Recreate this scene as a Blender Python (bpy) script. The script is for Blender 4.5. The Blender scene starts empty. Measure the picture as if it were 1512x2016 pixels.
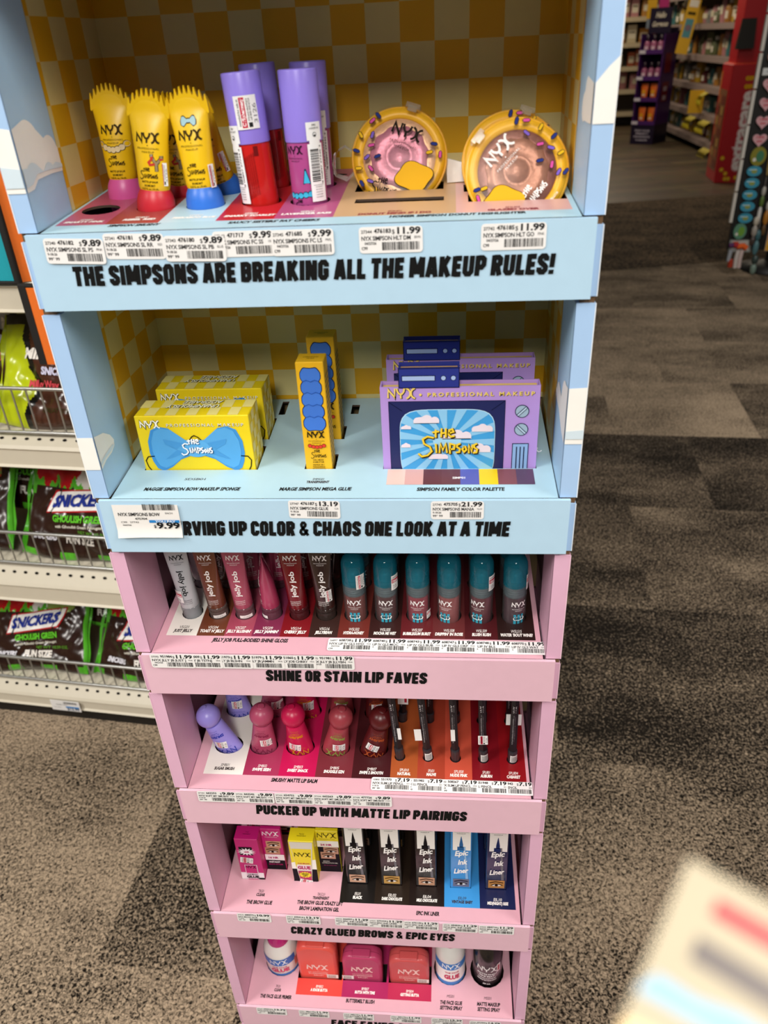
import bpy, math, random
from mathutils import Vector, Matrix
from mathutils.geometry import tessellate_polygon

random.seed(7)
scene = bpy.context.scene
COL = scene.collection
PI = math.pi
R = math.radians

# ------------------------------------------------------------------ camera
cam_data = bpy.data.cameras.new('camera')
cam = bpy.data.objects.new('camera', cam_data)
COL.objects.link(cam)
cam.location = (0.0921, -0.4963, 1.3243)
cam.rotation_euler = (Matrix.Rotation(R(5.818), 3, 'Z') @ Matrix.Rotation(R(58.427), 3, 'X') @ Matrix.Rotation(R(-3.034), 3, 'Z')).to_euler()
cam_data.sensor_fit = 'VERTICAL'
cam_data.sensor_height = 36.0
cam_data.sensor_width = 27.0
cam_data.lens = 1515.5 / 2016 * 36.0
cam_data.clip_start = 0.02
cam_data.dof.use_dof = True
cam_data.dof.focus_distance = 0.74
cam_data.dof.aperture_fstop = 8.5
scene.camera = cam

# ------------------------------------------------------------------ light
world = bpy.data.worlds.new('world')
scene.world = world
world.use_nodes = True
wb = world.node_tree.nodes['Background']
wb.inputs[0].default_value = (1.0, 0.97, 0.92, 1)
wb.inputs[1].default_value = 0.06
scene.view_settings.view_transform = 'Standard'
scene.view_settings.look = 'None'
scene.view_settings.exposure = 0.0
scene.view_settings.gamma = 1.0
scene.view_settings.use_curve_mapping = False


def ceiling_lamp(x, y, power, sx=0.6, sy=1.2, z=2.75, col=(1.0, 0.965, 0.91)):
    d = bpy.data.lights.new('ceiling_troffer', 'AREA')
    d.shape = 'RECTANGLE'
    d.size, d.size_y, d.energy, d.color = sx, sy, power, col
    o = bpy.data.objects.new('ceiling_troffer', d)
    o.location = (x, y, z)
    COL.objects.link(o)


WARM = (1.0, 0.86, 0.66)
ceiling_lamp(0.0, -0.95, 14)
ceiling_lamp(-1.9, -1.1, 92)
ceiling_lamp(1.9, -1.1, 54)
ceiling_lamp(0.0, -2.3, 74)
ceiling_lamp(1.7, 2.2, 30)
ceiling_lamp(2.0, 6.4, 11, col=WARM)
ceiling_lamp(1.6, 9.0, 44, col=WARM)
ceiling_lamp(1.8, 11.8, 36, col=WARM)
for _m in ('max_bounces', 'diffuse_bounces'):
    setattr(scene.cycles, _m, 6 if _m == 'max_bounces' else 3)
scene.cycles.transparent_max_bounces = 12
scene.cycles.caustics_refractive = False
scene.cycles.caustics_reflective = False
scene.cycles.sample_clamp_indirect = 3.0


# ------------------------------------------------------------------ colours and materials
def lin(h):
    h = h.lstrip('#')
    out = []
    for i in (0, 2, 4):
        c = int(h[i:i + 2], 16) / 255
        out.append(c / 12.92 if c <= 0.04045 else ((c + 0.055) / 1.055) ** 2.4)
    return (out[0], out[1], out[2], 1.0)


_M = {}


def mat(h, rough=0.5, metal=0.0, coat=0.0, var=0.05, bump=0.0, scale=60.0, spec=0.5, sheen=0.0):
    """printed paper, plastic or metal: one colour with a faint procedural mottling"""
    key = (h, rough, metal, coat, var, bump, scale, spec)
    if key in _M:
        return _M[key]
    m = bpy.data.materials.new('surface_' + h.strip('#'))
    m.use_nodes = True
    nt = m.node_tree
    b = nt.nodes['Principled BSDF']
    b.inputs['Roughness'].default_value = rough
    b.inputs['Metallic'].default_value = metal
    b.inputs['Coat Weight'].default_value = coat
    b.inputs['Coat Roughness'].default_value = 0.08
    b.inputs['Specular IOR Level'].default_value = spec
    c = lin(h)
    tc = nt.nodes.new('ShaderNodeTexCoord')
    nz = nt.nodes.new('ShaderNodeTexNoise')
    nz.inputs['Scale'].default_value = scale
    nz.inputs['Detail'].default_value = 2.0
    nt.links.new(tc.outputs['Object'], nz.inputs['Vector'])
    mx = nt.nodes.new('ShaderNodeMix')
    mx.data_type = 'RGBA'
    mx.inputs['A'].default_value = tuple(x * (1 - var) for x in c[:3]) + (1,)
    mx.inputs['B'].default_value = tuple(min(1, x * (1 + var)) for x in c[:3]) + (1,)
    nt.links.new(nz.outputs['Fac'], mx.inputs['Factor'])
    nt.links.new(mx.outputs['Result'], b.inputs['Base Color'])
    if bump:
        bp = nt.nodes.new('ShaderNodeBump')
        bp.inputs['Strength'].default_value = bump
        bp.inputs['Distance'].default_value = 0.001
        nt.links.new(nz.outputs['Fac'], bp.inputs['Height'])
        nt.links.new(bp.outputs['Normal'], b.inputs['Normal'])
    _M[key] = m
    return m


def film(h, clear=0.8, gloss=0.05, tint=None, shine=0.4, base=0.03):
    """thin clear plastic: tinted see-through with a glossy reflection"""
    key = ('film', h, clear, gloss, tint, shine, base)
    if key in _M:
        return _M[key]
    m = bpy.data.materials.new('clear_plastic_' + h.strip('#'))
    m.use_nodes = True
    nt = m.node_tree
    nt.nodes.clear()
    out = nt.nodes.new('ShaderNodeOutputMaterial')
    tr = nt.nodes.new('ShaderNodeBsdfTransparent')
    tr.inputs[0].default_value = lin(tint or h)
    df = nt.nodes.new('ShaderNodeBsdfDiffuse')
    df.inputs[0].default_value = lin(h)
    gl = nt.nodes.new('ShaderNodeBsdfGlossy')
    gl.inputs['Roughness'].default_value = gloss
    lw = nt.nodes.new('ShaderNodeLayerWeight')
    lw.inputs['Blend'].default_value = 0.25
    a = nt.nodes.new('ShaderNodeMixShader')
    a.inputs[0].default_value = 1 - clear
    b = nt.nodes.new('ShaderNodeMixShader')
    nt.links.new(tr.outputs[0], a.inputs[1])
    nt.links.new(df.outputs[0], a.inputs[2])
    mt = nt.nodes.new('ShaderNodeMath')
    mt.operation = 'MULTIPLY_ADD'
    mt.inputs[1].default_value = shine
    mt.inputs[2].default_value = base
    pw = nt.nodes.new('ShaderNodeMath')
    pw.operation = 'POWER'
    pw.inputs[1].default_value = 2.5
    nt.links.new(lw.outputs['Facing'], pw.inputs[0])
    nt.links.new(pw.outputs[0], mt.inputs[0])
    nt.links.new(mt.outputs[0], b.inputs[0])
    nt.links.new(a.outputs[0], b.inputs[1])
    nt.links.new(gl.outputs[0], b.inputs[2])
    nt.links.new(b.outputs[0], out.inputs[0])
    _M[key] = m
    return m


def paper(h):
    return mat(h, 0.42, var=0.03, scale=90, coat=0.0, spec=0.45)


def ink(h):
    return mat(h, 0.65, var=0.0, spec=0.12)


def plastic(h, rough=0.35):
    return mat(h, rough, var=0.02, spec=0.5)


def wrap_film(h):
    return mat(h, 0.22, var=0.1, bump=0.6, scale=35, spec=0.6)


# ------------------------------------------------------------------ glyphs of the built-in font, measured once
_G = {}


def glyph(ch, bold):
    key = (ch, bold)
    if key in _G:
        return _G[key]

    def mesh_of(s):
        cu = bpy.data.curves.new('t', 'FONT')
        cu.body = s
        cu.size = 1.0
        cu.offset = bold
        cu.resolution_u = 2
        cu.fill_mode = 'FRONT'
        o = bpy.data.objects.new('t', cu)
        COL.objects.link(o)
        dg = bpy.context.evaluated_depsgraph_get()
        me = o.evaluated_get(dg).to_mesh()
        vs = [(v.co.x, v.co.y) for v in me.vertices]
        fs = [tuple(p.vertices) for p in me.polygons]
        o.evaluated_get(dg).to_mesh_clear()
        bpy.data.objects.remove(o)
        bpy.data.curves.remove(cu)
        return vs, fs
    if '|' not in _G:
        _G['|'] = max(v[0] for v in mesh_of('|')[0])
        _G[('H', 'cap', 0)] = 1
    adv = max(v[0] for v in mesh_of(ch + '|')[0]) - _G['|']
    vs, fs = mesh_of(ch) if ch != ' ' else ([], [])
    _G[key] = (vs, fs, adv)
    return _G[key]


def flat(o, ux=(1, 0, 0), uy=(0, 0, 1)):
    o, ux, uy = Vector(o), Vector(ux), Vector(uy)
    return lambda x, y: o + ux * x + uy * y


def rot2(P, cx, cy, a):
    c, s = math.cos(a), math.sin(a)
    return lambda x, y: P(cx + x * c - y * s, cy + x * s + y * c)


def round_front(r, off=0.0002, ang=0.0, cx=0.0, cy=0.0):
    """wrap (arc length, height) round a vertical cylinder, 0 = the side facing -Y"""
    return lambda x, y: Vector((cx + (r + off) * math.sin(ang + x / r), cy - (r + off) * math.cos(ang + x / r), y))


class MB:
    def __init__(self):
        self.v, self.f, self.m, self.s, self.mats, self.ix = [], [], [], [], [], {}

    def mi(self, m):
        if isinstance(m, str):
            m = ink(m)
        if m.name not in self.ix:
            self.ix[m.name] = len(self.mats)
            self.mats.append(m)
        return self.ix[m.name]

    def add(self, verts, faces, m, smooth=False):
        b, k = len(self.v), self.mi(m)
        self.v.extend(Vector(p) for p in verts)
        for f in faces:
            self.f.append(tuple(i + b for i in f))
            self.m.append(k)
            self.s.append(smooth)

    def box(self, a, b, m, bevel=0.0):
        x0, y0, z0 = a
        x1, y1, z1 = b
        if bevel:
            e = bevel
            rings = []
            for z, i in ((z0, e), (z0 + e, 0), (z1 - e, 0), (z1, e)):
                rings.append([(x0 + e, y0 + i, z), (x1 - e, y0 + i, z), (x1 - i, y0 + e, z), (x1 - i, y1 - e, z),
                              (x1 - e, y1 - i, z), (x0 + e, y1 - i, z), (x0 + i, y1 - e, z), (x0 + i, y0 + e, z)])
            self.loft(rings, m, smooth=False)
            return
        self.add([(x0, y0, z0), (x1, y0, z0), (x1, y1, z0), (x0, y1, z0), (x0, y0, z1), (x1, y0, z1), (x1, y1, z1), (x0, y1, z1)],
                 [(0, 3, 2, 1), (4, 5, 6, 7), (0, 1, 5, 4), (1, 2, 6, 5), (2, 3, 7, 6), (3, 0, 4, 7)], m)

    def loft(self, rings, m, smooth=True, cap=True, closed=True):
        n = len(rings[0])
        vs = [p for r in rings for p in r]
        fs = []
        for i in range(len(rings) - 1):
            for j in range(n if closed else n - 1):
                k = (j + 1) % n
                fs.append((i * n + j, i * n + k, (i + 1) * n + k, (i + 1) * n + j))
        self.add(vs, fs, m, smooth)
        if cap:
            self.add(rings[0], [tuple(range(n))[::-1]], m)
            self.add(rings[-1], [tuple(range(n))], m)

    def lathe(self, prof, m, seg=28, c=(0, 0), smooth=True, cap=True, sy=1.0):
        rings = [[(c[0] + r * math.cos(2 * PI * j / seg), c[1] + sy * r * math.sin(2 * PI * j / seg), z) for j in range(seg)] for r, z in prof]
        self.loft(rings, m, smooth, cap)

    def tube(self, pts, r, m, seg=8, cap=True):
        pts = [Vector(p) for p in pts]
        rings = []
        for i, p in enumerate(pts):
            d = (pts[min(i + 1, len(pts) - 1)] - pts[max(i - 1, 0)]).normalized()
            u = d.orthogonal().normalized() if abs(d.z) > 0.9 else d.cross(Vector((0, 0, 1))).normalized()
            w = d.cross(u)
            rings.append([p + r * (u * math.cos(2 * PI * j / seg) + w * math.sin(2 * PI * j / seg)) for j in range(seg)])
        self.loft(rings, m, True, cap)

    def rect(self, x0, y0, x1, y1, P, m, nx=1, ny=1):
        vs = [P(x0 + (x1 - x0) * i / nx, y0 + (y1 - y0) * j / ny) for j in range(ny + 1) for i in range(nx + 1)]
        fs = [(j * (nx + 1) + i, j * (nx + 1) + i + 1, (j + 1) * (nx + 1) + i + 1, (j + 1) * (nx + 1) + i) for j in range(ny) for i in range(nx)]
        self.add(vs, fs, m, nx > 1)

    def poly(self, pts, P, m, holes=()):
        loops = [[Vector((x, y, 0)) for x, y in pts]] + [[Vector((x, y, 0)) for x, y in h] for h in holes]
        fl = [p for l in loops for p in l]
        tris = tessellate_polygon(loops)
        fs = []
        for t in tris:
            a, b, c = (fl[i] for i in t)
            cr = (b.x - a.x) * (c.y - a.y) - (b.y - a.y) * (c.x - a.x)
            if abs(cr) > 1e-14:
                fs.append(tuple(t) if cr > 0 else (t[0], t[2], t[1]))
        self.add([P(p.x, p.y) for p in fl], fs, m)

    def disc(self, cx, cy, rx, P, m, ry=None, n=20):
        ry = ry or rx
        self.poly([(cx + rx * math.cos(2 * PI * i / n), cy + ry * math.sin(2 * PI * i / n)) for i in range(n)], P, m)

    def stroke(self, pts, w, P, m):
        """a flat band of width w along a polyline, mitred; a repeated first point closes it"""
        n = len(pts)
        loop = n > 3 and pts[0] == pts[-1]
        L, Rr = [], []
        for i in range(n):
            p = pts[i]
            a = pts[i - 1] if i else (pts[-2] if loop else None)
            b = pts[i + 1] if i < n - 1 else (pts[1] if loop else None)
            ds = []
            for q, r in ((a, p), (p, b)):
                if q and r:
                    d = math.hypot(r[0] - q[0], r[1] - q[1]) or 1e-9
                    ds.append(((r[0] - q[0]) / d, (r[1] - q[1]) / d))
            tx, ty = sum(d[0] for d in ds), sum(d[1] for d in ds)
            t = math.hypot(tx, ty) or 1e-9
            nx, ny = -ty / t, tx / t
            k = w / 2 / max(0.5, abs(nx * -ds[0][1] + ny * ds[0][0]))
            L.append(P(p[0] + nx * k, p[1] + ny * k))
            Rr.append(P(p[0] - nx * k, p[1] - ny * k))
        self.add(L + Rr, [(n + i, n + i + 1, i + 1, i) for i in range(n - 1)], m)

    def text(self, s, P, x, y, h, m, al='c', width=None, bold=0.0, shear=0.0, track=0.0, up=False):
        """one line of lettering; h = cap height; width = fit to this width"""
        gl = [glyph(c, bold) for c in s]
        hv = [q[1] for q in glyph('H', bold)[0]]
        k = h / (max(hv) - min(hv))
        y0 = min(hv)
        tot = sum(g[2] + track for g in gl) - track
        sx = width / tot if width else k
        cur = -tot / 2 if al == 'c' else (0 if al == 'l' else -tot)
        for g in gl:
            vs, fs, adv = g
            if vs:
                q = []
                for a, b in vs:
                    px, py = (cur + a) * sx + shear * (b - y0) * k, (b - y0) * k
                    q.append(P(x - py, y + px) if up else P(x + px, y + py))
                self.add(q, fs, m)
            cur += adv + track

    def headline(self, s, P, x0, y, h, width, m, wt=0.262, shear=0.09):
        """heavy condensed capitals; x0 = left end, y = baseline"""
        adv = [0.22 if c == ' ' else BLOCK[c][0] + 0.075 for c in s]
        k = width / (sum(adv) - 0.075)
        cur = 0.0
        for c, a in zip(s, adv):
            if c != ' ':
                for j, st in enumerate(BLOCK[c][1]):
                    Q = (lambda cc: lambda u, v, o=Vector((0, -.00004 * j, 0)): P(x0 + (cc + u) * k + shear * v * h, y + v * h) + o)(cur)
                    self.stroke(st, wt * (.72 if c == '&' else 1), Q, m)
            cur += a

    def lines(self, strokes, P, x, y, k, w, m, ky=None):
        for j, st in enumerate(strokes):
            a, b = x + st[0][0] * k, y + st[0][1] * (ky or k)
            p = P(a, b)
            n = (P(a + .0003, b) - p).cross(P(a, b + .0003) - p)
            o = n.normalized() * (.00002 * j) if n.length > 1e-12 else n
            self.stroke([(x + u * k, y + v * (ky or k)) for u, v in st], w, lambda u, v, o=o: P(u, v) + o, m)

    def bars(self, x0, y0, x1, y1, P, m='#151515', seed=1, n=26):
        rr = random.Random(seed)
        x = x0
        u = (x1 - x0) / (n * 1.9)
        while x < x1 - u:
            w = u * rr.choice((0.5, 0.5, 1.0, 1.5))
            self.rect(x, y0, min(x + w, x1), y1, P, m)
            x += w + u * rr.choice((0.5, 0.6, 1.0, 1.3))

    def build(self, name, parent=None, loc=None, rot=None):
        me = bpy.data.meshes.new(name)
        me.from_pydata([tuple(p) for p in self.v], [], self.f)
        for m in self.mats:
            me.materials.append(m)
        me.polygons.foreach_set('material_index', self.m)
        me.polygons.foreach_set('use_smooth', self.s)
        me.update()
        o = bpy.data.objects.new(name, me)
        COL.objects.link(o)
        if parent:
            o.parent = parent
        if loc:
            o.location = loc
        if rot:
            o.rotation_euler = rot
        return o


_a, _b, _c, _d = .115, .435, .115, .885
_O = [(_a, .22), (_a, .78), (.2, _d), (.35, _d), (_b, .78), (_b, .22), (.35, _c), (.2, _c), (_a, .22)]
_V = lambda x: [(x, 0), (x, 1)]
BLOCK = {
    'A': (.62, [[(.1, 0), (.27, 1)], [(.52, 0), (.35, 1)], [(.16, .27), (.46, .27)]]),
    'B': (.55, [_V(_a), [(_a, _d), (.35, _d), (_b, .82), (_b, .62), (.35, .53), (_a, .53)], [(.35, .53), (_b, .45), (_b, .2), (.35, _c), (_a, _c)]]),
    'C': (.55, [[(_b, .64), (_b, .78), (.35, _d), (.2, _d), (_a, .78), (_a, .22), (.2, _c), (.35, _c), (_b, .22), (_b, .36)]]),
    'D': (.55, [_V(_a), [(_a, _d), (.34, _d), (_b, .78), (_b, .22), (.34, _c), (_a, _c)]]),
    'E': (.48, [_V(_a), [(_a, _d), (.47, _d)], [(_a, .5), (.43, .5)], [(_a, _c), (.47, _c)]]),
    'F': (.46, [_V(_a), [(_a, _d), (.46, _d)], [(_a, .48), (.42, .48)]]),
    'G': (.56, [[(_b, .66), (_b, .78), (.35, _d), (.2, _d), (_a, .78), (_a, .22), (.2, _c), (.35, _c), (_b, .22), (_b, .5)], [(.28, .46), (.55, .46)]]),
    'H': (.58, [_V(_a), _V(.465), [(_a, .5), (.465, .5)]]),
    'I': (.235, [_V(.1175)]),
    'K': (.6, [_V(_a), [(.17, .42), (.47, 1)], [(.24, .55), (.5, 0)]]),
    'L': (.45, [_V(_a), [(_a, _c), (.45, _c)]]),
    'M': (.78, [_V(_a), _V(.665), [(.15, 1), (.39, .18)], [(.63, 1), (.39, .18)]]),
    'N': (.6, [_V(_a), _V(.485), [(.14, .98), (.46, .02)]]),
    'O': (.55, [_O]),
    'P': (.54, [_V(_a), [(_a, _d), (.34, _d), (_b, .8), (_b, .54), (.34, .43), (_a, .43)]]),
    'R': (.56, [_V(_a), [(_a, _d), (.34, _d), (_b, .8), (_b, .58), (.34, .5), (_a, .5)], [(.3, .5), (.45, 0)]]),
    'S': (.55, [[(_b, .66), (_b, .79), (.35, _d), (.2, _d), (_a, .79), (_a, .65), (.18, .57), (.37, .43), (_b, .35), (_b, .21), (.35, _c), (.2, _c), (_a, .21), (_a, .34)]]),
    'T': (.52, [_V(.26), [(0, _d), (.52, _d)]]),
    'U': (.56, [[(_a, 1), (_a, .22), (.2, _c), (.36, _c), (.445, .22), (.445, 1)]]),
    'V': (.6, [[(.09, 1), (.27, 0)], [(.51, 1), (.33, 0)]]),
    'W': (.86, [[(.09, 1), (.22, 0)], [(.43, .9), (.25, 0)], [(.43, .9), (.61, 0)], [(.77, 1), (.64, 0)]]),
    'X': (.6, [[(.1, 0), (.5, 1)], [(.5, 0), (.1, 1)]]),
    'Y': (.58, [[(.09, 1), (.29, .45)], [(.49, 1), (.29, .45)], [(.29, .5), (.29, 0)]]),
    'Z': (.5, [[(0, _d), (.48, _d)], [(.4, .86), (.1, .14)], [(.02, _c), (.5, _c)]]),
    '!': (.25, [[(.125, 1), (.125, .33)], [(.125, .21), (.125, 0)]]),
    '&': (.66, [[(.60, .02), (.17, .66), (.15, .78), (.22, .90), (.33, .90), (.41, .80), (.40, .68), (.13, .38), (.10, .24), (.19, .10), (.34, .10), (.46, .22), (.55, .45)]]),
}
NYX = [[(0.0, 0.02), (0.02, 0.36), (0.05, 0.3), (0.24, 0.06), (0.25, 0.02), (0.26, 0.4)],
       [(0.33, 0.4), (0.35, 0.28), (0.41, 0.19), (0.47, 0.17), (0.53, 0.19), (0.59, 0.28), (0.61, 0.4)], [(0.47, 0.18), (0.47, 0.0)],
       [(0.67, 0.4), (0.75, 0.36), (0.81, 0.28), (0.82, 0.2), (0.81, 0.12), (0.75, 0.04), (0.68, 0.0)],
       [(1.0, 0.4), (0.92, 0.36), (0.86, 0.28), (0.85, 0.2), (0.86, 0.12), (0.92, 0.04), (1.0, 0.0)]]
NAME = [[(.30, .58), (.30, .40)], [(.24, .52), (.36, .54)], [(.40, .61), (.39, .41)], [(.47, .61), (.47, .41)], [(.39, .50), (.47, .51)],
        [(.52, .50), (.60, .53), (.58, .59), (.53, .57), (.52, .47), (.56, .42), (.62, .44)],
        [(.27, .40), (.16, .43), (.08, .37), (.10, .27), (.20, .20), (.23, .10), (.16, .01), (.06, -.02), (.0, .05)],
        [(.30, .27), (.31, .06)], [(.36, .06), (.38, .27), (.42, .12), (.47, .27), (.49, .06)],
        [(.54, .04), (.54, .27), (.62, .24), (.61, .15), (.54, .14)], [(.72, .27), (.66, .24), (.66, .19), (.71, .15), (.70, .08), (.64, .07)],
        [(.78, .20), (.75, .14), (.78, .08), (.82, .13), (.80, .20), (.77, .20)], [(.86, .05), (.86, .24), (.91, .08), (.92, .25)],
        [(1.0, .27), (.95, .24), (.95, .18), (1.0, .14), (.99, .07), (.93, .06)]]


def logo(mb, P, x, y, w, m, wt=0.05, under=True, shade=None):
    """the makeup wordmark centred on x, with the two small lines below it; y = its top"""
    if shade:
        mb.lines(NYX, lambda a, b: P(a + w * .03, b - w * .03) + (P(a, b) - P(a, b)), x - w / 2, y - 0.4 * w, w, w * wt * 1.9, shade)
    mb.lines(NYX, P, x - w / 2, y - 0.4 * w, w, w * wt * 1.5, m)
    if under:
        mb.disc(x, y - 0.50 * w, w * 0.022, P, m, n=8)
        mb.text('PROFESSIONAL', P, x, y - 0.66 * w, w * 0.075, m, width=w * 0.98, track=0.12)
        mb.text('MAKEUP', P, x, y - 0.80 * w, w * 0.075, m, width=w * 0.55, track=0.12)


def tag(o, label, cat, group=None, kind=None):
    o['label'], o['category'] = label, cat
    if group:
        o['group'] = group
    if kind:
        o['kind'] = kind
    return o


def thing(name, label, cat, loc=(0, 0, 0), rz=0.0, group=None):
    o = bpy.data.objects.new(name, None)
    o.empty_display_size = 0.01
    COL.objects.link(o)
    o.location, o.rotation_euler = loc, (0, 0, rz)
    return tag(o, label, cat, group)


def structure(mb, name, loc=None, rot=None):
    o = mb.build(name, None, loc, rot)
    o['kind'] = 'structure'
    return o


def copy_tree(o, label=None, group=None, parent=None):
    c = o.copy()
    COL.objects.link(c)
    if parent:
        c.parent = parent
    if label:
        c['label'] = label
    if group:
        c['group'] = group
    for ch in list(o.children):
        copy_tree(ch, None, None, c)
    return c


def pose(o, x, y, z, lean=0.0, back=0.0, yaw=0.0, sink=0.0):
    """stand a thing with its base at height z; lean = to the right, back = away from the aisle (degrees)"""
    m = Matrix.Rotation(R(lean), 3, 'Y') @ Matrix.Rotation(-R(back), 3, 'X') @ Matrix.Rotation(R(yaw), 3, 'Z')
    o.rotation_euler = m.to_euler()
    o.location = (x - math.sin(R(lean)) * sink, y - math.sin(R(back)) * sink, z)
    return o
# ------------------------------------------------------------------ floor and far wall
def carpet(name, light, dark, pile, tiles=True):
    m = bpy.data.materials.new(name)
    m.use_nodes = True
    nt = m.node_tree
    N = lambda t, **k: nt.nodes.new(t)
    L = nt.links.new
    b = nt.nodes['Principled BSDF']
    b.inputs['Roughness'].default_value = 0.95
    b.inputs['Specular IOR Level'].default_value = 0.15
    tc = N('ShaderNodeTexCoord')
    mp = N('ShaderNodeMapping')
    mp.inputs['Rotation'].default_value = (0, 0, R(4.5))
    mp.inputs['Location'].default_value = (-.80, -.14, 0)
    L(tc.outputs['Object'], mp.inputs['Vector'])
    # loop pile
    n1 = N('ShaderNodeTexNoise')
    n1.inputs['Scale'].default_value = pile
    n1.inputs['Detail'].default_value = 1.5
    n1.inputs['Roughness'].default_value = 0.6
    n1.inputs['Distortion'].default_value = 0.8
    L(mp.outputs[0], n1.inputs['Vector'])
    # broad worn patches, drawn out along the tiles
    mp2 = N('ShaderNodeMapping')
    mp2.inputs['Scale'].default_value = (1.2, 2.4, 1)
    va = N('ShaderNodeVectorMath')
    va.operation = 'MULTIPLY_ADD'
    va.inputs[1].default_value = (9, 5, 0)
    L(mp.outputs[0], va.inputs[2])
    L(va.outputs[0], mp2.inputs['Vector'])
    n2 = N('ShaderNodeTexNoise')
    n2.inputs['Scale'].default_value = 1.5
    n2.inputs['Detail'].default_value = 5.0
    n2.inputs['Roughness'].default_value = 0.62
    L(mp2.outputs[0], n2.inputs['Vector'])
    # tiles: every one with its own tone
    bk = N('ShaderNodeTexBrick')
    bk.inputs['Scale'].default_value = 1.0
    bk.inputs['Brick Width'].default_value = 0.53
    bk.inputs['Row Height'].default_value = 0.53
    bk.inputs['Mortar Size'].default_value = 0.0
    bk.inputs['Color1'].default_value = (0, 0, 0, 1)
    bk.inputs['Color2'].default_value = (1, 1, 1, 1)
    bk.offset = 0.5
    L(mp.outputs[0], bk.inputs['Vector'])
    L(bk.outputs['Color'], va.inputs[0])

    def math_(op, a, bb=None):
        q = N('ShaderNodeMath')
        q.operation = op
        for i, v in enumerate((a, bb)):
            if v is None:
                continue
            if isinstance(v, (int, float)):
                q.inputs[i].default_value = v
            else:
                L(v, q.inputs[i])
        return q.outputs[0]
    v = math_('ADD', math_('MULTIPLY', math_('SUBTRACT', n1.outputs['Fac'], 0.5), 2.7), 0.40)
    p = math_('ADD', v, math_('MULTIPLY', math_('SUBTRACT', n2.outputs['Fac'], 0.5), 1.5))
    if tiles:
        p = math_('ADD', p, math_('MULTIPLY', math_('SUBTRACT', bk.outputs['Color'], 0.5), 0.26))
        # three rows of a darker dye lot across the aisle
        sp = N('ShaderNodeSeparateXYZ')
        L(mp.outputs[0], sp.inputs[0])
        lot = math_('MULTIPLY', math_('GREATER_THAN', sp.outputs[1], 0.53), math_('LESS_THAN', sp.outputs[1], 2.12))
        lot = math_('MULTIPLY', lot, math_('GREATER_THAN', sp.outputs[0], -0.62))
        p = math_('SUBTRACT', p, math_('MULTIPLY', lot, 0.24))
    cr = N('ShaderNodeValToRGB')
    cr.color_ramp.elements[0].position = 0.05
    cr.color_ramp.elements[0].color = lin(dark)
    cr.color_ramp.elements[1].position = 0.95
    cr.color_ramp.elements[1].color = lin(light)
    L(p, cr.inputs[0])
    L(cr.outputs[0], b.inputs['Base Color'])
    bp = N('ShaderNodeBump')
    bp.inputs['Strength'].default_value = 0.7
    bp.inputs['Distance'].default_value = 0.004
    L(n1.outputs['Fac'], bp.inputs['Height'])
    L(bp.outputs[0], b.inputs['Normal'])
    return m


def planks():
    m = bpy.data.materials.new('wood_planks')
    m.use_nodes = True
    nt = m.node_tree
    N, L = nt.nodes.new, nt.links.new
    b = nt.nodes['Principled BSDF']
    b.inputs['Roughness'].default_value = 0.45
    tc = N('ShaderNodeTexCoord')
    mp = N('ShaderNodeMapping')
    mp.inputs['Rotation'].default_value = (0, 0, R(-11))
    L(tc.outputs['Object'], mp.inputs['Vector'])
    bk = N('ShaderNodeTexBrick')
    bk.inputs['Brick Width'].default_value = 1.2
    bk.inputs['Row Height'].default_value = 0.18
    bk.inputs['Scale'].default_value = 1.0
    bk.inputs['Mortar Size'].default_value = 0.004
    bk.inputs['Color1'].default_value = lin('#4a3d2c')
    bk.inputs['Color2'].default_value = lin('#66563f')
    bk.inputs['Mortar'].default_value = lin('#2a2218')
    L(mp.outputs[0], bk.inputs['Vector'])
    n = N('ShaderNodeTexNoise')
    n.inputs['Scale'].default_value = 6
    n.inputs['Detail'].default_value = 5
    mx = N('ShaderNodeMix')
    mx.data_type = 'RGBA'
    mx.blend_type = 'MULTIPLY'
    mx.inputs['Factor'].default_value = 0.5
    L(bk.outputs['Color'], mx.inputs['A'])
    L(n.outputs['Color'], mx.inputs['B'])
    L(mp.outputs[0], n.inputs['Vector'])
    L(mx.outputs['Result'], b.inputs['Base Color'])
    return m


G = flat((0, 0, 0), (1, 0, 0), (0, 1, 0))
# lines where the floor coverings meet (they run a little askew)
fa = lambda x: 4.566 + (x - 1.035) * .194
fb = lambda x: 6.82 + (x - 1.483) * .195
mb = MB()
mb.poly([(-4, -4), (7, -4), (7, fa(7)), (-4, fa(-4))], G, carpet('loop_carpet', '#b7a187', '#17120d', 205))
structure(mb, 'floor')
mb = MB()
mb.poly([(-4, fa(-4)), (7, fa(7)), (7, fb(7)), (-4, fb(-4))], G, carpet('dark_walk_off_carpet', '#6e5c48', '#15110c', 60, False))
structure(mb, 'floor_runner')
mb = MB()
mb.poly([(-4, fb(-4)), (7, fb(7)), (7, 17), (-4, 17)], G, planks())
structure(mb, 'floor_wood')
mb = MB()
mb.box((-4, 16, 0), (7, 16.1, 3.2), mat('#6b5c48', .7))
structure(mb, 'wall_back')
mb = MB()
mb.box((6.9, -4, 0), (7, 16, 3.2), mat('#6b5c48', .7))
structure(mb, 'wall_right')
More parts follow.
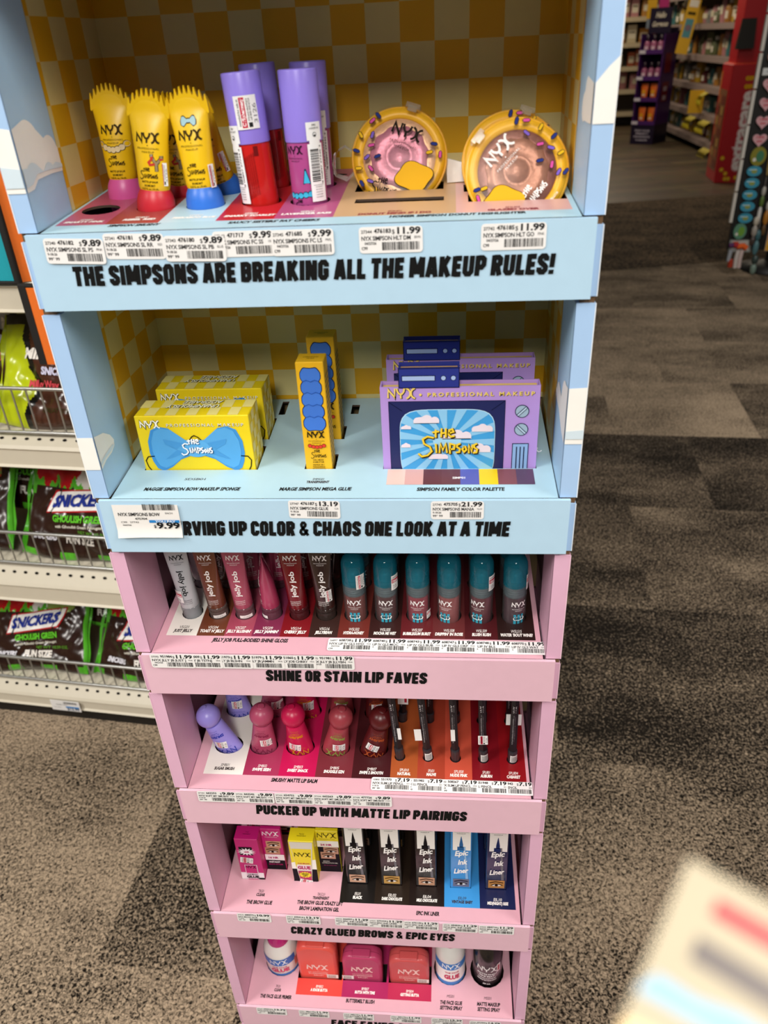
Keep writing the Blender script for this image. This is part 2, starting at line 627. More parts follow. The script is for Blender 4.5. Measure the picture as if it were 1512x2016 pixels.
# ------------------------------------------------------------------ the cardboard display
ZT = {1: 1.2275, 2: 1.0299, 3: 0.8717, 4: 0.6909, 5: 0.4776, 6: 0.2697}     # front fold of each tray
ZB = {1: 1.1779, 2: 0.9817, 3: 0.8249, 4: 0.6408, 5: 0.4293, 6: 0.2215}     # lower edge of each lip
SL = {1: .065, 2: .08, 3: .075, 4: .075, 5: .075, 6: .075}                  # tray tops rise to the back
DEEP = {1: .024, 2: .030, 3: .022, 4: .022, 5: .026, 6: .016}
FL = {t: ZT[t] - DEEP[t] for t in ZT}                                       # what the goods stand on inside a tray
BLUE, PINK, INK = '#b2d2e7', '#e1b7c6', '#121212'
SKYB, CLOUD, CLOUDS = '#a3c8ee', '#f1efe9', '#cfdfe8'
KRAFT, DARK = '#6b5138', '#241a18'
XL, XR = -0.172, 0.172


def surf(t, off=0.0):
    return lambda x, y: Vector((x, y, ZT[t] + SL[t] * y + off))


def sink(t, y):
    return ZT[t] + SL[t] * y - FL[t]


tower = thing('display_stand', 'tall cardboard makeup display tower, blue above and pink below, with six stepped trays', 'display stand', (0, 0.08, 0))
TOW = Matrix.Translation((0, 0.08, 0))


def tpart(mb, name, parent=None):
    o = mb.build(name, parent or tower)
    if parent is None:
        o.location = (0, -0.08, 0)
    return o


def scallop(cx, cy, r, a0, a1, n=8):
    return [(cx + r * math.cos(R(a0 + (a1 - a0) * i / n)), cy + r * math.sin(R(a0 + (a1 - a0) * i / n))) for i in range(n + 1)]


# side panels: a folded front post and a thin outer skin; blue above the second lip, pink below
for sgn in (-1, 1):
    for lo, hi, colr in ((0.980, 1.52, 'b'), (0.0, 0.980, 'p')):
        mb = MB()
        face = paper('#a6c6ea' if colr == 'b' else '#dcadc6')
        inner = paper('#a9cbe6' if colr == 'b' else '#d3a3ba')
        zs = []
        for t in (1, 2, 3, 4, 5, 6):
            up = ZB[t - 1] - 0.0035 if t > 1 else 1.6
            zs += [(ZT[t] + 0.0005, up), (ZB[t] + 0.001, ZT[t] - 0.005)]
        zs.append((0.0, ZB[6] - 0.0035))
        for a, b in zs:
            a, b = max(a, lo), min(b, hi)
            if b - a < 0.004:
                continue
            x0, x1 = sorted((sgn * 0.1722, sgn * 0.1845))
            mb.box((x0, 0.0, a), (x1, 0.055, b), face)
            # warm white cut edge of the board along the outer fold
            mb.box((sgn * 0.1845 - 0.0003, -0.0003, a), (sgn * 0.1845 + 0.0003, 0.0004, b), paper('#e9eef2' if colr == 'b' else '#ecc9d6'))
            P = (lambda s: lambda y, z: Vector((s * (0.1722 - 0.0003), y if s < 0 else y, z)))(sgn)
            if sgn < 0:
                mb.add([(-.1719, .0006, a), (-.1719, .055, a), (-.1719, .055, b), (-.1719, .0006, b)], [(0, 1, 2, 3)], inner)
            else:
                mb.add([(.1719, .0006, a), (.1719, .055, a), (.1719, .055, b), (.1719, .0006, b)], [(3, 2, 1, 0)], inner)
        x0, x1 = sorted((sgn * 0.1745, sgn * 0.1838))
        mb.box((x0, 0.0015, lo), (x1, 0.0535, hi), paper(KRAFT))
        x0, x1 = sorted((sgn * 0.1818, sgn * 0.1845))
        mb.box((x0, 0.055, lo), (x1, 0.175, hi), face)
        o = tpart(mb, 'side_panel')
        if colr == 'b':
            # printed clouds
            cl = MB()
            e = 0.0004
            PF = flat((0, -e, 0))
            PI_ = lambda y, z, s=sgn: Vector((s * (0.1719 - e), y, z))
            if sgn < 0:
                cl.poly([(-.1845, 1.2517), (-.1722, 1.2517), (-.1722, 1.2875), (-.1845, 1.2895)], PF, paper(CLOUD))
                cl.poly([(-.1845, 1.2548), (-.1722, 1.2548), (-.1722, 1.2655), (-.1845, 1.2672)], lambda a, b: PF(a, b) + Vector((0, -e, 0)), paper(CLOUDS))
                cl.poly([(.0006, 1.2517), (.010, 1.2525), (.018, 1.2572), (.038, 1.258), (.055, 1.2575), (.055, 1.2715)] + scallop(.044, 1.270, .0105, 20, 120) + scallop(.018, 1.276, .0155, 35, 110) + [(.0006, 1.2875)], PI_, paper(CLOUD))
                cl.poly([(.0006, 1.2545), (.009, 1.2555), (.018, 1.2605), (.038, 1.2605), (.055, 1.2598), (.055, 1.262), (.047, 1.2640)] + scallop(.036, 1.258, .0072, 40, 140, 5) + [(.027, 1.2610)] + scallop(.014, 1.257, .0105, 60, 130, 5) + [(.0006, 1.2655)], lambda a, b: PI_(a, b) + Vector((e, 0, 0)), paper(CLOUDS))
                cl.build('cloud_print', o)
                cl = MB()
                cl.poly([(-.1845, 1.0553), (-.1722, 1.0553), (-.1722, 1.0823), (-.1845, 1.0823)], PF, paper(CLOUD))
                cl.poly([(.0006, 1.0553), (.010, 1.0582), (.022, 1.0588), (.029, 1.0615), (.0305, 1.066), (.026, 1.0722), (.016, 1.0785), (.0006, 1.0823)], PI_, paper(CLOUD))
                cl.poly([(.0006, 1.0583), (.010, 1.0606), (.022, 1.0607), (.028, 1.0628), (.0255, 1.0640), (.012, 1.0632), (.0006, 1.0610)], lambda a, b: PI_(a, b) + Vector((e, 0, 0)), paper(CLOUDS))
            else:
                cl.poly([(.1722, 1.2773), (.1845, 1.2773), (.1845, 1.3108), (.1789, 1.3058), (.1722, 1.298)], PF, paper(CLOUD))
                cl.poly([(.0006, 1.2775), (.012, 1.277)] + scallop(.030, 1.284, .008, -120, 60) + scallop(.022, 1.2925, .008, 0, 110) + [(.0006, 1.298)], PI_, paper(CLOUD))
                cl.build('cloud_print', o)
                cl = MB()
                cl.poly([(.1722, 1.0743), (.1845, 1.0743), (.1845, 1.1169), (.1722, 1.1163)], PF, paper(CLOUD))
                cl.poly([(.1722, 1.0783), (.1845, 1.0783), (.1845, 1.0853), (.1722, 1.0843)], lambda a, b: PF(a, b) + Vector((0, -e, 0)), paper(CLOUDS))
                cl.poly([(.0006, 1.0743), (.016, 1.0775), (.035, 1.086), (.055, 1.0885), (.055, 1.093)] + scallop(.042, 1.094, .0095, 20, 130) + [(.028, 1.0985)] + scallop(.014, 1.104, .0115, 20, 110) + [(.0006, 1.1163)], PI_, paper(CLOUD))
            cl.build('cloud_print', o)

# the checked liner of the two upper tiers, cut square by square, and the shade-toned back of the lower ones
YB = 0.16


def checks(mb, x0, x1, z0, z1, P, ox, oz, par, s=0.025, cy='#dba512', cc='#d8c888'):
    i0, i1 = math.floor((x0 - ox) / s), math.ceil((x1 - ox) / s)
    j0, j1 = math.floor((z0 - oz) / s), math.ceil((z1 - oz) / s)
    for i in range(i0, i1):
        for j in range(j0, j1):
            a, b = max(x0, ox + i * s), min(x1, ox + (i + 1) * s)
            c, d = max(z0, oz + j * s), min(z1, oz + (j + 1) * s)
            if b - a > 1e-5 and d - c > 1e-5:
                mb.rect(a, c, b, d, P, paper(cy if (i + j + par) % 2 == 0 else cc))


for t, z0, z1, oz, par in ((1, 1.2352, 1.374, 1.3463, 1), (2, 1.0415, 1.1779, 1.0965, 0)):
    mb = MB()
    checks(mb, -.1695, .1745, z0, z1, flat((0, YB, 0)), 0.0053, oz, par)
    mb.box((-.1695, YB + .0005, z0), (.1745, YB + .004, z1), paper('#c9b06a'))
    zz = z0 - .007
    checks(mb, 0.0, YB - .055, zz, z1, lambda q, z: Vector((-.1717 + .0022 * (1 - q / .105), YB - q, z)), 0.0, oz, par + 1)
    checks(mb, .055, YB, zz, z1, lambda q, z: Vector((.1745 - .0028 * (q - .055) / .105, .215 - q, z)), .055, oz, par)
    mb.add([(-.1719, .055, zz), (-.1697, YB, zz), (-.1697, YB, z1), (-.1719, .055, z1)], [(3, 2, 1, 0)], paper('#c9b06a'))
    mb.add([(.1719, .055, zz), (.1747, YB, zz), (.1747, YB, z1), (.1719, .055, z1)], [(0, 1, 2, 3)], paper('#c9b06a'))
    tpart(mb, 'checked_liner')
mb = MB()
mb.box((-.1815, YB + .004, 0.0), (.1815, YB + .012, 1.52), paper('#8d7a58'))
tpart(mb, 'back_panel')
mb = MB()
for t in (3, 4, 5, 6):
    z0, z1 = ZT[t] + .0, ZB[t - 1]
    mb.box((-.1815, YB, z0), (.1815, YB + .0035, z1), paper('#5e3a45'))  # deep shade of the tier interior is put into this dark colour
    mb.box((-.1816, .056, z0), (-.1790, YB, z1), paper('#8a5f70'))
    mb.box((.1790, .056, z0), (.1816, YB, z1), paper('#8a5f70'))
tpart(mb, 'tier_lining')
mb = MB()
mb.box((-.1722, .001, 1.374), (.1722, YB - .0005, 1.3775), paper(BLUE))
mb.box((-.18, -.003, 1.374), (.18, 0.0, 1.427), paper(BLUE))
tpart(mb, 'top_tray')
mb = MB()
mb.box((-.18, .002, 0.0), (.18, .005, ZB[6] - .002), paper(PINK))
tpart(mb, 'base_panel')


def circ(x, y, r, ry=None, n=18):
    ry = ry or r
    return [(x + r * math.cos(2 * PI * i / n), y + ry * math.sin(2 * PI * i / n)) for i in range(n)]


def rc(x0, y0, x1, y1):
    return [(x0, y0), (x1, y0), (x1, y1), (x0, y1)]


# every tray: (strips, their front edge, holes); coordinates are metres across and into the tower
T = {
    1: dict(x=[-.1682, -.1342, -.0983, -.0600, -.0217, .0169, .0954, .1677], c=['#b3506c', '#9c3f3a', '#b4d3de', '#b8202a', '#b0527f', '#c9a27a', '#dcaaa4'], y0=.0172,
            holes=[circ(-.1516, .0565, .0132), circ(-.1469, .0964, .0128), circ(-.1124, .0592, .0137), circ(-.1080, .1003, .0165, .0185), circ(-.0773, .0597, .0137), circ(-.0739, .1036, .0175, .0185),
                   circ(-.0386, .0641, .0140), circ(-.0395, .1138, .0140), circ(-.0042, .0620, .0140), circ(-.0056, .1085, .0140),
                   rc(.0275, .0500, .0875, .0605), rc(.0245, .082, .087, .104), rc(.1035, .0435, .1675, .062), rc(.101, .0715, .170, .0915), circ(-.0575, .1385, .012, .0035), circ(.005, .1395, .008, .0035)]),
    2: dict(x=[], c=[], y0=0, holes=[rc(-.1568, .0400, -.0628, .0762), rc(-.1545, .0872, -.0625, .1235), rc(-.0248, .0405, .0004, .0625), rc(-.0250, .0865, .0022, .1085), rc(.0385, .0400, .1588, .0550), rc(.0395, .0932, .1595, .108),
                                     rc(-.0625, .130, -.0565, .1545), rc(.0030, .130, .0100, .1465)]),
    3: dict(x=[-.1647, -.1366, -.1112, -.0861, -.0606, -.0344, -.0084, .0193, .0477, .0762, .1046, .1333, .1657],
            c=['#e9e3da', '#6b3823', '#a14559', '#7c2a49', '#7d151d', '#38221e', '#6d2b24', '#371c1a', '#621f23', '#652b2c', '#4e191d', '#2c1917'], y0=.0215, holes=[]),
    4: dict(x=[-.1604, -.1193, -.0825, -.0448, -.0075, .0314, .0586, .0863, .1136, .1416, .1670],
            c=['#e8e3da', '#a03154', '#bb144e', '#722a33', '#40161a', '#a85229', '#a63f2b', '#c44f3a', '#7e101c', '#8d1119'], y0=.0173, holes=[]),
    5: dict(x=[-.0357, .0045, .0445, .0849, .1253, .1657], c=['#14110f', '#241a12', '#1d1310', '#3b8fd0', '#18204a'], y0=.0160, holes=[]),
    6: dict(x=[-.1089, -.0489, .0112, .0674], c=['#d8473f', '#a5275a', '#b52c50'], y0=.0146, holes=[]),
}
JJX = [-.1482, -.1228, -.0978, -.0725, -.0467, -.0217]
LVX = [.0059, .0337, .0627, .0906, .1195, .1487]
SMX = [-.1417, -.1040, -.0651, -.0276, .0124]
PCX = [.0401, .0691, .0970, .1253, .1544]
LNX = [-.0167, .0235, .0640, .1037, .1441]
for x in JJX:
    T[3]['holes'] += [circ(x, .052, .0098), circ(x - .001, .095, .0098)]
for x in LVX:
    T[3]['holes'] += [circ(x, .0523, .0113), circ(x - .0005, .096, .0113)]
for x in SMX:
    T[4]['holes'] += [circ(x, .0535, .0152, .0115), circ(x + .001, .1008, .0152, .0115)]
for x in PCX:
    T[4]['holes'] += [circ(x, .0446, .0056), circ(x, .093, .0056)]
for x0, x1 in ((-.1552, -.1028), (-.0925, -.0360)):
    T[5]['holes'] += [[(x0, .0388), (x0 + .0282, .0388), (x0 + .0282, .0520), (x1, .0520), (x1, .0590), (x0, .0590)],
                      [(x0, .0838), (x0 + .0282, .0838), (x0 + .0282, .0970), (x1, .0970), (x1, .1040), (x0, .1040)]]
for x in LNX:
    T[5]['holes'] += [rc(x - .0121, .0385, x + .0121, .0585), rc(x - .0121, .0870, x + .0121, .1070)]
T[6]['holes'] = [circ(-.1322, .0588, .0236), circ(.0917, .0567, .0217), circ(.1399, .0564, .0220), rc(-.1125, .0345, -.0505, .0570), rc(-.0535, .0345, .0085, .0570), rc(.0080, .0345, .0700, .0570)]

CAPS = {1: [('SIMPSON SMUSHY', -.1132, .0122, .034), ("SAUCY SISTERS' FAT CHEEKS", -.0205, .0105, .059), ('HOMER SIMPSON DONUT HIGHLIGHTER', .0957, .0122, .085)],
        2: [('MAGGIE SIMPSON BOW MAKEUP SPONGE', -.1099, .0118, .0768), ('MARGE SIMPSON MEGA GLUE', -.0122, .0115, .056), ('SIMPSON FAMILY COLOR PALETTE', .0992, .0108, .066)],
        3: [('JELLY JOB FULL-BODIED SHINE GLOSS', -.0862, .0158, .068)],
        4: [('SMUSHY MATTE LIP BALM', -.0651, .0116, .047)],
        5: [('THE BROW GLUE', -.1291, .0109, .030), ('THE BROW GLUE CRAZY LIFT', -.0584, .0132, .053), ('BROW LAMINATION GEL', -.0584, .0064, .046), ('EPIC INK LINER', .0660, .0068, .026)],
        6: [('THE FACE GLUE PRIMER', -.1345, .0098, .041), ('BUTTERMELT BLUSH', -.0240, .0098, .037), ('THE FACE GLUE', .0925, .0138, .028), ('SETTING SPRAY', .0925, .0078, .028), ('MATTE MAKEUP', .1400, .0143, .029), ('SETTING SPRAY', .1400, .0083, .028)]}
NOTE = {1: [('SSMB01', 'SMARTY PINK', -.1515, .024, .027), ('SSMB02', 'REBEL RED', -.1140, .026, .022), ('SSMB03', 'PEEKABOO BLUE', -.0770, .0265, .029), ('SFB01', 'SNARKY SCARLET', -.0395, .0265, .034), ('SFB02', 'LAVENDER SASS', -.0020, .0268, .033), ('SDH01', 'DONUT MIND IF I DO', .0560, .0205, .047), ('SDH02', 'GLAZED OVER', .1310, .0205, .032)],
        2: [('SDSB01', '', -.1107, .0250, .018), ('SMMG01', 'TRANSPARENT', -.0115, .0215, .0178)],
        3: [('VSG01', 'JUST JELLY', 0, 0, 0), ('VSG04', "TOAST N' JELLY", 0, 0, 0), ('VSG07', "JELLY BLUSHIN'", 0, 0, 0), ('VSG09', "JELLY JAMMIN'", 0, 0, 0), ('VSG14', 'CHERRY JELLY', 0, 0, 0), ('VSG16', 'JELLYBEAN', 0, 0, 0),
            ('WSLS02', 'HYDRA-HONEY', 0, 0, 0), ('WSLS05', 'MOCHA ME WET', 0, 0, 0), ('WSLS07', 'BUBBLEGUM BURST', 0, 0, 0), ('WSLS08', "DRIPPIN' IN ROSE", 0, 0, 0), ('WSLS09', 'BLUSH RUSH', 0, 0, 0), ('WSLS15', "WATER 'BOUT WINE?", 0, 0, 0)],
        4: [('SMB01', 'SUGAR SMUSH', 0, 0, 0), ('SMB02', 'SWIPE SESH', 0, 0, 0), ('SMB03', 'SWEET SMACK', 0, 0, 0), ('SMB05', 'SNUGGLE SZN', 0, 0, 0), ('SMB07', 'SWIPE 2 SMOOTH', 0, 0, 0), ('SPL810', 'NATURAL', 0, 0, 0), ('SPL831', 'MAUVE', 0, 0, 0), ('SPL858', 'NUDE PINK', 0, 0, 0), ('SPL801', 'AUBURN', 0, 0, 0), ('SPL804', 'CABARET', 0, 0, 0)],
        5: [('TBG01', 'CLEAR', -.1293, .0200, .010), ('TBGCL01', 'TRANSPARENT', -.0580, .0192, .019), ('EIL01', 'BLACK', 0, 0, 0), ('EIL02', 'DARK CHOCOLATE', 0, 0, 0), ('EIL04', 'MILK CHOCOLATE', 0, 0, 0), ('EIL09', 'VINTAGE BABY', 0, 0, 0), ('EIL10', 'MID(NIGHT) RISE', 0, 0, 0)],
        6: [('TFG01', 'CLEAR', -.1335, .0180, .009), ('BMB02', 'A KNOB BUTTA', -.0790, .0205, .022), ('BMB07', 'BUTTA WITH TIME', -.0190, .0205, .026), ('BMB04', 'GETTING BUTTA', .0392, .0205, .024), ('MSS01', '', .0920, .0205, .010), ('MSS01', '', .1395, .0205, .010)]}
HEAD = {1: ('THE SIMPSONS ARE BREAKING ALL THE MAKEUP RULES!', -.1545, .1568, 1.1945, .0125), 2: ('SERVING UP COLOR & CHAOS ONE LOOK AT A TIME', -.1310, .1372, .9981, .0132),
        3: ('SHINE OR STAIN LIP FAVES', -.0709, .0722, .8437, .0128), 4: ('PUCKER UP WITH MATTE LIP PAIRINGS', -.1045, .1085, .6587, .0140), 5: ('CRAZY GLUED BROWS & EPIC EYES', -.0924, .0972, .4442, .0140),
        6: ('FACE FAVES & FINISHES', -.0623, .0990, .2355, .0140)}
for t in range(1, 7):
    base = paper(BLUE if t < 3 else PINK)
    top = paper('#abcbd8' if t < 3 else '#d6a3b0')
    P = surf(t)
    # the carton: lip, floor, sides, inner shelf
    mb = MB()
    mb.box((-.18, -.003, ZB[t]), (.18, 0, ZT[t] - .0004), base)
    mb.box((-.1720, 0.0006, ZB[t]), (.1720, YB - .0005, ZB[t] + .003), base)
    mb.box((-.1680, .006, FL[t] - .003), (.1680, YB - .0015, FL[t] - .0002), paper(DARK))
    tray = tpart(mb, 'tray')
    tray.location = (0, -.08, 0)
    # the headline, its own printed panel on the lip
    mb = MB()
    s, x0, x1, z, h = HEAD[t]
    mb.headline(s, flat((0, -.0034, 0)), x0, z, h, x1 - x0 - .0012, INK)
    mb.build('headline', tray)
    # printed insert with its die cut holes
    mb = MB()
    D = T[t]
    xl, xr = (-.1705, .1712) if t < 3 else (-.1715, .1700)
    edges = D['x']
    y1 = YB - .0006

    def region(a, b, c, d, m):
        hs = [h for h in D['holes'] if a <= sum(p[0] for p in h) / len(h) < b and c <= sum(p[1] for p in h) / len(h) < d]
        hs = [[(min(max(px, a + .0001), b - .0001), py) for px, py in h] for h in hs]
        mb.poly(rc(a, c, b, d), P, m, hs)
    if edges:
        mb.poly(rc(xl, 0, xr, D['y0']), P, top)
        region(xl, edges[0], D['y0'], y1, top)
        for a, b, c in zip(edges, edges[1:], D['c']):
            region(a, b, D['y0'], y1, mat(c, 0.33, var=0.03, spec=0.5))
        region(edges[-1], xr, D['y0'], y1, top)
    else:
        region(xl, xr, 0, y1, top)
    Q = surf(t, .00015)
    if t == 2:
        xs = [.0425, .0565, .0708, .0851, .0995, .1140, .1283, .1425, .1560]
        for a, b, c in zip(xs, xs[1:], ['#dcbcb0', '#cf9d96', '#5e2b30', '#63343a', '#5659a6', '#e6c416', '#7d4a50', '#57405a']):
            mb.rect(a, .0178, b, .0392, Q, paper(c))
        mb.text('SIMP01', surf(t, .0003), .0985, .0255, .0026, '#ffffff', bold=.01)
    tx = '#1c1c1c'
    for s, x, y, w in CAPS[t]:
        mb.text(s, Q, x, y - .0015, .0050 if t < 2 else .0046, tx, width=w, bold=.045, shear=.12)
    for i, (a, b, x, y, w) in enumerate(NOTE[t]):
        if x == 0:
            j = i - 2 if t == 5 else i
            x = (edges[j] + edges[j + 1]) / 2
            y = {3: .0268, 4: .0235, 5: .0218}[t]
            w = min(len(b) * .00165, (edges[j + 1] - edges[j]) * .86)
            if t == 4:
                w = min(len(b) * .0019, .024)
            if t == 5:
                w = min(len(b) * .0021, .0235)
        pale = not (t == 2 or (t in (3, 4) and i == 0) or (t == 1 and i > 4) or (t == 5 and i in (0, 1, 5)) or (t == 6 and i in (0, 4, 5)))
        m = '#f2ece6' if pale else '#3a2f30'
        if t == 1 and i > 4:
            m = '#8c2f3c'
        hh = (.0042, .0032, .0038, .0036, .0036, .0036)[t - 1]
        mb.text(a, Q, x, y - .0012 + hh * 1.25 if b else y, hh * .9, m, width=min(w * .7, .0095) if b else w, shear=.12)
        if b:
            mb.text(b, Q, x, y - .0012, hh, m, width=w, bold=.05, shear=.10)
    # thickness of the die cut edges
    for h in D['holes']:
        n = len(h)
        ring = [P(x, y) - Vector((0, 0, .00005)) for x, y in h]
        low = [p - Vector((0, 0, .0016)) for p in ring]
        mb.add(ring + low, [(i, (i + 1) % n, n + (i + 1) % n, n + i) for i in range(n)], paper('#4a3a30'))
    ins = mb.build('printed_insert', tray)
# ------------------------------------------------------------------ makeup on the trays
def fan(a, b, off=0.00025):
    """front of an upright oval body: a(z), b(z) half width and half depth"""
    def P(x, z):
        u = max(-.995, min(.995, x / a(z)))
        return Vector((x, -(b(z) + off) * math.sqrt(1 - u * u), z))
    return P


def sticker(P, x, y, w, h, parent, turned=True, back=False, seed=0):
    """white shop security sticker: red bar, small lines, a stamped number; local frame turned a quarter"""
    mb = MB()
    n = 6
    mb.rect(x - w / 2, y - h / 2, x + w / 2, y + h / 2, P, paper('#f4f3f0'), n, 2)

    def Q(a, b):
        u, v = (x + (a - .5) * w, y + (b - .5) * h)
        p = P(u, v)
        d = (P(u + .0002, v) - p).cross(P(u, v + .0002) - p)
        return p + d.normalized() * .00012
    k = w if turned else h
    if turned:        # lines read bottom to top
        mb.rect(.25, .05, .47, .95, Q, '#c3213f', 2, 4)
        mb.text('CVSpharmacy', lambda a, b: Q(a, b), .42, .5, .14, '#ffffff', width=.82, bold=.03, up=True)
        mb.text('intended for sale at', Q, .20, .5, .10, '#444444', width=.8, up=True)
        mb.text('if found elsewhere', Q, .60, .58, .08, '#444444', width=.66, up=True)
        mb.text('call 800-430-6724', Q, .71, .58, .08, '#444444', width=.66, up=True)
        mb.rect(.54, .06, .70, .2, Q, '#222222')
        mb.text('3126', Q, .95, .45, .16, '#777777', width=.6, up=True)
    else:
        mb.rect(.05, .5, .95, .76, Q, '#c3213f', 4, 2)
        mb.text('CVSpharmacy', Q, .5, .54, .16, '#ffffff', width=.8, bold=.03)
        mb.text('intended for sale at', Q, .5, .82, .1, '#444444', width=.8)
        mb.text('3126', Q, .45, .1, .24, '#777777', width=.5)
    return mb.build('security_sticker', parent)


def seam(*pts):
    return lambda z: next((a[1] + (b[1] - a[1]) * (z - a[0]) / (b[0] - a[0]) for a, b in zip(pts, pts[1:]) if z <= b[0]), pts[-1][1]) if z > pts[0][0] else pts[0][1]


def oval_ring(a, b, z, n=32, cy=0.0):
    return [(a * math.cos(2 * PI * i / n), cy + b * math.sin(2 * PI * i / n), z) for i in range(n)]


YEL = plastic('#f2c313', 0.34)
BROWN = '#3d2c0c'


def balm_tube(label, cap, art, t, y, stick=None):
    """yellow squeeze tube standing on a domed cap, top crimped into spikes"""
    s = sink(t, y)
    root = thing('lip_balm_tube', label, 'lip balm', group='yellow lip balm tubes with spiked tops')
    mb = MB()
    mb.lathe([(.0100, 0), (.0122, .003), (.0130, s - .004), (.0131, s + .001), (.0128, s + .0045), (.0118, s + .0085), (.0104, s + .0112), (.0098, s + .0122)], plastic(cap, .38), 32)
    mb.build('cap', root)
    z0, z1 = s + .0120, s + .0600
    a = seam((z0, .0100), (z0 + .002, .0106), (z0 + .02, .0112), (z0 + .036, .0124), (z1, .0136))
    b = seam((z0, .0096), (z0 + .002, .0102), (z0 + .02, .0092), (z0 + .036, .0060), (z1, .0016))
    mb = MB()
    zs = [z0, z0 + .0015, z0 + .004, z0 + .010, z0 + .020, z0 + .028, z0 + .036, z0 + .042]
    rings = [oval_ring(a(z), b(z), z) for z in zs]
    # arched end of the tube running up into the crimp
    for q in (.35, .65, .85, 1.0):
        r = []
        for i in range(32):
            c, sn = math.cos(2 * PI * i / 32), math.sin(2 * PI * i / 32)
            zt = z0 + .042 + q * ((z1 - z0 - .042) + .0062 * (1 - c * c))
            zz = min(zt, z1)
            r.append((a(zz) * c, b(zz) * sn if q < 1 else .0013 * sn, zt))
        rings.append(r)
    mb.loft(rings, YEL)
    mb.build('tube', root)
    # crimp with nine spikes
    mb = MB()
    pts = [(-.0142, z1 - .003)]
    nt = 9
    arc = lambda u: z1 + .0075 * (1 - (2 * u - 1) ** 2)
    for i in range(nt):
        u0, um, u1 = i / nt, (i + .5) / nt, (i + 1) / nt
        if i:
            pts.append((-.0142 + .0284 * u0, arc(u0) + .0005))
        sp = 1 + .05 * (um - .5)
        for du, dz in ((-.30, .0018), (-.07, .0056), (.07, .0056), (.30, .0018)):
            pts.append((sp * (-.0142 + .0284 * (um + du / nt)), arc(um) + dz))
    pts += [(.0142, z1 - .003)]
    low = [(.0136 - .0272 * i / 10, z1 - .004 + .0062 * (1 - (2 * i / 10 - 1) ** 2)) for i in range(11)]
    out = pts + low
    for yy in (-.0012, .0012):
        mb.poly(out if yy < 0 else out, flat((0, yy, 0)), YEL)
    n = len(out)
    mb.add([(x, -.0012, z) for x, z in out] + [(x, .0012, z) for x, z in out], [(i, n + i, n + (i + 1) % n, (i + 1) % n) for i in range(n)], YEL)
    mb.build('crimp', root)
    P = fan(a, b)
    mb = MB()
    logo(mb, P, 0, s + .0475, .0150, BROWN, wt=.055)
    zt = s + .0360
    if art == 'beads':
        for i in (-3, 3, -2, 2, -1, 1, 0):
            cx, cz = i * .0030, s + .0318 + .0004 * i * i
            mb.disc(cx, cz, .0023, P, BROWN)
            mb.disc(cx, cz, .0019, fan(a, b, .0004), paper('#e9d4a4'))
        mb.lines(NAME, P, -.0058, s + .0212, .0118, .00046, BROWN)
    elif art == 'fork':
        P2 = fan(a, b, .0004)
        for w, m, PP in ((.0022, BROWN, P), (.0015, paper('#9c8763'), P2)):
            mb.stroke([(.0052, s + .0245), (.0052, s + .0300)], w, PP, m)
            mb.stroke([(.0052, s + .0290), (.0024, s + .0335), (.0024, s + .0350)], w, PP, m)
            mb.stroke([(.0052, s + .0290), (.0082, s + .0325), (.0082, s + .0340)], w, PP, m)
        mb.stroke([(.0030, s + .0325), (.0004, s + .0300), (.0012, s + .0285), (.0044, s + .0290)], .0014, P2, '#c8382e')
        mb.stroke([(.0016, s + .0333), (.0034, s + .0333)], .0014, P2, '#c8382e')
        mb.stroke([(.0072, s + .0318), (.0092, s + .0320)], .0014, P2, '#c8382e')
        mb.lines(NAME, P, -.0066, s + .0195, .0120, .00048, BROWN)
    else:
        for m, g, PP in ((BROWN, .0006, P), (paper('#9cc3cc'), 0, fan(a, b, .0004))):
            for sg in (-1, 1):
                mb.poly([(sg * .0008, s + .0523 - g), (sg * .0032, s + .0500 - g), (sg * (.0047 + g), s + .0506), (sg * (.0050 + g), s + .0530), (sg * .0044, s + .0552 + g), (sg * .0030, s + .0556 + g), (sg * .0008, s + .0537 + g)][::sg], PP, m)
            mb.disc(0, s + .0530, .0011 + g, PP, m)
        mb.lines(NAME, P, -.0062, s + .0205, .0122, .00048, BROWN)
    mb.text('MATTE LIP BALM', P, 0, s + .0172, .0013, BROWN, width=.0108, bold=.02)
    mb.text('BAUME MAT', P, 0, s + .0149, .0013, BROWN, width=.0074, bold=.02)
    mb.text('0.27 fl. oz. | 8 mL', P, 0, s + .0122 + .0006, .0012, BROWN, width=.0112, bold=.02)
    mb.build('front_print', root)
    if stick:
        x, z, ang = stick
        sticker(lambda u, v: Vector((x * 1.0 + u * math.cos(R(ang)), -.0058 + abs(u * math.sin(R(ang))) * (1 if u > 0 else -1), z + v)), 0, 0, .0050, .0145, root)
    return root


items1 = [('yellow lip balm tube with bead print on pink cap, behind the empty slot', '#d4589c', 'beads', -.1469, .0964, 1.0, None, 0),
          ('yellow lip balm tube with slingshot print on red cap, front of its column', '#c92735', 'fork', -.1124, .0592, 6.2, (.0088, .0225, 30), 0),
          ('yellow lip balm tube with pale blue bow print on blue cap, front of its column', '#2f6fd0', 'bow', -.0773, .0597, -2.0, (.0098, .0190, 62), 0),
          ('second yellow lip balm tube on red cap, mostly hidden behind the front red one', '#c92735', 'fork', -.1052, .1003, 4.6, None, -20),
          ('second yellow lip balm tube on blue cap, leaning left behind the front blue one', '#2f6fd0', 'bow', -.0739, .1036, -10.0, (.0088, .0250, 40), -20)]
for lb, cap, art, x, y, lean, st, yaw in items1:
    s = sink(1, y)
    o = balm_tube(lb, cap, art, 1, y, (st[0], st[1] + s, st[2]) if st else None)
    pose(o, x, y, FL[1], lean, yaw, 0, s)


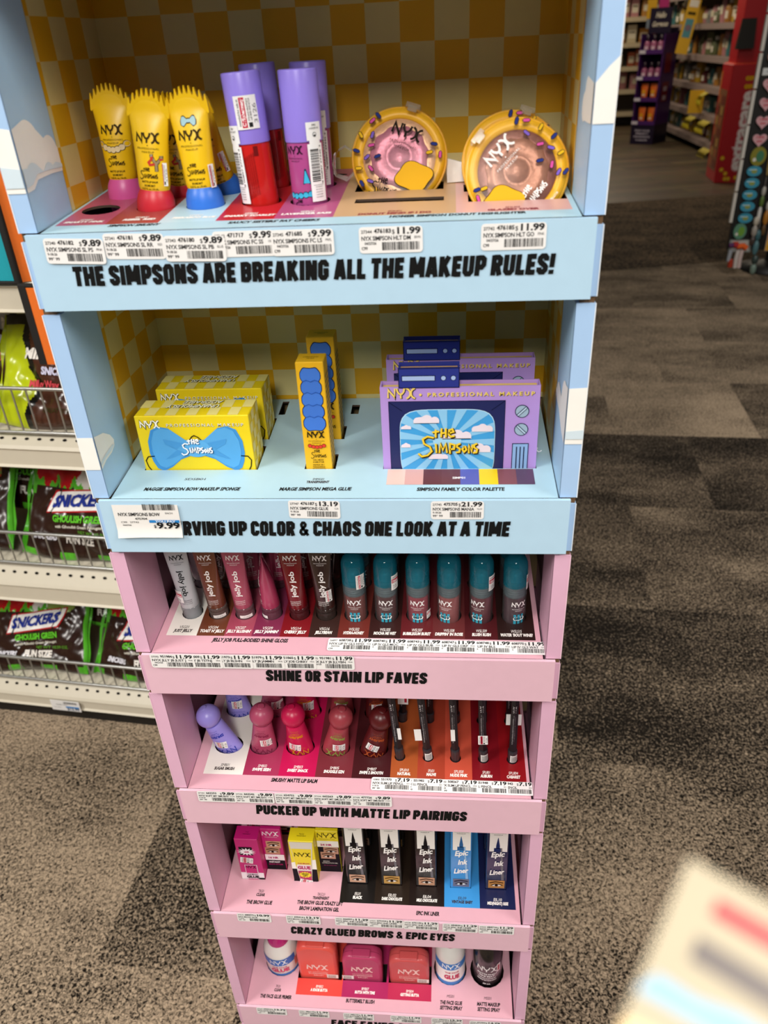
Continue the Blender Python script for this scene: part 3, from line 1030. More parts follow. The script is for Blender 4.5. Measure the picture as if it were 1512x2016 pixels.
def blush_stick(label, body, t, y, art, ang):
    """fat stick: coloured glossy barrel, violet cap, long white barcode strip"""
    s = sink(t, y)
    r = .0126
    root = thing('blush_stick', label, 'blush stick', group='violet capped blush sticks')
    zc, zt = s + .0375, s + .0790
    mb = MB()
    mb.lathe([(.0110, 0), (.0120, .0015), (.0120, zc - .002), (.0116, zc)], plastic(body, .18), 36)
    mb.build('barrel', root)
    mb = MB()
    mb.lathe([(.0124, zc), (r, zc + .0006), (r, zt - .0010), (.0122, zt - .0002), (.0115, zt)], plastic('#9885e8', .32), 36)
    mb.build('cap', root)
    mb = MB()
    P = round_front(.0120, .0002)
    rr = random.Random(3)
    if art == 'lines':
        for i in range(9):
            mb.text('%s INGREDIENTS %s' % ('SHIMMER BLUSH STICK CHEEK COLOR FARD'[i:i + 20], 'DIMETHICONE MICA SILICA CI 77491 OCTYL STEARATE'), P, ang * .0120 + .0012 + i * .0014, s + .0145 + .0006 * i, .0009, '#4d0c0c', width=.026, up=True)
        mb.rect(ang * .012 + .0125, s + .030, ang * .012 + .0155, s + .036, P, '#6d1010', 2)
    else:
        logo(mb, P, -.0060, s + .0355, .0120, '#2a1226', wt=.05)
        for g, m, q in ((.0006, '#123a55', .0002), (0, '#3fb3d8', .0004)):
            PP = round_front(.0120, q)
            mb.poly([(-.0010 - g, s + .0128 - g), (.0032 + g, s + .0128 - g), (.0008 + g * .4, s + .0205 + g * 2), (.0003 - g * .4, s + .0205 + g * 2)], PP, m)
            for i in range(5):
                mb.disc(-.0110 + i * .0035, s + .0048 + .0004 * abs(i - 1), .0017 + g * .8, PP, m, n=12)
                if i:
                    mb.rect(-.0128 + i * .0035 - .0008 - g, s + .0046, -.0128 + i * .0035 + .0008 + g, s + .0054 + g, PP, m)
        mb.lines(NAME, P, -.0095, s - .0035, .010, .0005, '#2a1226')
    mb.build('barrel_print', root)
    # wrap-round barcode strip with a tear notch
    mb = MB()
    PP = round_front(.0128, .0003, ang)
    w = .0054
    white = paper('#f2f2f2')
    mb.rect(-w, s + .0010, w, zc - .0012, PP, white, 5, 2)
    mb.rect(-w * .72, zc - .0012, w * .72, zc + .0008, PP, white, 5, 1)
    mb.rect(-w, zc + .0008, w, zc + .0115, PP, white, 5, 2)
    PQ = round_front(.0128, .0005, ang)
    rr = random.Random(11)
    z = s + .0135
    while z < zc - .0045:
        h = rr.choice((.00018, .00018, .00035, .0006))
        mb.rect(-w * .75, z, w * .35, z + h, PQ, '#1d1d1d', 3)
        z += h + rr.choice((.0002, .0003, .0005))
    mb.text('8 00897 27744 4' if art == 'lines' else '8 00897 27345 3', PQ, w * .72, s + .0235, .0012, '#222222', width=.0235, up=True)
    mb.rect(-w * .7, s + .0112, w * .7, s + .0114, PQ, '#222222', 2)
    for i, q in enumerate(('DISTR. INGREDIENTS', 'NEW YORK USA', 'MADE IN', 'CONTINUED', 'NYXCOSMETICS')):
        mb.text(q, PQ, 0, s + .0098 - i * .0016, .0007, '#555555', width=.0052)
    mb.text('SFB01' if art == 'lines' else 'SFB02', PQ, 0, zc + .0092, .0011, '#333333', width=.003)
    mb.text('SNARKY SCARLET' if art == 'lines' else 'LAVENDER SASS', PQ, 0, zc + .0074, .0010, '#333333', width=.0068)
    mb.disc(0, zc + .0042, .0014, PQ, '#555555', n=12)
    mb.disc(0, zc + .0042, .0010, round_front(.0128, .0006, ang), '#f2f2f2', n=12)
    mb.disc(0, zc + .0036, .0007, round_front(.0128, .0007, ang), '#222222', n=8)
    mb.build('barcode_strip', root)
    return root


for lb, body, x, y, lean, art, ang, st in (('red barrelled blush stick with violet cap and white shop sticker, front of the red pair', '#c1211d', -.0386, .0641, -3.2, 'lines', -.80, True),
                                           ('red barrelled blush stick behind the one with the shop sticker', '#a5181a', -.0395, .1138, -2.3, 'lines', -.12, False),
                                           ('mauve barrelled blush stick with turquoise print, front of the mauve pair', '#a84a86', -.0042, .0620, -.8, 'beads', .72, False),
                                           ('mauve barrelled blush stick standing behind the turquoise printed one', '#a84a86', -.0056, .1085, -.3, 'beads', .55, False)):
    o = blush_stick(lb, body, 1, y, art, ang)
    if st:
        s = sink(1, y)
        sticker(round_front(.0126, .0006, .22), 0, s + .0560, .0145, .0195, o)
    pose(o, x, y, FL[1], lean, 0, 0, sink(1, y))


def compact(label, pan, pan2, deco, dark):
    """round yellow compact standing on edge: base, pan with embossed rim, clear lid with printed decoration, clasp"""
    root = thing('round_compact', label, 'compact', group='round yellow compacts')
    Rr, th = .0340, .0125
    cz = Rr
    A = lambda prof: [(r, z) for r, z in prof]

    def turn(prof, m, name, parent, seg=56):
        mb = MB()
        rings = [[(r * math.cos(2 * PI * j / seg), yy, cz + r * math.sin(2 * PI * j / seg)) for j in range(seg)] for r, yy in prof]
        mb.loft(rings, m, True, True)
        return mb.build(name, parent)
    turn([(.0315, th / 2), (.0335, th / 2 - .001), (.0340, .001), (.0340, -.0005), (.0330, -.0008), (.0322, -.0012), (.0322, -.0022), (.0262, -.0022), (.0258, -.0008)], plastic('#f3bb06', .42), 'case', root)
    # pan
    mb = MB()
    n = 64
    shim = mat(pan, .38, metal=.25, var=.16, bump=.25, scale=420)
    shim2 = mat(pan2, .38, metal=.3, var=.14, bump=.2, scale=420)
    ring = lambda r, y, k=0.0: [((r + k * math.sin(11 * 2 * PI * j / n)) * math.cos(2 * PI * j / n), y, cz + (r + k * math.sin(11 * 2 * PI * j / n)) * math.sin(2 * PI * j / n)) for j in range(n)]
    mb.loft([ring(.0257, -.0012), ring(.0245, -.0017), ring(.0205, -.0019, .0007)], shim2, True, False)
    mb.loft([ring(.0205, -.0019, .0007), ring(.0196, -.0029, .0006), ring(.0150, -.0032), ring(.0095, -.0026), ring(.0075, -.0018), ring(.0070, -.0024), ring(.0002, -.0026)], shim, True, False)
    mb.build('powder_pan', root)
    lid = turn([(.0338, -.0008), (.0338, -.0050), (.0330, -.0060), (.0305, -.0064), (.0001, -.0065)], film('#fffaf2', .99, .2, None, .08, .008), 'clear_lid', root)
    # printed decoration on the lid, tilted like the lid
    mb = MB()
    P0 = lambda x, z: Vector((x, -.0067, cz + z))
    P1 = lambda x, z: Vector((x, -.0069, cz + z))
    P2 = lambda x, z: Vector((x, -.0071, cz + z))
    rot, tint, marks, bloom = deco
    Pl = rot2(P0, 0, 0, R(rot))
    logo(mb, Pl, 0, .0205 if rot < 0 else .0212, .0205, tint, wt=.05)
    for k, (ang, rad, col, tw) in enumerate(marks):
        cx, cy = rad * math.cos(R(ang)), rad * math.sin(R(ang))
        for g, m, PP in ((.0005, '#4a2a10', P1), (0, col, P2)):
            q = rot2(PP, cx, cy, R(tw))
            mb.poly([(.0022 + g, -.0004), (.0022 + g, .0004), (.0015, .0009 + g), (-.0015, .0009 + g), (-.0022 - g, .0004), (-.0022 - g, -.0004), (-.0015, -.0009 - g), (.0015, -.0009 - g)], q, m)
    # plain yellow splash in place of the drawn figure
    bx, by = bloom
    for g, m, PP in ((.0005, '#4a3208', P1), (0, '#eeb422', P2)):
        out = []
        for i in range(40):
            a = 2 * PI * i / 40
            rr_ = .0100 + g + .0010 * math.sin(4 * a + .6)
            out.append((bx + 1.25 * rr_ * math.cos(a), by + .95 * rr_ * math.sin(a)))
        mb.poly(out, PP, m)
    if rot < 0:
        mb.lines(NAME, rot2(P1, -.0215, -.0245, R(-12)), 0, 0, .019, .0008, tint)
    else:
        mb.lines(NAME, rot2(P1, .0085, -.0260, R(52)), 0, 0, .019, .0008, tint)
        mb.text('DEEP', rot2(P1, .0215, -.0215, R(52)), 0, 0, .0016, tint)
        mb.text('ILLUMINATOR', rot2(P1, .0238, -.0190, R(52)), 0, 0, .0014, tint, width=.009)
    mb.build('lid_print', root)
    # clasp at the rim
    mb = MB()
    ca = R(72 if rot < 0 else 141)
    Pc = lambda u, y, v: Vector((math.cos(ca) * v - math.sin(ca) * u, y, cz + math.sin(ca) * v + math.cos(ca) * u))
    for u0, u1, v0, v1, y0, y1 in ((-.0050, .0050, .0318, .0352, -.0072, .0015), (-.0032, .0032, .0295, .0335, -.0078, -.0064)):
        vs = [Pc(u, y, v) for v in (v0, v1) for y in (y0, y1) for u in (u0, u1)]
        mb.add(vs, [(0, 1, 3, 2), (4, 6, 7, 5), (0, 4, 5, 1), (2, 3, 7, 6), (0, 2, 6, 4), (1, 5, 7, 3)], film('#e9e2cf', .82, .08))
    mb.build('clasp', root)
    return root


SP = ['#23337c', '#d2509a', '#e2b41d', '#7d5fc0', '#23337c', '#d2509a', '#7d5fc0', '#e2b41d']
mk1 = [(128, .0295, SP[1], 40), (118, .0300, SP[0], -50), (143, .0230, SP[3], 70), (152, .0300, SP[2], -60), (160, .0205, SP[1], 10), (173, .0300, SP[0], -20), (182, .0225, SP[3], 40), (182, .0150, SP[0], 20),
       (196, .0295, SP[2], 0), (203, .0215, SP[1], -50), (220, .0265, SP[3], -20), (215, .0320, SP[0], -60), (14, .0255, SP[0], -10), (2, .0215, SP[2], 10), (-2, .0290, SP[1], 85)]
mk2 = [(92, .0295, SP[0], 75), (80, .0300, SP[1], 0), (76, .0225, SP[3], -40), (60, .0290, SP[2], 60), (40, .0300, SP[0], 45), (46, .0205, SP[1], 10), (30, .0245, SP[3], -15), (18, .0290, SP[2], 30), (18, .0150, SP[0], 10),
       (5, .0220, SP[1], 80), (-6, .0265, SP[3], 60), (-5, .0310, SP[0], 50), (205, .0290, SP[0], 20), (208, .0245, SP[2], 20), (215, .0310, SP[1], -70)]
o = compact('round yellow compact with pink shimmer pan, standing behind an empty slot', '#c97b9a', '#d3a888', (-22, '#20140c', mk1, (.0105, -.0150)), True)
pose(o, .0557, .0860, ZT[1] + SL[1] * .086 - .0125, 0, 24)
o = compact('round yellow compact with brown shimmer pan, white lettering, front of its pair', '#a3705e', '#7d4a40', (46, '#fbf4ee', mk2, (-.0085, -.0200)), False)
pose(o, .1355, .0460, ZT[1] + SL[1] * .046 - .0165, 0, 23)
o = compact('round yellow compact mostly hidden behind the brown shimmer one', '#a3705e', '#7d4a40', (-22, '#fbf4ee', mk2[:6], (.0105, -.0150)), False)
pose(o, .1335, .0760, ZT[1] + SL[1] * .076 - .0165, 0, 23)

# crumpled clear seal with a white and red scrap beside the pink compact, and a loose white flap
mb = MB()
pts = []
rr = random.Random(5)
ringsW = []
for k in range(7):
    a = R(35 + k * 48)
    ringsW.append([(.0085 * math.cos(a) + rr.uniform(-.001, .001), (w - .5) * .012 + rr.uniform(-.001, .001), .013 + .011 * math.sin(a) + rr.uniform(-.0012, .0012)) for w in (0, .33, .66, 1)])
mb.loft(ringsW, film('#f6f3ee', .72, .12), False, False, closed=False)
sl = mb.build('clear_seal', None, (.0150, .112, ZT[1] + SL[1] * .112 + .0005))
tag(sl, 'crumpled clear plastic seal left of the pink shimmer compact', 'plastic seal')
mb = MB()
mb.add([(-.0086, -.001, .006), (-.0072, -.001, .004), (-.0062, -.001, .0205), (-.0078, -.001, .0190)], [(0, 1, 2, 3)], paper('#e8e2e0'))
mb.add([(-.0080, -.0013, .008), (-.0074, -.0013, .0072), (-.0068, -.0013, .0185), (-.0074, -.0013, .0178)], [(0, 1, 2, 3)], '#b5303c')
mb.build('printed_scrap', sl)
mb = MB()
mb.add([(-.006, 0, 0), (.006, -.001, .0006), (.006, .001, .0125), (-.0065, .004, .0155), (-.0058, .0012, 0), (.006, .0002, .0006), (.006, .0022, .0127), (-.0065, .0052, .0157)],
       [(0, 1, 2, 3), (7, 6, 5, 4), (0, 4, 5, 1), (1, 5, 6, 2), (2, 6, 7, 3), (3, 7, 4, 0)], paper('#ece7e2'))
tag(mb.build('paper_flap', None, (.0955, .0985, ZT[1] + SL[1] * .0985 + .0003)), 'small blank white card flap between the two compact columns', 'paper flap')


# ------------------------------------------------------------------ second tier
def carton(mb, x0, x1, y0, y1, z0, z1, m, bevel=.0006):
    mb.box((x0, y0, z0), (x1, y1, z1), m, bevel)


def sponge_box(label, x0, x1, y0, dep, vis):
    t = 2
    s = sink(t, y0)
    w, h = x1 - x0, vis + s
    root = thing('sponge_box', label, 'makeup box', ((x0 + x1) / 2, y0 + dep / 2, FL[t]), group='yellow boxes with blue bow pictures')
    mb = MB()
    a, b = -w / 2, w / 2
    f, k = -dep / 2, dep / 2
    yel = paper('#f0d318')
    carton(mb, a, b, f, k, 0, h, yel)
    mb.build('carton', root)
    mb = MB()
    cy, cc = paper('#efd21a'), paper('#efe08a')
    nx, q = 11, w / 11
    for i in range(nx):
        for j in range(2):
            if (i + j) % 2:
                mb.rect(a + i * q, f + .0008 + j * (dep - .0016) / 2, a + (i + 1) * q, f + .0008 + (j + 1) * (dep - .0016) / 2, flat((0, 0, h + .0002), (1, 0, 0), (0, 1, 0)), cc)
    Pt = flat((0, 0, h + .0004), (-1, 0, 0), (0, -1, 0))
    for ww, m, dz in ((.0016, '#2b2a20', 0), (0, '#fbf7d8', .0002)):
        Pz = (lambda dz: lambda x, y: Pt(x, y) + Vector((0, 0, dz)))(dz)
        bo = .075 if ww else .02
        mb.text('UNANIMOUSLY', Pz, .002, -.0045, .0058, m, width=.0425, bold=bo, shear=.15)
        mb.text('ADORABLE', Pz, -.004, -.0125, .0058, m, width=.0315, bold=bo, shear=.15)
    mb.build('top_print', root)
    mb = MB()
    Ps = flat((b + .0003, 0, 0), (0, 1, 0), (0, 0, 1))
    for i in range(4):
        for j in range(9):
            if (i + j) % 2:
                mb.rect(f + .0008 + i * (dep - .0016) / 4, h - (j + 1) * .0082, f + .0008 + (i + 1) * (dep - .0016) / 4, h - j * .0082 - .0003, Ps, cc)
    mb.build('side_print', root)
    # front picture: a plain blue bow shaped sponge
    mb = MB()
    P = flat((0, f - .0002, 0))
    P2 = flat((0, f - .0004, 0))
    P3 = flat((0, f - .0006, 0))
    z = s + .0205
    for dz, m, PP in ((-.0003, '#4a431a', P), (0, '#fffbe8', P2)):
        mb.lines(NYX, PP, a + .004, h - .0100 + dz, .0155, .0011 if dz == 0 else .0021, m)
        mb.text('PROFESSIONAL MAKEUP', PP, .0100, h - .0092 + dz, .0026, m, width=.0620, bold=.0 if dz == 0 else .05, track=.22)
    bow = []
    R_ = [(.0000, z + .0060), (.008, z + .0062), (.013, z + .0105), (.020, z + .0165), (.028, z + .0180), (.0345, z + .0150), (.0385, z + .0050), (.0390, z - .0050), (.0375, z - .0130), (.0350, z - .0190), (.0300, z - .0215), (.0225, z - .0180), (.014, z - .0110), (.006, z - .0080), (0, z - .0078)]
    bow = R_ + [(-x, y) for x, y in R_[::-1][1:-1]]
    mb.stroke([(-.005, z + .0050), (-.002, z + .0090), (0, z + .0100), (.003, z + .0085), (.006, z + .0050)], .0009, P2, '#2b2614')
    for sg in (-1, 1):
        mb.stroke([(sg * .034, z - .008), (sg * .041, z - .0085), (sg * .0435, z - .0120), (sg * .0425, z - .0175), (sg * .040, z - .022)], .0009, P2, '#2b2614')
    mb.poly(bow, P2, paper('#3f93d6'))
    mb.poly([(x * .93, z + (y - z) * .90 + .0006) for x, y in bow], P3, paper('#58a8e2'))
    P4 = flat((0, f - .0008, 0))
    for sg in (-1, 1):
        mb.poly([(sg * .010, z + .0035), (sg * .026, z + .0070), (sg * .0245, z + .0025), (sg * .016, z - .002)][::-sg], P4, paper('#4a9ad8'))
        mb.poly([(sg * .010, z - .0050), (sg * .016, z - .0025), (sg * .027, z - .0110), (sg * .020, z - .0090)][::-sg], P4, paper('#4a9ad8'))
    mb.disc(0, z - .001, .0115, P4, paper('#5fb0e8'), ry=.0078, n=28)
    for d, m in ((.0005, '#1d4d7a'), (0, '#ffffff')):
        mb.lines(NAME, flat((0, f - (.0010 if d else .0012), 0)), -.0125 + d, z - .0062 - d, .0255, .0010, m, ky=.0225)
    mb.build('front_print', root)
    return root


sponge_box('yellow box with blue bow picture, in front of its twin', -.1562, -.0645, .0408, .0312, .0475)
sponge_box('yellow box with blue bow picture, partly hidden behind its twin', -.1540, -.0637, .0880, .0312, .0463)


def glue_box(label, x, y0, w, dep, vis):
    t = 2
    s = sink(t, y0)
    h = vis + s
    root = thing('brow_styler_box', label, 'makeup box', (x, y0 + dep / 2, FL[t]), group='tall yellow boxes with blue scalloped prints')
    mb = MB()
    a, b, f, k = -w / 2, w / 2, -dep / 2, dep / 2
    carton(mb, a, b, f, k, 0, h, paper('#edb61c'))
    mb.build('carton', root)
    mb = MB()
    P, P2, P3 = flat((0, f - .0002, 0)), flat((0, f - .0006, 0)), flat((0, f - .0008, 0))
    bumps = []
    for i in range(5):
        zc = h - .0105 - i * .0098
        wv = w * (.355 + .010 * i)
        e = lambda c, p: math.copysign(abs(c) ** p, c)
        bumps.append([(wv * e(math.cos(2 * PI * q / 36), .7), zc + (.0060 + .0005 * math.cos(6 * PI * q / 18)) * e(math.sin(2 * PI * q / 36), .8)) for q in range(36)])
    for i, bp_ in enumerate(bumps):
        cx, cz = 0, sum(q[1] for q in bp_) / 36
        mb.poly([(x_ * 1.07, cz + (z_ - cz) * 1.11) for x_, z_ in bp_], flat((0, f - .0002 - .00002 * i, 0)), '#16224c')
    for i, bp_ in enumerate(bumps):
        mb.poly(bp_, flat((0, f - .0004 - .00003 * i, 0)), paper('#3f74cf' if i % 2 else '#4178d4'))
        zc = h - .0105 - i * .0098
        if i:
            mb.stroke([(-w * .30, zc + .0052), (-w * .15, zc + .0064), (0, zc + .0050), (w * .15, zc + .0064), (w * .30, zc + .0052)], .0005, flat((0, f - .0008, 0)), '#2a55a8')
    logo(mb, P2, 0, s + .0330, w * .62, '#33260a', wt=.06)
    for i in range(5):
        cx = -.0056 + i * .0028
        mb.disc(cx, s + .0195 + .0003 * (i - 2) ** 2, .0017, P2, '#5a1612', n=12)
        mb.disc(cx, s + .0195 + .0003 * (i - 2) ** 2, .0014, P3, '#d8402f', n=12)
    mb.lines(NAME, P2, -w * .27, s + .0098, w * .58, .00045, '#33260a')
    for i, q in enumerate(('2-IN-1 BROW', '& HAIR STYLER', 'FIXATEUR 2 EN 1', 'POUR LES SOURCILS', 'ET LES CHEVEUX')):
        mb.text(q, P2, 0, s + .0075 - i * .0019 - (.0006 if i > 1 else 0), .0012, '#33260a', width=.0085 + .0004 * i, bold=.02)
    Pt = flat((0, 0, h + .0002), (-1, 0, 0), (0, -1, 0))
    mb.text('TRANSPARENT', Pt, 0, -.002, .0016, '#4a3a10', width=.012)
    mb.text('SMMG01', Pt, 0, .001, .0016, '#4a3a10', width=.006)
    Ps = flat((b + .0002, 0, 0), (0, 1, 0), (0, 0, 1))
    rr = random.Random(2)
    for i in range(26):
        for j in range(3):
            mb.rect(f + .002 + j * .0052, .004 + i * .0042, f + .0062 + j * .0052, .0062 + i * .0042, Ps, '#a98f52')
    mb.build('box_print', root)
    return root


glue_box('tall slim yellow box with blue scalloped column print, front of its pair', -.0128, .0412, .0212, .0190, .0895)
glue_box('tall slim yellow box standing behind the front blue scalloped one', -.0112, .0872, .0222, .0190, .0892)


def palette(label, x0, x1, y0, dep, vis):
    t = 2
    s = sink(t, y0)
    w, h = x1 - x0, vis + s
    a, b, f, k = -w / 2, w / 2, -dep / 2, dep / 2
    root = thing('palette_sleeve', label, 'makeup palette', ((x0 + x1) / 2, y0 + dep / 2, FL[t]), group='lilac television shaped palettes')
    lil = paper('#b592d8')
    mb = MB()
    e = .0011
    for p, q in (((a, f, 0), (b, f + e, h)), ((a, k - e, 0), (b, k, h)), ((a, f + e, 0), (a + e, k - e, h)), ((b - e, f + e, 0), (b, k - e, h)), ((a + e, f + e, 0), (b - e, k - e, .0012))):
        mb.box(p, q, lil)
    mb.build('sleeve', root)
    mb = MB()
    mb.box((a + .002, f + .0025, .0014), (b - .002, k - .0025, h - .0022), paper('#e9c55a'))
    mb.build('tray_card', root)
    # set-top box tab on the upper edge
    v0, v1 = a + w * .119, a + w * .500
    tab = MB()
    navy = paper('#26338c')
    for p, q in (((v0, f - .0003, h - .0008), (v1, f + e, h + .0150)), ((v0, k - e, h - .001), (v1, k, h + .0150)), ((v0, f + e, h - .001), (v0 + e, k - e, h + .0135)), ((v1 - e, f + e, h - .001), (v1, k - e, h + .0135))):
        tab.box(p, q, navy)
    tab.box((v0 + .0015, f + .003, h), (v1 - .0015, k - .003, h + .0125), paper('#d9a93c'))
    P, P2, P3, P4 = (flat((0, f - .0005 - i * .0002, 0)) for i in range(4))
    ol = '#10163a'
    tab.stroke([(v0 + .0003, h - .0005), (v1 - .0003, h - .0005), (v1 - .0003, h + .0147), (v0 + .0003, h + .0147), (v0 + .0003, h - .0005)], .0006, P, ol)
    tab.rect(v0 + .0025, h + .0048, v0 + .0275, h + .0092, P, ol)
    tab.rect(v0 + .0030, h + .0053, v0 + .0270, h + .0087, P2, paper('#a9c0ea'))
    for q in (.0335, .0408):
        tab.disc(v0 + q, h + .0070, .0021, P, ol)
        tab.disc(v0 + q, h + .0070, .0017, P2, paper('#a9c0ea'))
    tab.build('top_tab', root)
    mb = MB()
    Pz = lambda i: flat((0, f - .0002 - i * .0002, 0))
    for d, m, i in ((.0004, '#2a2038', 0), (0, '#f0d06a', 1)):
        mb.lines(NYX, Pz(i), a + w * .050 + d, h - .0090 - d, w * .172, .0013 if i else .0019, m)
        mb.text('PROFESSIONAL', Pz(i), a + w * .505 + d, h - .0078 - d, .0032, m, width=w * .415, bold=.03, track=.25)
        mb.text('MAKEUP', Pz(i), a + w * .855 + d, h - .0078 - d, .0032, m, width=w * .220, bold=.03, track=.25)
        mb.disc(a + w * .255 + d, h - .0062 - d, .0011, Pz(i), m, n=8)
    # screen: navy surround, rounded glass, rays and clouds
    sx0, sx1, sz1 = a + w * .053, a + w * .785, h - .0118
    mb.rect(sx0 - .0004, s - .012, sx1 + .0004, sz1 + .0004, Pz(0), '#0c1130')
    mb.rect(sx0, s - .012, sx1, sz1, Pz(1), paper('#1a2259'))
    mb.stroke([(sx0, sz1), (sx0 + .010, sz1 - .0075)], .0004, Pz(2), '#0c1130')
    mb.stroke([(sx1, sz1), (sx1 - .010, sz1 - .0075)], .0004, Pz(2), '#0c1130')
    gx0, gx1, gz1 = a + w * .120, a + w * .725, h - .0185
    gz0 = s - .010
    cx, cz = (gx0 + gx1) / 2, (gz0 + gz1) / 2 + .004
    glass = []
    N = 64
    for i in range(N):
        an = 2 * PI * i / N
        c, sn = math.cos(an), math.sin(an)
        q = (abs(c) ** 5 + abs(sn) ** 5) ** (-1 / 5)
        glass.append(((gx0 + gx1) / 2 + q * c * (gx1 - gx0) / 2, (gz0 + gz1) / 2 + q * sn * (gz1 - gz0) / 2))
    mb.poly([(x + (.0005 if x > cx else -.0005), z + .0005) for x, z in glass], Pz(2), paper('#bfe2f5'))
    mb.poly(glass, Pz(3), paper('#3f9fdc'))
    for i in range(0, N, 4):
        mb.poly([(cx, cz), glass[i], glass[i + 1], glass[(i + 2) % N]], Pz(4), paper('#8cc6ea'))
    mb.disc(cx, cz, .011, Pz(5), paper('#9ed0ec'), ry=.008)

    def cloud(x, z, ww, hh):
        pts = [(x - ww, z - hh * .5), (x + ww, z - hh * .5)] + scallop(x + ww * .6, z - .1 * hh, ww * .36, -30, 90, 5) + scallop(x + .05 * ww, z + hh * .1, ww * .42, 30, 140, 6) + scallop(x - ww * .6, z - .15 * hh, ww * .33, 90, 210, 5)
        mb.poly(pts, Pz(6), paper('#e9dbe4'))
    for q in ((cx - .016, gz1 - .0085, .0105, .004), (cx + .0265, gz1 - .0155, .0085, .005), (cx + .007, cz + .0045, .012, .004), (gx0 + .0045, gz1 - .014, .0042, .003), (cx + .024, cz - .0065, .010, .006), (cx - .007, cz - .0135, .008, .0035), (gx0 + .0040, cz - .003, .0038, .004)):
        cloud(*q)
    for d, m, i in ((.0007, '#3a2a10', 7), (0, '#f0c832', 8)):
        mb.lines(NAME, Pz(i), cx - .0225 + d, cz - .0120 - d, .0455, .00145 if i == 8 else .0021, m, ky=.0385)
    # knobs and grille
    kx = a + w * .893
    for z, an in ((h - .0205, 45), (h - .0355, -45)):
        mb.disc(kx, z, .0053, Pz(1), '#1c2447', n=28)
        mb.disc(kx, z, .0047, Pz(2), paper('#9fb6c9'), n=28)
        q = rot2(Pz(3), kx, z, R(an))
        mb.rect(-.0045, -.0011, .0045, .0011, q, '#1c2447')
        mb.rect(-.0044, -.0006, .0044, .0006, rot2(Pz(4), kx, z, R(an)), paper('#b9cfe2'))
    mb.rect(kx - .0063, s - .012, kx + .0063, h - .0472, Pz(1), '#1c2447')
    mb.rect(kx - .0057, s - .012, kx + .0057, h - .0478, Pz(2), paper('#8fb2de'))
    for q in (-.0028, 0, .0028):
        mb.rect(kx + q - .0004, s - .012, kx + q + .0004, h - .0500, Pz(3), '#1c2447')
    mb.build('front_print', root)
    return root


pal = palette('lilac television shaped palette sleeve, whole screen showing, front of its pair', .0390, .1582, .0410, .0125, .0688)
mb = MB()
mb.tube([(.060, .002, DEEP[2] + .0175), (.0612, .0025, DEEP[2] + .0160), (.0605, .0020, DEEP[2] + .0145), (.0618, .0010, DEEP[2] + .0135), (.0632, .0005, DEEP[2] + .0140), (.0640, 0, DEEP[2] + .0152)], .0004, plastic('#f1efe8'), 6)
mb.build('torn_string', pal)
palette('lilac television shaped palette sleeve half hidden behind its twin', .0400, .1590, .0945, .0125, .0660)


# ------------------------------------------------------------------ third tier
def gloss_tube(label, colr, ch, y, yaw, dark, back=False):
    """flat squeezed gloss tube on a round clear cap"""
    t = 3
    s = sink(t, y)
    root = thing('lip_gloss_tube', label, 'lip gloss', group='lip gloss tubes on the pink tray')
    mb = MB()
    mb.lathe([(.0076, s - .006), (.0070, s + .009), (.0066, s + .0100)], plastic(ch, .3), 24)
    mb.build('nozzle', root)
    mb = MB()
    mb.lathe([(.0085, 0), (.0088, .001), (.0088, s + .0060), (.0086, s + .0064), (.0090, s + .0070), (.0090, s + .0098), (.0084, s + .0104)], film(dark, .80, .05), 32)
    mb.build('clear_cap', root)
    z0, z1 = s + .0098, s + .0720
    a = seam((z0, .0080), (z0 + .0012, .0086), (z0 + .030, .0090), (z1 - .010, .0100), (z1 - .0006, .0102), (z1, .0098))
    b = seam((z0, .0080), (z0 + .0012, .0086), (z0 + .030, .0066), (z1 - .010, .0016), (z1, .0006))
    mb = MB()
    zs = [z0, z0 + .0012, z0 + .01, z0 + .02, z0 + .03, z0 + .04, z0 + .048, z1 - .006]
    rings = [oval_ring(a(z), b(z), z) for z in zs]
    for q in (.5, .8, 1):
        z = z1 - .006 + q * .006
        k = math.sqrt(max(.05, 1 - (q * .93) ** 4)) * .25 + .75
        rings.append(oval_ring(a(z) * k, b(z), z))
    mb.loft(rings, mat(colr, .2, var=.05, coat=.5))
    mb.build('tube', root)
    mb = MB()
    P = fan(a, b)
    tx = '#1b1b1e' if colr == '#b9bcc0' else '#f4efec'
    logo(mb, P, 0, s + .0655, .0120, tx, wt=.05)
    fl = 1 if tx != '#1b1b1e' else -1
    if fl > 0:
        mb.text('jelly job', P, .0022, s + .0375, .0048, tx, width=.026, bold=.018, up=True)
    else:
        mb.text('jelly job', lambda x, z: P(-x, 2 * (s + .0375) - z), .0015, s + .0375, .0048, tx, width=.026, bold=.018, up=True)
    for i, q in enumerate(('FULL-BODIED SHINE GLOSS', 'GLOSS BRILLANT REPULPANT', '0.25 fl. oz. | 7.5 mL')):
        mb.text(q, P, 0, s + .0190 - i * .0018, .0009, tx, width=.0095)
    mb.build('front_print', root)
    return root


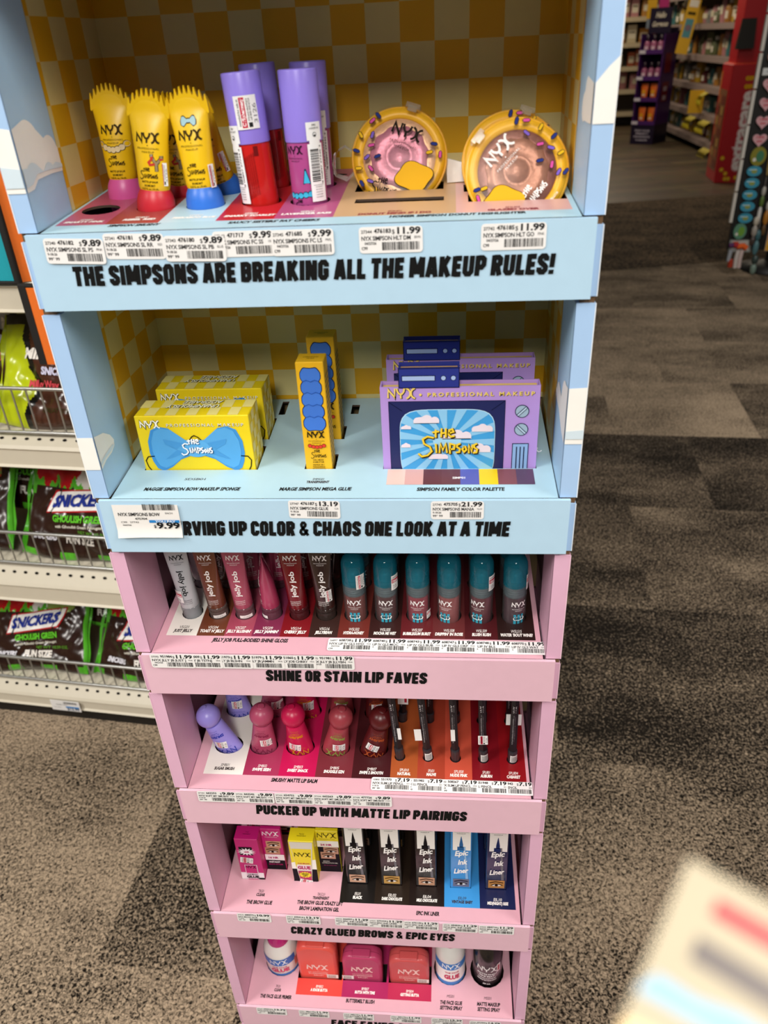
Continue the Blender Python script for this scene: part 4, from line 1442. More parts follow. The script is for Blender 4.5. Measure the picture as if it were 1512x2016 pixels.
JJ = [('#b9bcc0', '#9b9ea2', '#d6d7d9', 'clear grey', 'leftmost'), ('#6b3a26', '#5a2e1d', '#b09a92', 'caramel brown', 'second'), ('#a64a60', '#8b3a4e', '#b98f98', 'rose pink', 'third'),
      ('#a83a5c', '#8d2d4b', '#a97085', 'raspberry pink', 'fourth'), ('#6e0c16', '#540a11', '#8a3a40', 'deep red', 'fifth'), ('#33201d', '#241512', '#6a5650', 'dark brown', 'sixth')]
LE = [-3.7, -3.4, -2.7, -2.1, -2.4, -1.0]
protos = []
for i, (c, ch, dk, nm, wh) in enumerate(JJ):
    o = gloss_tube('%s lip gloss tube in the front row, %s from the left' % (nm, wh), c, ch, .052, 0, dk)
    s = sink(3, .052)
    k = copy_tree(o, '%s lip gloss tube in the back row, %s from the left' % (nm, wh))
    if i == 0:
        st = sticker(round_front(.0090, .0004, -.75), 0, s + .0245, .0090, .0130, o, False)
    if i == 5:
        sticker(round_front(.0092, .0006, .62), 0, s + .0265, .0062, .0125, o)
    if i in (2, 3, 1):
        mb = MB()
        mb.rect(-.006, s + .0004, .006, s + .0036, round_front(.0089, .0003, .35), paper('#f1ece9'), 5)
        mb.text('LOT 3M126', round_front(.0089, .0005, .35), 0, s + .0014, .0011, '#888888', width=.006)
        mb.build('cap_label', o)
    pose(o, JJX[i], .052, FL[3], LE[i], 0, -74 if i == 3 else (8 if i == 0 else 0), s)
    pose(k, JJX[i] - .001, .095, FL[3], LE[i] * .6 + (4 if i in (3, 5) else 0), 3, (20, -35, 10, 12, 5, -20)[i], s)


def roller(label, colr, y, ang, dk):
    """chubby clear bottle: coloured gloss, clear ribbed collar, teal domed cap"""
    t = 3
    s = sink(t, y)
    root = thing('lip_gloss_bottle', label, 'lip gloss', group='teal capped gloss bottles on the pink tray')
    r = .0104
    mb = MB()
    mb.lathe([(.0085, .0006), (.0091, .002), (.0091, s + .0250), (.0080, s + .0262)], mat(colr, .22, var=.08, coat=.4), 28)
    mb.build('gloss_filling', root)
    mb = MB()
    mb.lathe([(.0094, 0), (r, .0012), (r, s + .0262), (.0100, s + .0272)], film('#f3eeee', .96, .04, None, .3), 36)
    mb.build('bottle', root)
    mb = MB()
    pr = [(.0092, s + .0262)]
    for i in range(4):
        z = s + .0275 + i * .0024
        pr += [(.0093, z), (.0086, z + .0004), (.0086, z + .0014), (.0093, z + .0018)]
    mb.lathe(pr, plastic('#5d6468', .25), 28)
    mb.build('screw_collar', root)
    mb = MB()
    mb.lathe([(.0102, s + .0262), (.0105, s + .0270), (.0105, s + .0372)], film('#93a4a8', .80, .05, '#dfe8ea', .35), 36, cap=False)
    mb.build('cap_skirt', root)
    mb = MB()
    mb.lathe([(.0105, s + .0372), (.0105, s + .0560), (.0101, s + .0598), (.0089, s + .0630), (.0069, s + .0652), (.0045, s + .0664), (.0020, s + .0668), (.0002, s + .0668)], film('#2592aa', .66, .05, '#8ccfdb', .45), 36, cap=False)
    mb.build('domed_cap', root)
    mb = MB()
    mb.lathe([(.0062, s + .0385), (.0062, s + .0440), (.0058, s + .0470), (.0042, s + .0492), (.0020, s + .0502), (.0002, s + .0503)], plastic('#2f8d9c', .3), 24)
    mb.lathe([(.0078, s + .0372), (.0078, s + .0400), (.0070, s + .0404)], plastic('#3b6a75', .3), 24)
    mb.build('roller_tip', root)
    mb = MB()
    P = round_front(r, .0002, ang)
    P2 = round_front(r, .0004, ang)
    P3 = round_front(r, .0006, ang)
    logo(mb, P, 0, s + .0228, .0125, '#f4efee', wt=.05)
    for q in (-.0034, 0, .0034):
        mb.rect(q - .0011, s - .001, q + .0011, s + .0092, P, '#3aa3bd', 2)
    z = s + .0050
    for g, m, PP in ((.0003, '#223a44', P2), (0, '#f2f2ee', P3)):
        mb.poly([(-.0050 - g, z), (-.0040, z + .0019 + g), (0, z + .0024 + g), (.0040, z + .0019 + g), (.0050 + g, z), (.0040, z - .0019 - g), (0, z - .0024 - g), (-.0040, z - .0019 - g)], PP, m)
    mb.text('LIP I V', round_front(r, .0008, ang), 0, z - .0010, .0021, '#1a1d20', width=.0078, bold=.04)
    mb.build('bottle_print', root)
    return root


LV = [('#6e322c', 'amber brown', 0, 'first'), ('#4a2426', 'dark cocoa', .05, 'second'), ('#8c3040', 'rosy red', -.02, 'third'), ('#8f4a4a', 'dusty rose', -.38, 'fourth'), ('#612430', 'berry', -.40, 'fifth'), ('#3f2530', 'dark plum', .33, 'sixth')]
for i, (c, nm, ang, wh) in enumerate(LV):
    o = roller('%s gloss bottle with teal cap in the front row, %s of six' % (nm, wh), c, .0523, ang, '#000000')
    s = sink(3, .0523)
    k = copy_tree(o, '%s gloss bottle with teal cap in the back row, %s of six' % (nm, wh))
    if i == 0:
        sticker(round_front(.0106, .0006, .70), 0, s + .0430, .0085, .0150, o)
        sticker(round_front(.0106, .0006, .55), 0, s + .060, .0085, .0150, k)
    elif i in (1, 4):
        sticker(round_front(.0106, .0006, .95), 0, s + .0420, .0085, .0155, o, False)
        sticker(round_front(.0106, .0006, .35 if i == 1 else -.5), 0, s + .060, .0085, .0150, k)
    elif i == 5:
        sticker(round_front(.0106, .0006, 1.35), 0, s + .0420, .0085, .0155, o, False)
    elif i == 2:
        sticker(round_front(.0106, .0008, 1.05), 0, s + .0060, .0060, .0085, o, False)
    pose(o, LVX[i], .0523, FL[3], (0, .9, .2, 0, -.4, -.4)[i], 0, 0, s)
    pose(k, LVX[i] - .0005, .096, FL[3], 0, 0, (10, -20, 15, 0, 20, 40)[i], s)


# ------------------------------------------------------------------ fourth tier
def bulb_balm(label, colr, word, y):
    t = 4
    s = sink(t, y)
    root = thing('lip_balm_tube', label, 'lip balm', group='lip balm tubes with round ball caps')
    a = seam((0, .0130), (s - .004, .0140), (s + .010, .0128), (s + .025, .0108), (s + .0345, .0096), (s + .036, .0088))
    b = seam((0, .0030), (s - .004, .0075), (s + .010, .0085), (s + .025, .0095), (s + .0345, .0094), (s + .036, .0086))
    body = mat(colr, .34, var=.03, spec=.5)
    mb = MB()
    mb.loft([oval_ring(a(z), b(z), z) for z in (0, s - .010, s - .004, s + .003, s + .010, s + .018, s + .025, s + .030, s + .0345, s + .036)], body)
    mb.build('tube', root)
    mb = MB()
    zc, r = s + .0465, .0124
    pr = [(.0075, zc - r * .80)]
    for i in range(1, 14):
        an = R(-58 + i * 10.4)
        pr.append((r * math.cos(an), zc + r * math.sin(an)))
    pr += [(.0038, zc + r * .962), (.0034, zc + r * .99), (.0028, zc + r * 1.0), (.0003, zc + r * 1.0)]
    mb.lathe(pr, body, 32)
    mb.build('ball_cap', root)
    mb = MB()
    P = fan(a, b)
    Pu = lambda x, z: P(-x, 2 * (s + .0225) - z)         # this print is upside down
    mb.text('SMUSHY', Pu, 0, s + .0195, .0036, word, width=.0150, bold=.06)
    mb.text('MATTE LIP BALM', Pu, 0, s + .0175, .0010, word, width=.0095, bold=.02)
    mb.text('BAUME MAT', Pu, 0, s + .0157, .0010, word, width=.0070, bold=.02)
    mb.text('0.27 fl. oz. 8 mL', Pu, 0, s + .0130, .0010, word, width=.0085)
    mb.lines(NYX, Pu, -.0095, s + .0415, .0190, .0011, word)
    mb.text('PROFESSIONAL', Pu, 0, s + .0385, .0010, word, width=.0150, track=.12)
    mb.text('MAKEUP', Pu, 0, s + .0367, .0010, word, width=.0085, track=.12)
    mb.build('front_print', root)
    return root


SM = [('#9a90e2', '#3a45b0', 'lilac', 'first'), ('#b04a69', '#8a2f4e', 'dusty pink', 'second'), ('#c2184c', '#d9871f', 'hot pink', 'third'), ('#9c3c46', '#8f9f4a', 'brick rose', 'fourth'), ('#551517', '#b0522c', 'maroon', 'fifth')]
for i, (c, wd, nm, wh) in enumerate(SM):
    o = bulb_balm('%s lip balm tube with ball cap, front row, %s from the left' % (nm, wh), c, wd, .0535)
    s = sink(4, .0535)
    k = copy_tree(o, '%s lip balm tube with ball cap, back row, %s from the left' % (nm, wh))
    b_ = seam((s, .0080), (s + .02, .0093))
    a_ = seam((s, .0138), (s + .02, .0112))
    P = fan(a_, b_, .0006)
    sx, sz = ((-.0010, .0115), (.0050, .0140), (-.0030, .0085), (.0030, .0105), (-.0025, .0110))[i]
    sticker(rot2(P, sx, s + sz, R((-15, 4, -8, 6, -10)[i])), 0, 0, .0125, .0095, o, True)
    sticker(rot2(P, (.0015, .006, .004, 0, 0)[i], s + .018, R(-6)), 0, 0, .0110, .0110, k, True)
    pose(o, SMX[i], .0535, FL[4], (-19.5, 4, -3.7, 10.7, 11.8)[i], 0, 0, s)
    pose(k, SMX[i] + .001, .1008, FL[4], (-5, 2, -4, 3, -5)[i], 2, (5, 0, 0, 0, 8)[i], s)


def lip_pencil(label, y, tipc):
    t = 4
    s = sink(t, y)
    root = thing('lip_pencil', label, 'lip pencil', group='black lip pencils standing in the red strips')
    mb = MB()
    n = 6
    hexr = [(.0041 * math.cos(2 * PI * (i + .5) / n), .0041 * math.sin(2 * PI * (i + .5) / n)) for i in range(n)]
    z1 = s + .1060
    mb.loft([[(x, y_, z) for x, y_ in hexr] for z in (s + .013, z1)] + [[(x * .4, y_ * .4, z1 + .010) for x, y_ in hexr]], mat('#121015', .38, var=.02, spec=.3), False)
    mb.build('barrel', root)
    mb = MB()
    mb.lathe([(.0040, 0), (.0047, .001), (.0048, s + .0120), (.0048, s + .0142), (.0042, s + .0152)], plastic('#2c292e', .3), 20)
    mb.build('end_cap', root)
    mb = MB()
    f = -.0041 * math.cos(PI / 6) - .0002
    P = flat((0, f, 0))
    mb.lines(NYX, lambda x, z: P(-z, x), 0, 0, 0, .0005, '#d8d5d8')
    up = lambda x, z: P(.0014 - z, x)
    mb.lines(NYX, up, s + .070, 0, .0085, .0005, '#d8d5d8')
    mb.text('PROFESSIONAL MAKEUP', P, .0008, s + .0480, .0017, '#c9c6ca', width=.036, up=True, track=.1)
    mb.text('SLIM LIP PENCIL CRAYON A LEVRES', P, -.0008, s + .0440, .0010, '#a9a6aa', width=.036, up=True)
    mb.build('barrel_print', root)
    return root


for i, nm in enumerate(('first', 'second', 'third', 'fourth', 'fifth')):
    o = lip_pencil('black lip pencil in the front row, %s from the left of the five' % nm, .0446, None)
    s = sink(4, .0446)
    k = copy_tree(o, 'black lip pencil in the back row, behind the %s front pencil' % nm)
    flag = MB()
    if i == 3:
        sticker(flat((0, -.0052, s + .033)), 0, 0, .0095, .0125, o, True)
    elif i in (0, 1, 2, 4):
        dx = (.0035, -.0068, -.0012, 0)[min(i, 3)]
        ww = (.0035, .0070, .0042, .0150)[min(i, 3)]
        if i == 4:
            flag.rect(-ww / 2, s + .045, ww / 2, s + .060, flat((0, .0042, 0)), paper('#efeeec'))
        else:
            flag.rect(dx - ww / 2, s + .030, dx + ww / 2, s + .046, flat((0, -.0046, 0)), paper('#efeeec'))
        flag.build('security_sticker', o)
    if i in (1, 3, 4):
        mb = MB()
        PP = round_front(.0048, .0002, .3)
        mb.rect(-.0040, s + .001, .0040, s + .0105, PP, paper('#eceae6'), 4)
        for q in range(7):
            mb.rect(-.0030, s + .002 + q * .0011, .0030, s + .0025 + q * .0011, round_front(.0048, .0004, .3), '#555555', 3)
        mb.build('cap_label', o)
    pose(o, PCX[i], .0446, FL[4], (-4, -4.1, -2.2, -2.2, -.3)[i], 0, 0, s)
    if i == 0:
        mb = MB()
        mb.rect(-.005, s + .030, .006, s + .045, flat((0, -.0048, 0)), paper('#efeeec'))
        mb.rect(.002, s + .033, .0045, s + .043, flat((0, -.0050, 0)), '#b3263c')
        mb.build('security_sticker', k)
    pose(k, PCX[i] + .0005, .093, FL[4], (1.5, .6, -1.5, 1, -2)[i], 0, 0, s)


# ------------------------------------------------------------------ fifth tier
def eye_patch(mb, P, P2, P3, x, z, w, h, skin, brow='#4a3020'):
    mb.rect(x - w / 2, z - h / 2, x + w / 2, z + h / 2, P, paper(skin))
    mb.stroke([(x - w * .42, z + h * .18), (x - w * .05, z + h * .34), (x + w * .42, z + h * .22)], h * .12, P2, brow)
    mb.disc(x, z - h * .12, w * .28, P2, paper('#e9e2da'), ry=h * .13, n=14)
    mb.disc(x, z - h * .10, h * .14, P3, '#2a1a14', n=10)
    mb.stroke([(x - w * .34, z - h * .12), (x - w * .1, z + h * .06), (x + w * .16, z + h * .05), (x + w * .38, z - h * .08)], h * .08, P3, '#1c1210')


def brow_box(label, x0, w, wx1, main, wing, y0, kind):
    t = 5
    s = sink(t, y0)
    vis = .0745
    h = vis + s
    d = .0125
    ww = wx1 - x0 - w
    root = thing('brow_glue_box', label, 'makeup box', (x0 + w / 2, y0 + .01, FL[t]), group='stepped brow gel boxes')
    a, b, f, k = -w / 2, w / 2, -.01, -.01 + d + .0055
    mb = MB()
    carton(mb, a, b, f, k, 0, h, paper(main), .0005)
    mb.build('carton', root)
    mb = MB()
    carton(mb, b + .0002, b + ww, f + d + .0008, k, 0, h + .0015, paper(wing), .0004)
    mb.build('side_wing', root)
    mb = MB()
    P, P2, P3, P4 = (flat((0, f - .0002 - .0002 * i, 0)) for i in range(4))
    W, W2, W3 = (flat((0, f + d + .0006 - .0002 * i, 0)) for i in range(3))
    wc = b + ww / 2
    Pt = flat((0, f + d / 2 + .002, h + .0002), (1, 0, 0), (0, 1, 0))
    if kind == 'pink':
        star = []
        for i in range(28):
            r_ = .0115 if i % 2 else .0062
            star.append((-.0015 + r_ * math.cos(2 * PI * i / 28), s + .0520 + .62 * r_ * math.sin(2 * PI * i / 28)))
        mb.rect(a + .0035, s + .0455, b - .0080, s + .0605, P, '#1c1216')
        mb.poly(star, P2, '#f4f0f2')
        mb.text('16HR', P3, -.0015, s + .0505, .0028, '#c01a6a', width=.006, bold=.05)
        mb.rect(a, s - .004, b, s + .0125, P, '#f3eef0')
        mb.rect(b - .0075, s - .004, b, s + .003, P2, '#1c1216')
        mb.rect(-.0075, s - .002, .0075, s + .0275, P2, '#ead9e2')
        mb.rect(-.0067, s + .012, .0067, s + .0267, P3, paper('#c21a72'))
        mb.lines(NYX, P4, -.0062, s + .0215, .0124, .0008, '#3a0a24')
        mb.text('THE BROW', P4, 0, s + .0085, .0020, '#1c1216', width=.0125, bold=.03)
        mb.text('GLUE', P4, 0, s + .0028, .0046, '#1c1216', width=.0145, bold=.05)
        mb.rect(-.006, s - .002, .006, s + .0012, P4, paper('#c21a72'))
        mb.text('THE', Pt, 0, .0005, .0012, '#4a0a2a', width=.004)
        mb.text('TRANSPARENT', Pt, 0, -.002, .0012, '#4a0a2a', width=.009)
        mb.lines(NYX, W, wc - ww * .40, h - .0105, ww * .78, .0011, '#f4eef2')
        mb.text('PROFESSIONAL', W, wc, h - .0135, .0010, '#f4eef2', width=ww * .62)
        eye_patch(mb, W, W2, W3, wc + .0012, h - .0265, ww * .72, .0125, '#c99a78')
        eye_patch(mb, W2, W3, flat((0, f + d - .0002, 0)), wc - .001, h - .0380, ww * .72, .0125, '#b98a6a')
        mb.rect(b + .0008, h - .0560, b + ww - .0004, h - .0455, W, '#f3eef0')
        mb.text('16 HR', W2, wc - .002, h - .0530, .0036, '#b01a66', width=ww * .5, bold=.05)
        mb.rect(b + .0008, s + .0005, b + ww - .0004, h - .0560, W, '#17121a')
        mb.text('INSTANT', W2, wc - .001, h - .0610, .0030, '#f2eef0', width=ww * .55, bold=.03)
        mb.text('BROW STYLER', W2, wc, h - .0650, .0022, '#b01a66', width=ww * .7, bold=.03)
    else:
        mb.rect(a, s - .004, b, s + .0235, P, '#17121a')
        mb.poly([(a, s + .0235), (b, s + .0235), (b, s + .0420), (a, s + .0350)], P, paper('#f2efe6'))
        mb.poly([(-.0135, h - .001), (.0135, h - .001), (.0068, s - .002), (-.0068, s - .002)], P2, paper('#d9d3c8'))
        mb.poly([(-.0118, h - .0130), (.0112, h - .0130), (.0084, s + .0280), (-.0092, s + .0280)], P3, paper('#e8d022'))
        mb.lines(NYX, P4, -.0092, h - .0270, .0184, .0011, '#3a300a')
        mb.text('THE BROW', P4, 0, s + .0335, .0022, '#b01a5a', width=.0140, bold=.03)
        mb.rect(-.0082, s + .0215, .0082, s + .0325, P4, paper('#ead9dc'))
        mb.text('GLUE', flat((0, f - .0010, 0)), 0, s + .0240, .0062, '#b01a5a', width=.0150, bold=.05)
        mb.poly([(-.0078, s + .0205), (.0078, s + .0205), (.0068, s + .0015), (-.0068, s + .0015)], P4, paper('#b32a5e'))
        star = []
        for i in range(28):
            r_ = .0082 if i % 2 else .0060
            star.append((r_ * math.cos(2 * PI * i / 28), s + .0135 + .72 * r_ * math.sin(2 * PI * i / 28)))
        mb.poly(star, flat((0, f - .0010, 0)), paper('#ecd31c'))
        mb.text('CRAZY', flat((0, f - .0012, 0)), 0, s + .0140, .0024, '#1c1510', width=.0085, bold=.05)
        mb.text('LIFT', flat((0, f - .0012, 0)), 0, s + .0105, .0024, '#1c1510', width=.0055, bold=.05)
        mb.text('TBGCL01', Pt, 0, .0005, .0014, '#4a400a', width=.006)
        mb.text('TRANSPARENT', Pt, 0, -.002, .0014, '#4a400a', width=.011)
        mb.lines(NYX, W, wc - ww * .42, h - .0105, ww * .84, .0011, '#3a300a')
        mb.text('PROFESSIONAL', W, wc, h - .0135, .0010, '#3a300a', width=ww * .7)
        mb.rect(b + .0008, s, b + ww - .0004, h - .0195, W, '#17121a')
        mb.rect(b + .0008, h - .0270, b + ww - .0004, h - .0160, W2, '#f0ece2')
        mb.text('24 HR', W3, wc - .002, h - .0245, .0034, '#b01a66', width=ww * .5, bold=.05)
        eye_patch(mb, W2, W3, flat((0, f + d - .0002, 0)), wc + .003, h - .0335, ww * .66, .0125, '#b98c72')
        eye_patch(mb, W3, flat((0, f + d - .0002, 0)), flat((0, f + d - .0004, 0)), wc - .001, h - .0425, ww * .66, .0125, '#c09078')
        mb.text('BROW', W2, wc - .004, h - .0550, .0019, '#f0ece6', width=ww * .3)
        mb.text('LAMINATION GEL', W2, wc, h - .0582, .0019, '#f0ece6', width=ww * .72)
        mb.text('GEL DE LAMINATION', W2, wc, h - .0625, .0013, '#b0427a', width=ww * .6)
    mb.build('box_print', root)
    st = (-.003, s + .0375, .0150, .0100, -8) if kind == 'pink' else (0, s + .0010, .0150, .0080, -14)
    k2 = sticker(rot2(flat((0, f - .0014, 0)), st[0], st[1], R(st[4])), 0, 0, st[2], st[3], root, True)
    return root


BX = [('pink', '#c21a72', '#c21a72', -.1548, .0272, -.1035, 'magenta brow gel box with white starburst'), ('yellow', '#e9d51c', '#e9d51c', -.0921, .0291, -.0368, 'yellow and black brow gel box with yellow starburst')]
for kd, mc, wc_, x0, w, x1, nm in BX:
    o = brow_box(nm + ', front of its pair', x0, w, x1, mc, wc_, .0393, kd)
    k = copy_tree(o, nm.split(' with')[0] + ' glimpsed behind the front one')
    k.location.y += .045


def liner_box(label, colr, side, y0, skin, brow):
    t = 5
    s = sink(t, y0)
    h = s + .1130
    w, d = .0234, .0185
    root = thing('eyeliner_box', label, 'makeup box', group='tall eyeliner boxes')
    a, b, f, k = -w / 2, w / 2, 0, d
    mb = MB()
    carton(mb, a, b, f, k, 0, h, mat(colr, .25, var=.03, coat=.3), .0006)
    mb.build('carton', root)
    mb = MB()
    P, P2, P3, P4 = (flat((0, f - .0002 - .0002 * i, 0)) for i in range(4))
    mb.rect(a + .0025, s + .0700, b - .0012, h - .002, P, paper('#f1eee8'))
    mb.text('PROFESSIONAL', P2, 0, s + .1015, .0016, '#2a2424', width=.0165, track=.1)
    mb.text('MAKEUP', P2, 0, s + .0985, .0016, '#2a2424', width=.0095, track=.1)
    logo(mb, P2, 0, s + .1105, .016, '#1d1818', under=False)
    pen = {'#3b8fd0': '#2c5f96', '#18204a': '#1d2a5c'}.get(colr, '#141114')
    mb.poly([(-.0002, s + .0945), (.0003, s + .0945), (.0022, s + .0805), (-.0020, s + .0805)], P2, pen)
    mb.rect(-.0020, s + .0755, .0022, s + .0805, P2, pen)
    mb.rect(-.0042, s + .0700, .0048, s + .0765, P2, pen)
    mb.poly([(.0030, s + .0770), (.0046, s + .0765), (.0085, s + .0180), (.0055, s + .0180)], P3, paper('#6d6a70' if colr != '#3b8fd0' else '#8db8de'))
    for i, (q, wq, dx) in enumerate((('Epic', .0150, 0), ('Ink', .0100, .0012), ('Liner', .0160, -.0004))):
        mb.text(q, rot2(P4, dx, s + .0610 - i * .0162, R(9)), 0, 0, .0090, '#fbf8f4', width=wq, bold=.03, shear=.28)
    eye_patch(mb, P2, P3, P4, .0004, s + .0098, .0185, .0145, skin, brow)
    mb.build('box_print', root)
    return root


LN = [('#131113', 'black eyeliner box, leftmost of the three dark ones', '#d2a58a', '#3a2418'), ('#1c1512', 'black eyeliner box, middle of the three dark ones', '#c79a55', '#5a3c18'), ('#1b1110', 'brown black eyeliner box, rightmost of the three dark ones', '#c79678', '#4a3020'),
      ('#3b8fd0', 'sky blue eyeliner box beside the navy one', '#6f6878', '#2a2630'), ('#18204a', 'navy blue eyeliner box at the right end of the tray', '#c28a4a', '#3a2410')]
for i, (c, lb, sk, br) in enumerate(LN):
    o = liner_box(lb, c, None, .0392, sk, br)
    pose(o, LNX[i], .0392, FL[5], 0, 0, 0)
    k = copy_tree(o, 'eyeliner box behind the ' + ('leftmost dark one', 'middle dark one', 'rightmost dark one', 'sky blue one', 'navy one')[i])
    pose(k, LNX[i], .0877, FL[5], 0, 0, 0)


# ------------------------------------------------------------------ sixth tier
def blush_case(label, colr, x, vis, yaw=0.0):
    t = 6
    y0 = .0365
    s = sink(t, y0)
    w, d, h = .0515, .0195, vis + s
    root = thing('blush_compact', label, 'blush compact', (x, y0 + d / 2, FL[t]), group='rounded square blush compacts')
    m = plastic(colr, .32)

    def rr_(a, c, r, z, y0_, n=6):
        pts = []
        for cx, cz, q in ((a - r, c - r, 0), (-a + r, c - r, 90), (-a + r, -c + r, 180), (a - r, -c + r, 270)):
            for i in range(n + 1):
                an = R(q + 90 * i / n)
                pts.append((cx + r * math.cos(an), y0_, z + cz + r * math.sin(an)))
        return pts
    for nm, ya, yb, k in (('lid', -d / 2, -.001, 1), ('base', -.0004, d / 2, 1)):
        mb = MB()
        a, c, z = w / 2, h / 2, h / 2
        e = .0035
        ys = [(ya, e), (ya + e * .3, e * .3), (ya + e, 0), (yb, 0)] if nm == 'lid' else [(ya, 0), (yb - e, 0), (yb - e * .3, e * .3), (yb, e)]
        mb.loft([rr_(a - q, c - q, .0135, z, yy) for yy, q in ys], m, True)
        part = mb.build(nm, root)
        if nm == 'lid':
            mb = MB()
            P = flat((0, ya - .0002, 0))
            lt = '#f0c9c4'
            logo(mb, P, 0, s + .0300, .0270, lt, wt=.05)
            mb.text('buttermelt', P, 0, s + .0085, .0030, lt, width=.026)
            mb.text('blush', P, 0, s + .0040, .0028, lt, width=.013)
            mb.build('lid_print', part)
    mb = MB()
    mb.box((-.0115, -d / 2 + .0012, h - .0012), (.0115, .0015, h + .0022), m, .0006)
    mb.build('latch', root)
    mb = MB()
    P = flat((0, -d / 2 - .0004, 0))
    sx = {'#e0564c': .0185, '#b23c62': -.0195, '#c24f4f': .0180}[colr]
    mb.rect(sx - .0075, s + .0008, sx + .0075, s + .0090, P, paper('#efe9e4'))
    mb.bars(sx - .0065, s + .0015, sx + .0050, s + .0078, flat((0, -d / 2 - .0006, 0)), '#9a8f8a', 4, 12)
    mb.build('barcode_label', root)
    return root


blush_case('coral rounded square blush compact beside the white glue bottle', '#e0564c', -.0810, .0690)
blush_case('raspberry rounded square blush compact between coral and brick ones', '#b23c62', -.0225, .0515)
blush_case('brick pink rounded square blush compact beside the white spray bottle', '#c24f4f', .0385, .0510)


def bottle(label, name, cat, x, y, r, kind, grp=None):
    t = 6
    s = sink(t, y)
    root = thing(name, label, cat, (x, y, FL[t]))
    if kind == 'glue':
        body, cp = plastic('#e9e5df', .3), plastic('#c4197d', .3)
        mb = MB()
        mb.lathe([(r * .9, 0), (r, .002), (r, s + .030), (r * .97, s + .036), (r * .86, s + .043), (r * .68, s + .048), (r * .6, s + .050)], body, 40)
        mb.build('body', root)
        mb = MB()
        mb.lathe([(r * .62, s + .046), (r * .64, s + .048), (r * .62, s + .058), (r * .55, s + .066), (r * .40, s + .075), (r * .30, s + .084), (r * .24, s + .088)], cp, 28)
        mb.lathe([(r * .30, s + .055), (r * .30, s + .070)], cp, 4, c=(0, -r * .42))
        mb.build('twist_cap', root)
        mb = MB()
        P, P2, P3 = round_front(r, .0002, .05), round_front(r, .0004, .05), round_front(r, .0006, .05)
        mb.rect(-r * 1.2, s + .0205, r * 1.05, s + .0345, P, paper('#2f6fc0'), 10, 2)
        mb.lines(NYX, P2, -.0115, s + .0235, .0230, .0014, '#e6edf6')
        mb.rect(-r * 1.3, s - .002, r * 1.3, s + .0022, P, paper('#2f6fc0'), 10, 1)
        mb.text('THE FACE', P2, 0, s + .0160, .0024, '#c4306a', width=.020, bold=.03)
        mb.text('GLUE', P2, 0, s + .0065, .0080, '#d0486f', width=.024, bold=.06)
        mb.rect(r * .95, s + .008, r * 1.35, s + .024, P2, paper('#d77a6a'), 3)
        mb.build('label_print', root)
    elif kind == 'spray':
        mb = MB()
        mb.lathe([(r * .9, 0), (r, .002), (r, s + .052), (r * .96, s + .060), (r * .84, s + .070), (r * .66, s + .079), (r * .5, s + .084)], plastic('#d9d8d4', .25), 40)
        mb.build('body', root)
        mb = MB()
        mb.lathe([(r * .74, s + .074), (r * .74, s + .092), (r * .68, s + .094), (r * .66, s + .120), (r * .6, s + .122)], plastic('#c4197d', .3), 32)
        mb.build('cap', root)
        mb = MB()
        P, P2 = round_front(r, .0002, .06), round_front(r, .0004, .06)
        mb.rect(-r * 1.35, s + .0330, r * 1.35, s + .0470, P, paper('#2f7cc4'), 12, 2)
        mb.rect(-r * 1.35, s + .006, r * 1.35, s + .033, P, paper('#efecea'), 12, 2)
        mb.rect(-r * 1.35, s - .002, r * 1.35, s + .006, P, paper('#2f7cc4'), 12, 1)
        mb.lines(NYX, P2, -.0115, s + .0360, .0230, .0014, '#f2f4f8')
        mb.text('THE FACE', P2, .001, s + .0255, .0032, '#c4305a', width=.018, bold=.03)
        mb.text('GLUE', P2, .001, s + .0120, .0100, '#c4305a', width=.020, bold=.06)
        mb.build('label_print', root)
    else:
        mb = MB()
        mb.lathe([(r * .9, 0), (r, .002), (r, s + .054), (r * .97, s + .062), (r * .86, s + .072), (r * .66, s + .079), (r * .58, s + .081)], mat('#121013', .22, var=.02, coat=.3), 40)
        mb.build('body', root)
        mb = MB()
        mb.lathe([(r * .60, s + .079), (r * .62, s + .081), (r * .62, s + .096), (r * .58, s + .098), (r * .34, s + .100), (r * .34, s + .115), (r * .30, s + .117)], plastic('#2a262a', .25), 28)
        mb.build('pump', root)
        mb = MB()
        P = round_front(r, .0002, -.08)
        w = '#f0ecec'
        mb.lines(NYX, P, -.0130, s + .0340, .0260, .0015, w)
        for i, (q, ww) in enumerate((('MATTE FINISH', .026), ('FINI MAT', .020), ('LONG LASTING', .024), ('MAKEUP SETTING SPRAY', .026))):
            mb.text(q, P, 0, s + .0265 - i * .0045, .0030 if i < 2 else .0022, w, width=ww, bold=.02)
        mb.text('60 mL', P, 0, s + .0045, .0030, w, width=.010, bold=.02)
        mb.rect(.0125, s + .030, .0185, s + .048, round_front(r, .0004, -.08), paper('#e6d9d9'), 4, 2)
        mb.rect(.0140, s + .033, .0165, s + .045, round_front(r, .0006, -.08), '#b53a4a', 2, 2)
        mb.build('label_print', root)
    return root


o = bottle('small white glue style primer bottle with magenta twist cap', 'primer_bottle', 'primer bottle', -.1322, .0588, .0226, 'glue')
pose(o, -.1322, .0588, FL[6], -2, 0, 0, sink(6, .0588))
bottle('white setting spray bottle with blue band and magenta cap', 'setting_spray_bottle', 'spray bottle', .0917, .0550, .0192, 'spray')
bottle('matte black setting spray bottle at the right end of the lowest tray', 'setting_spray_bottle', 'spray bottle', .1399, .0545, .0188, 'black')
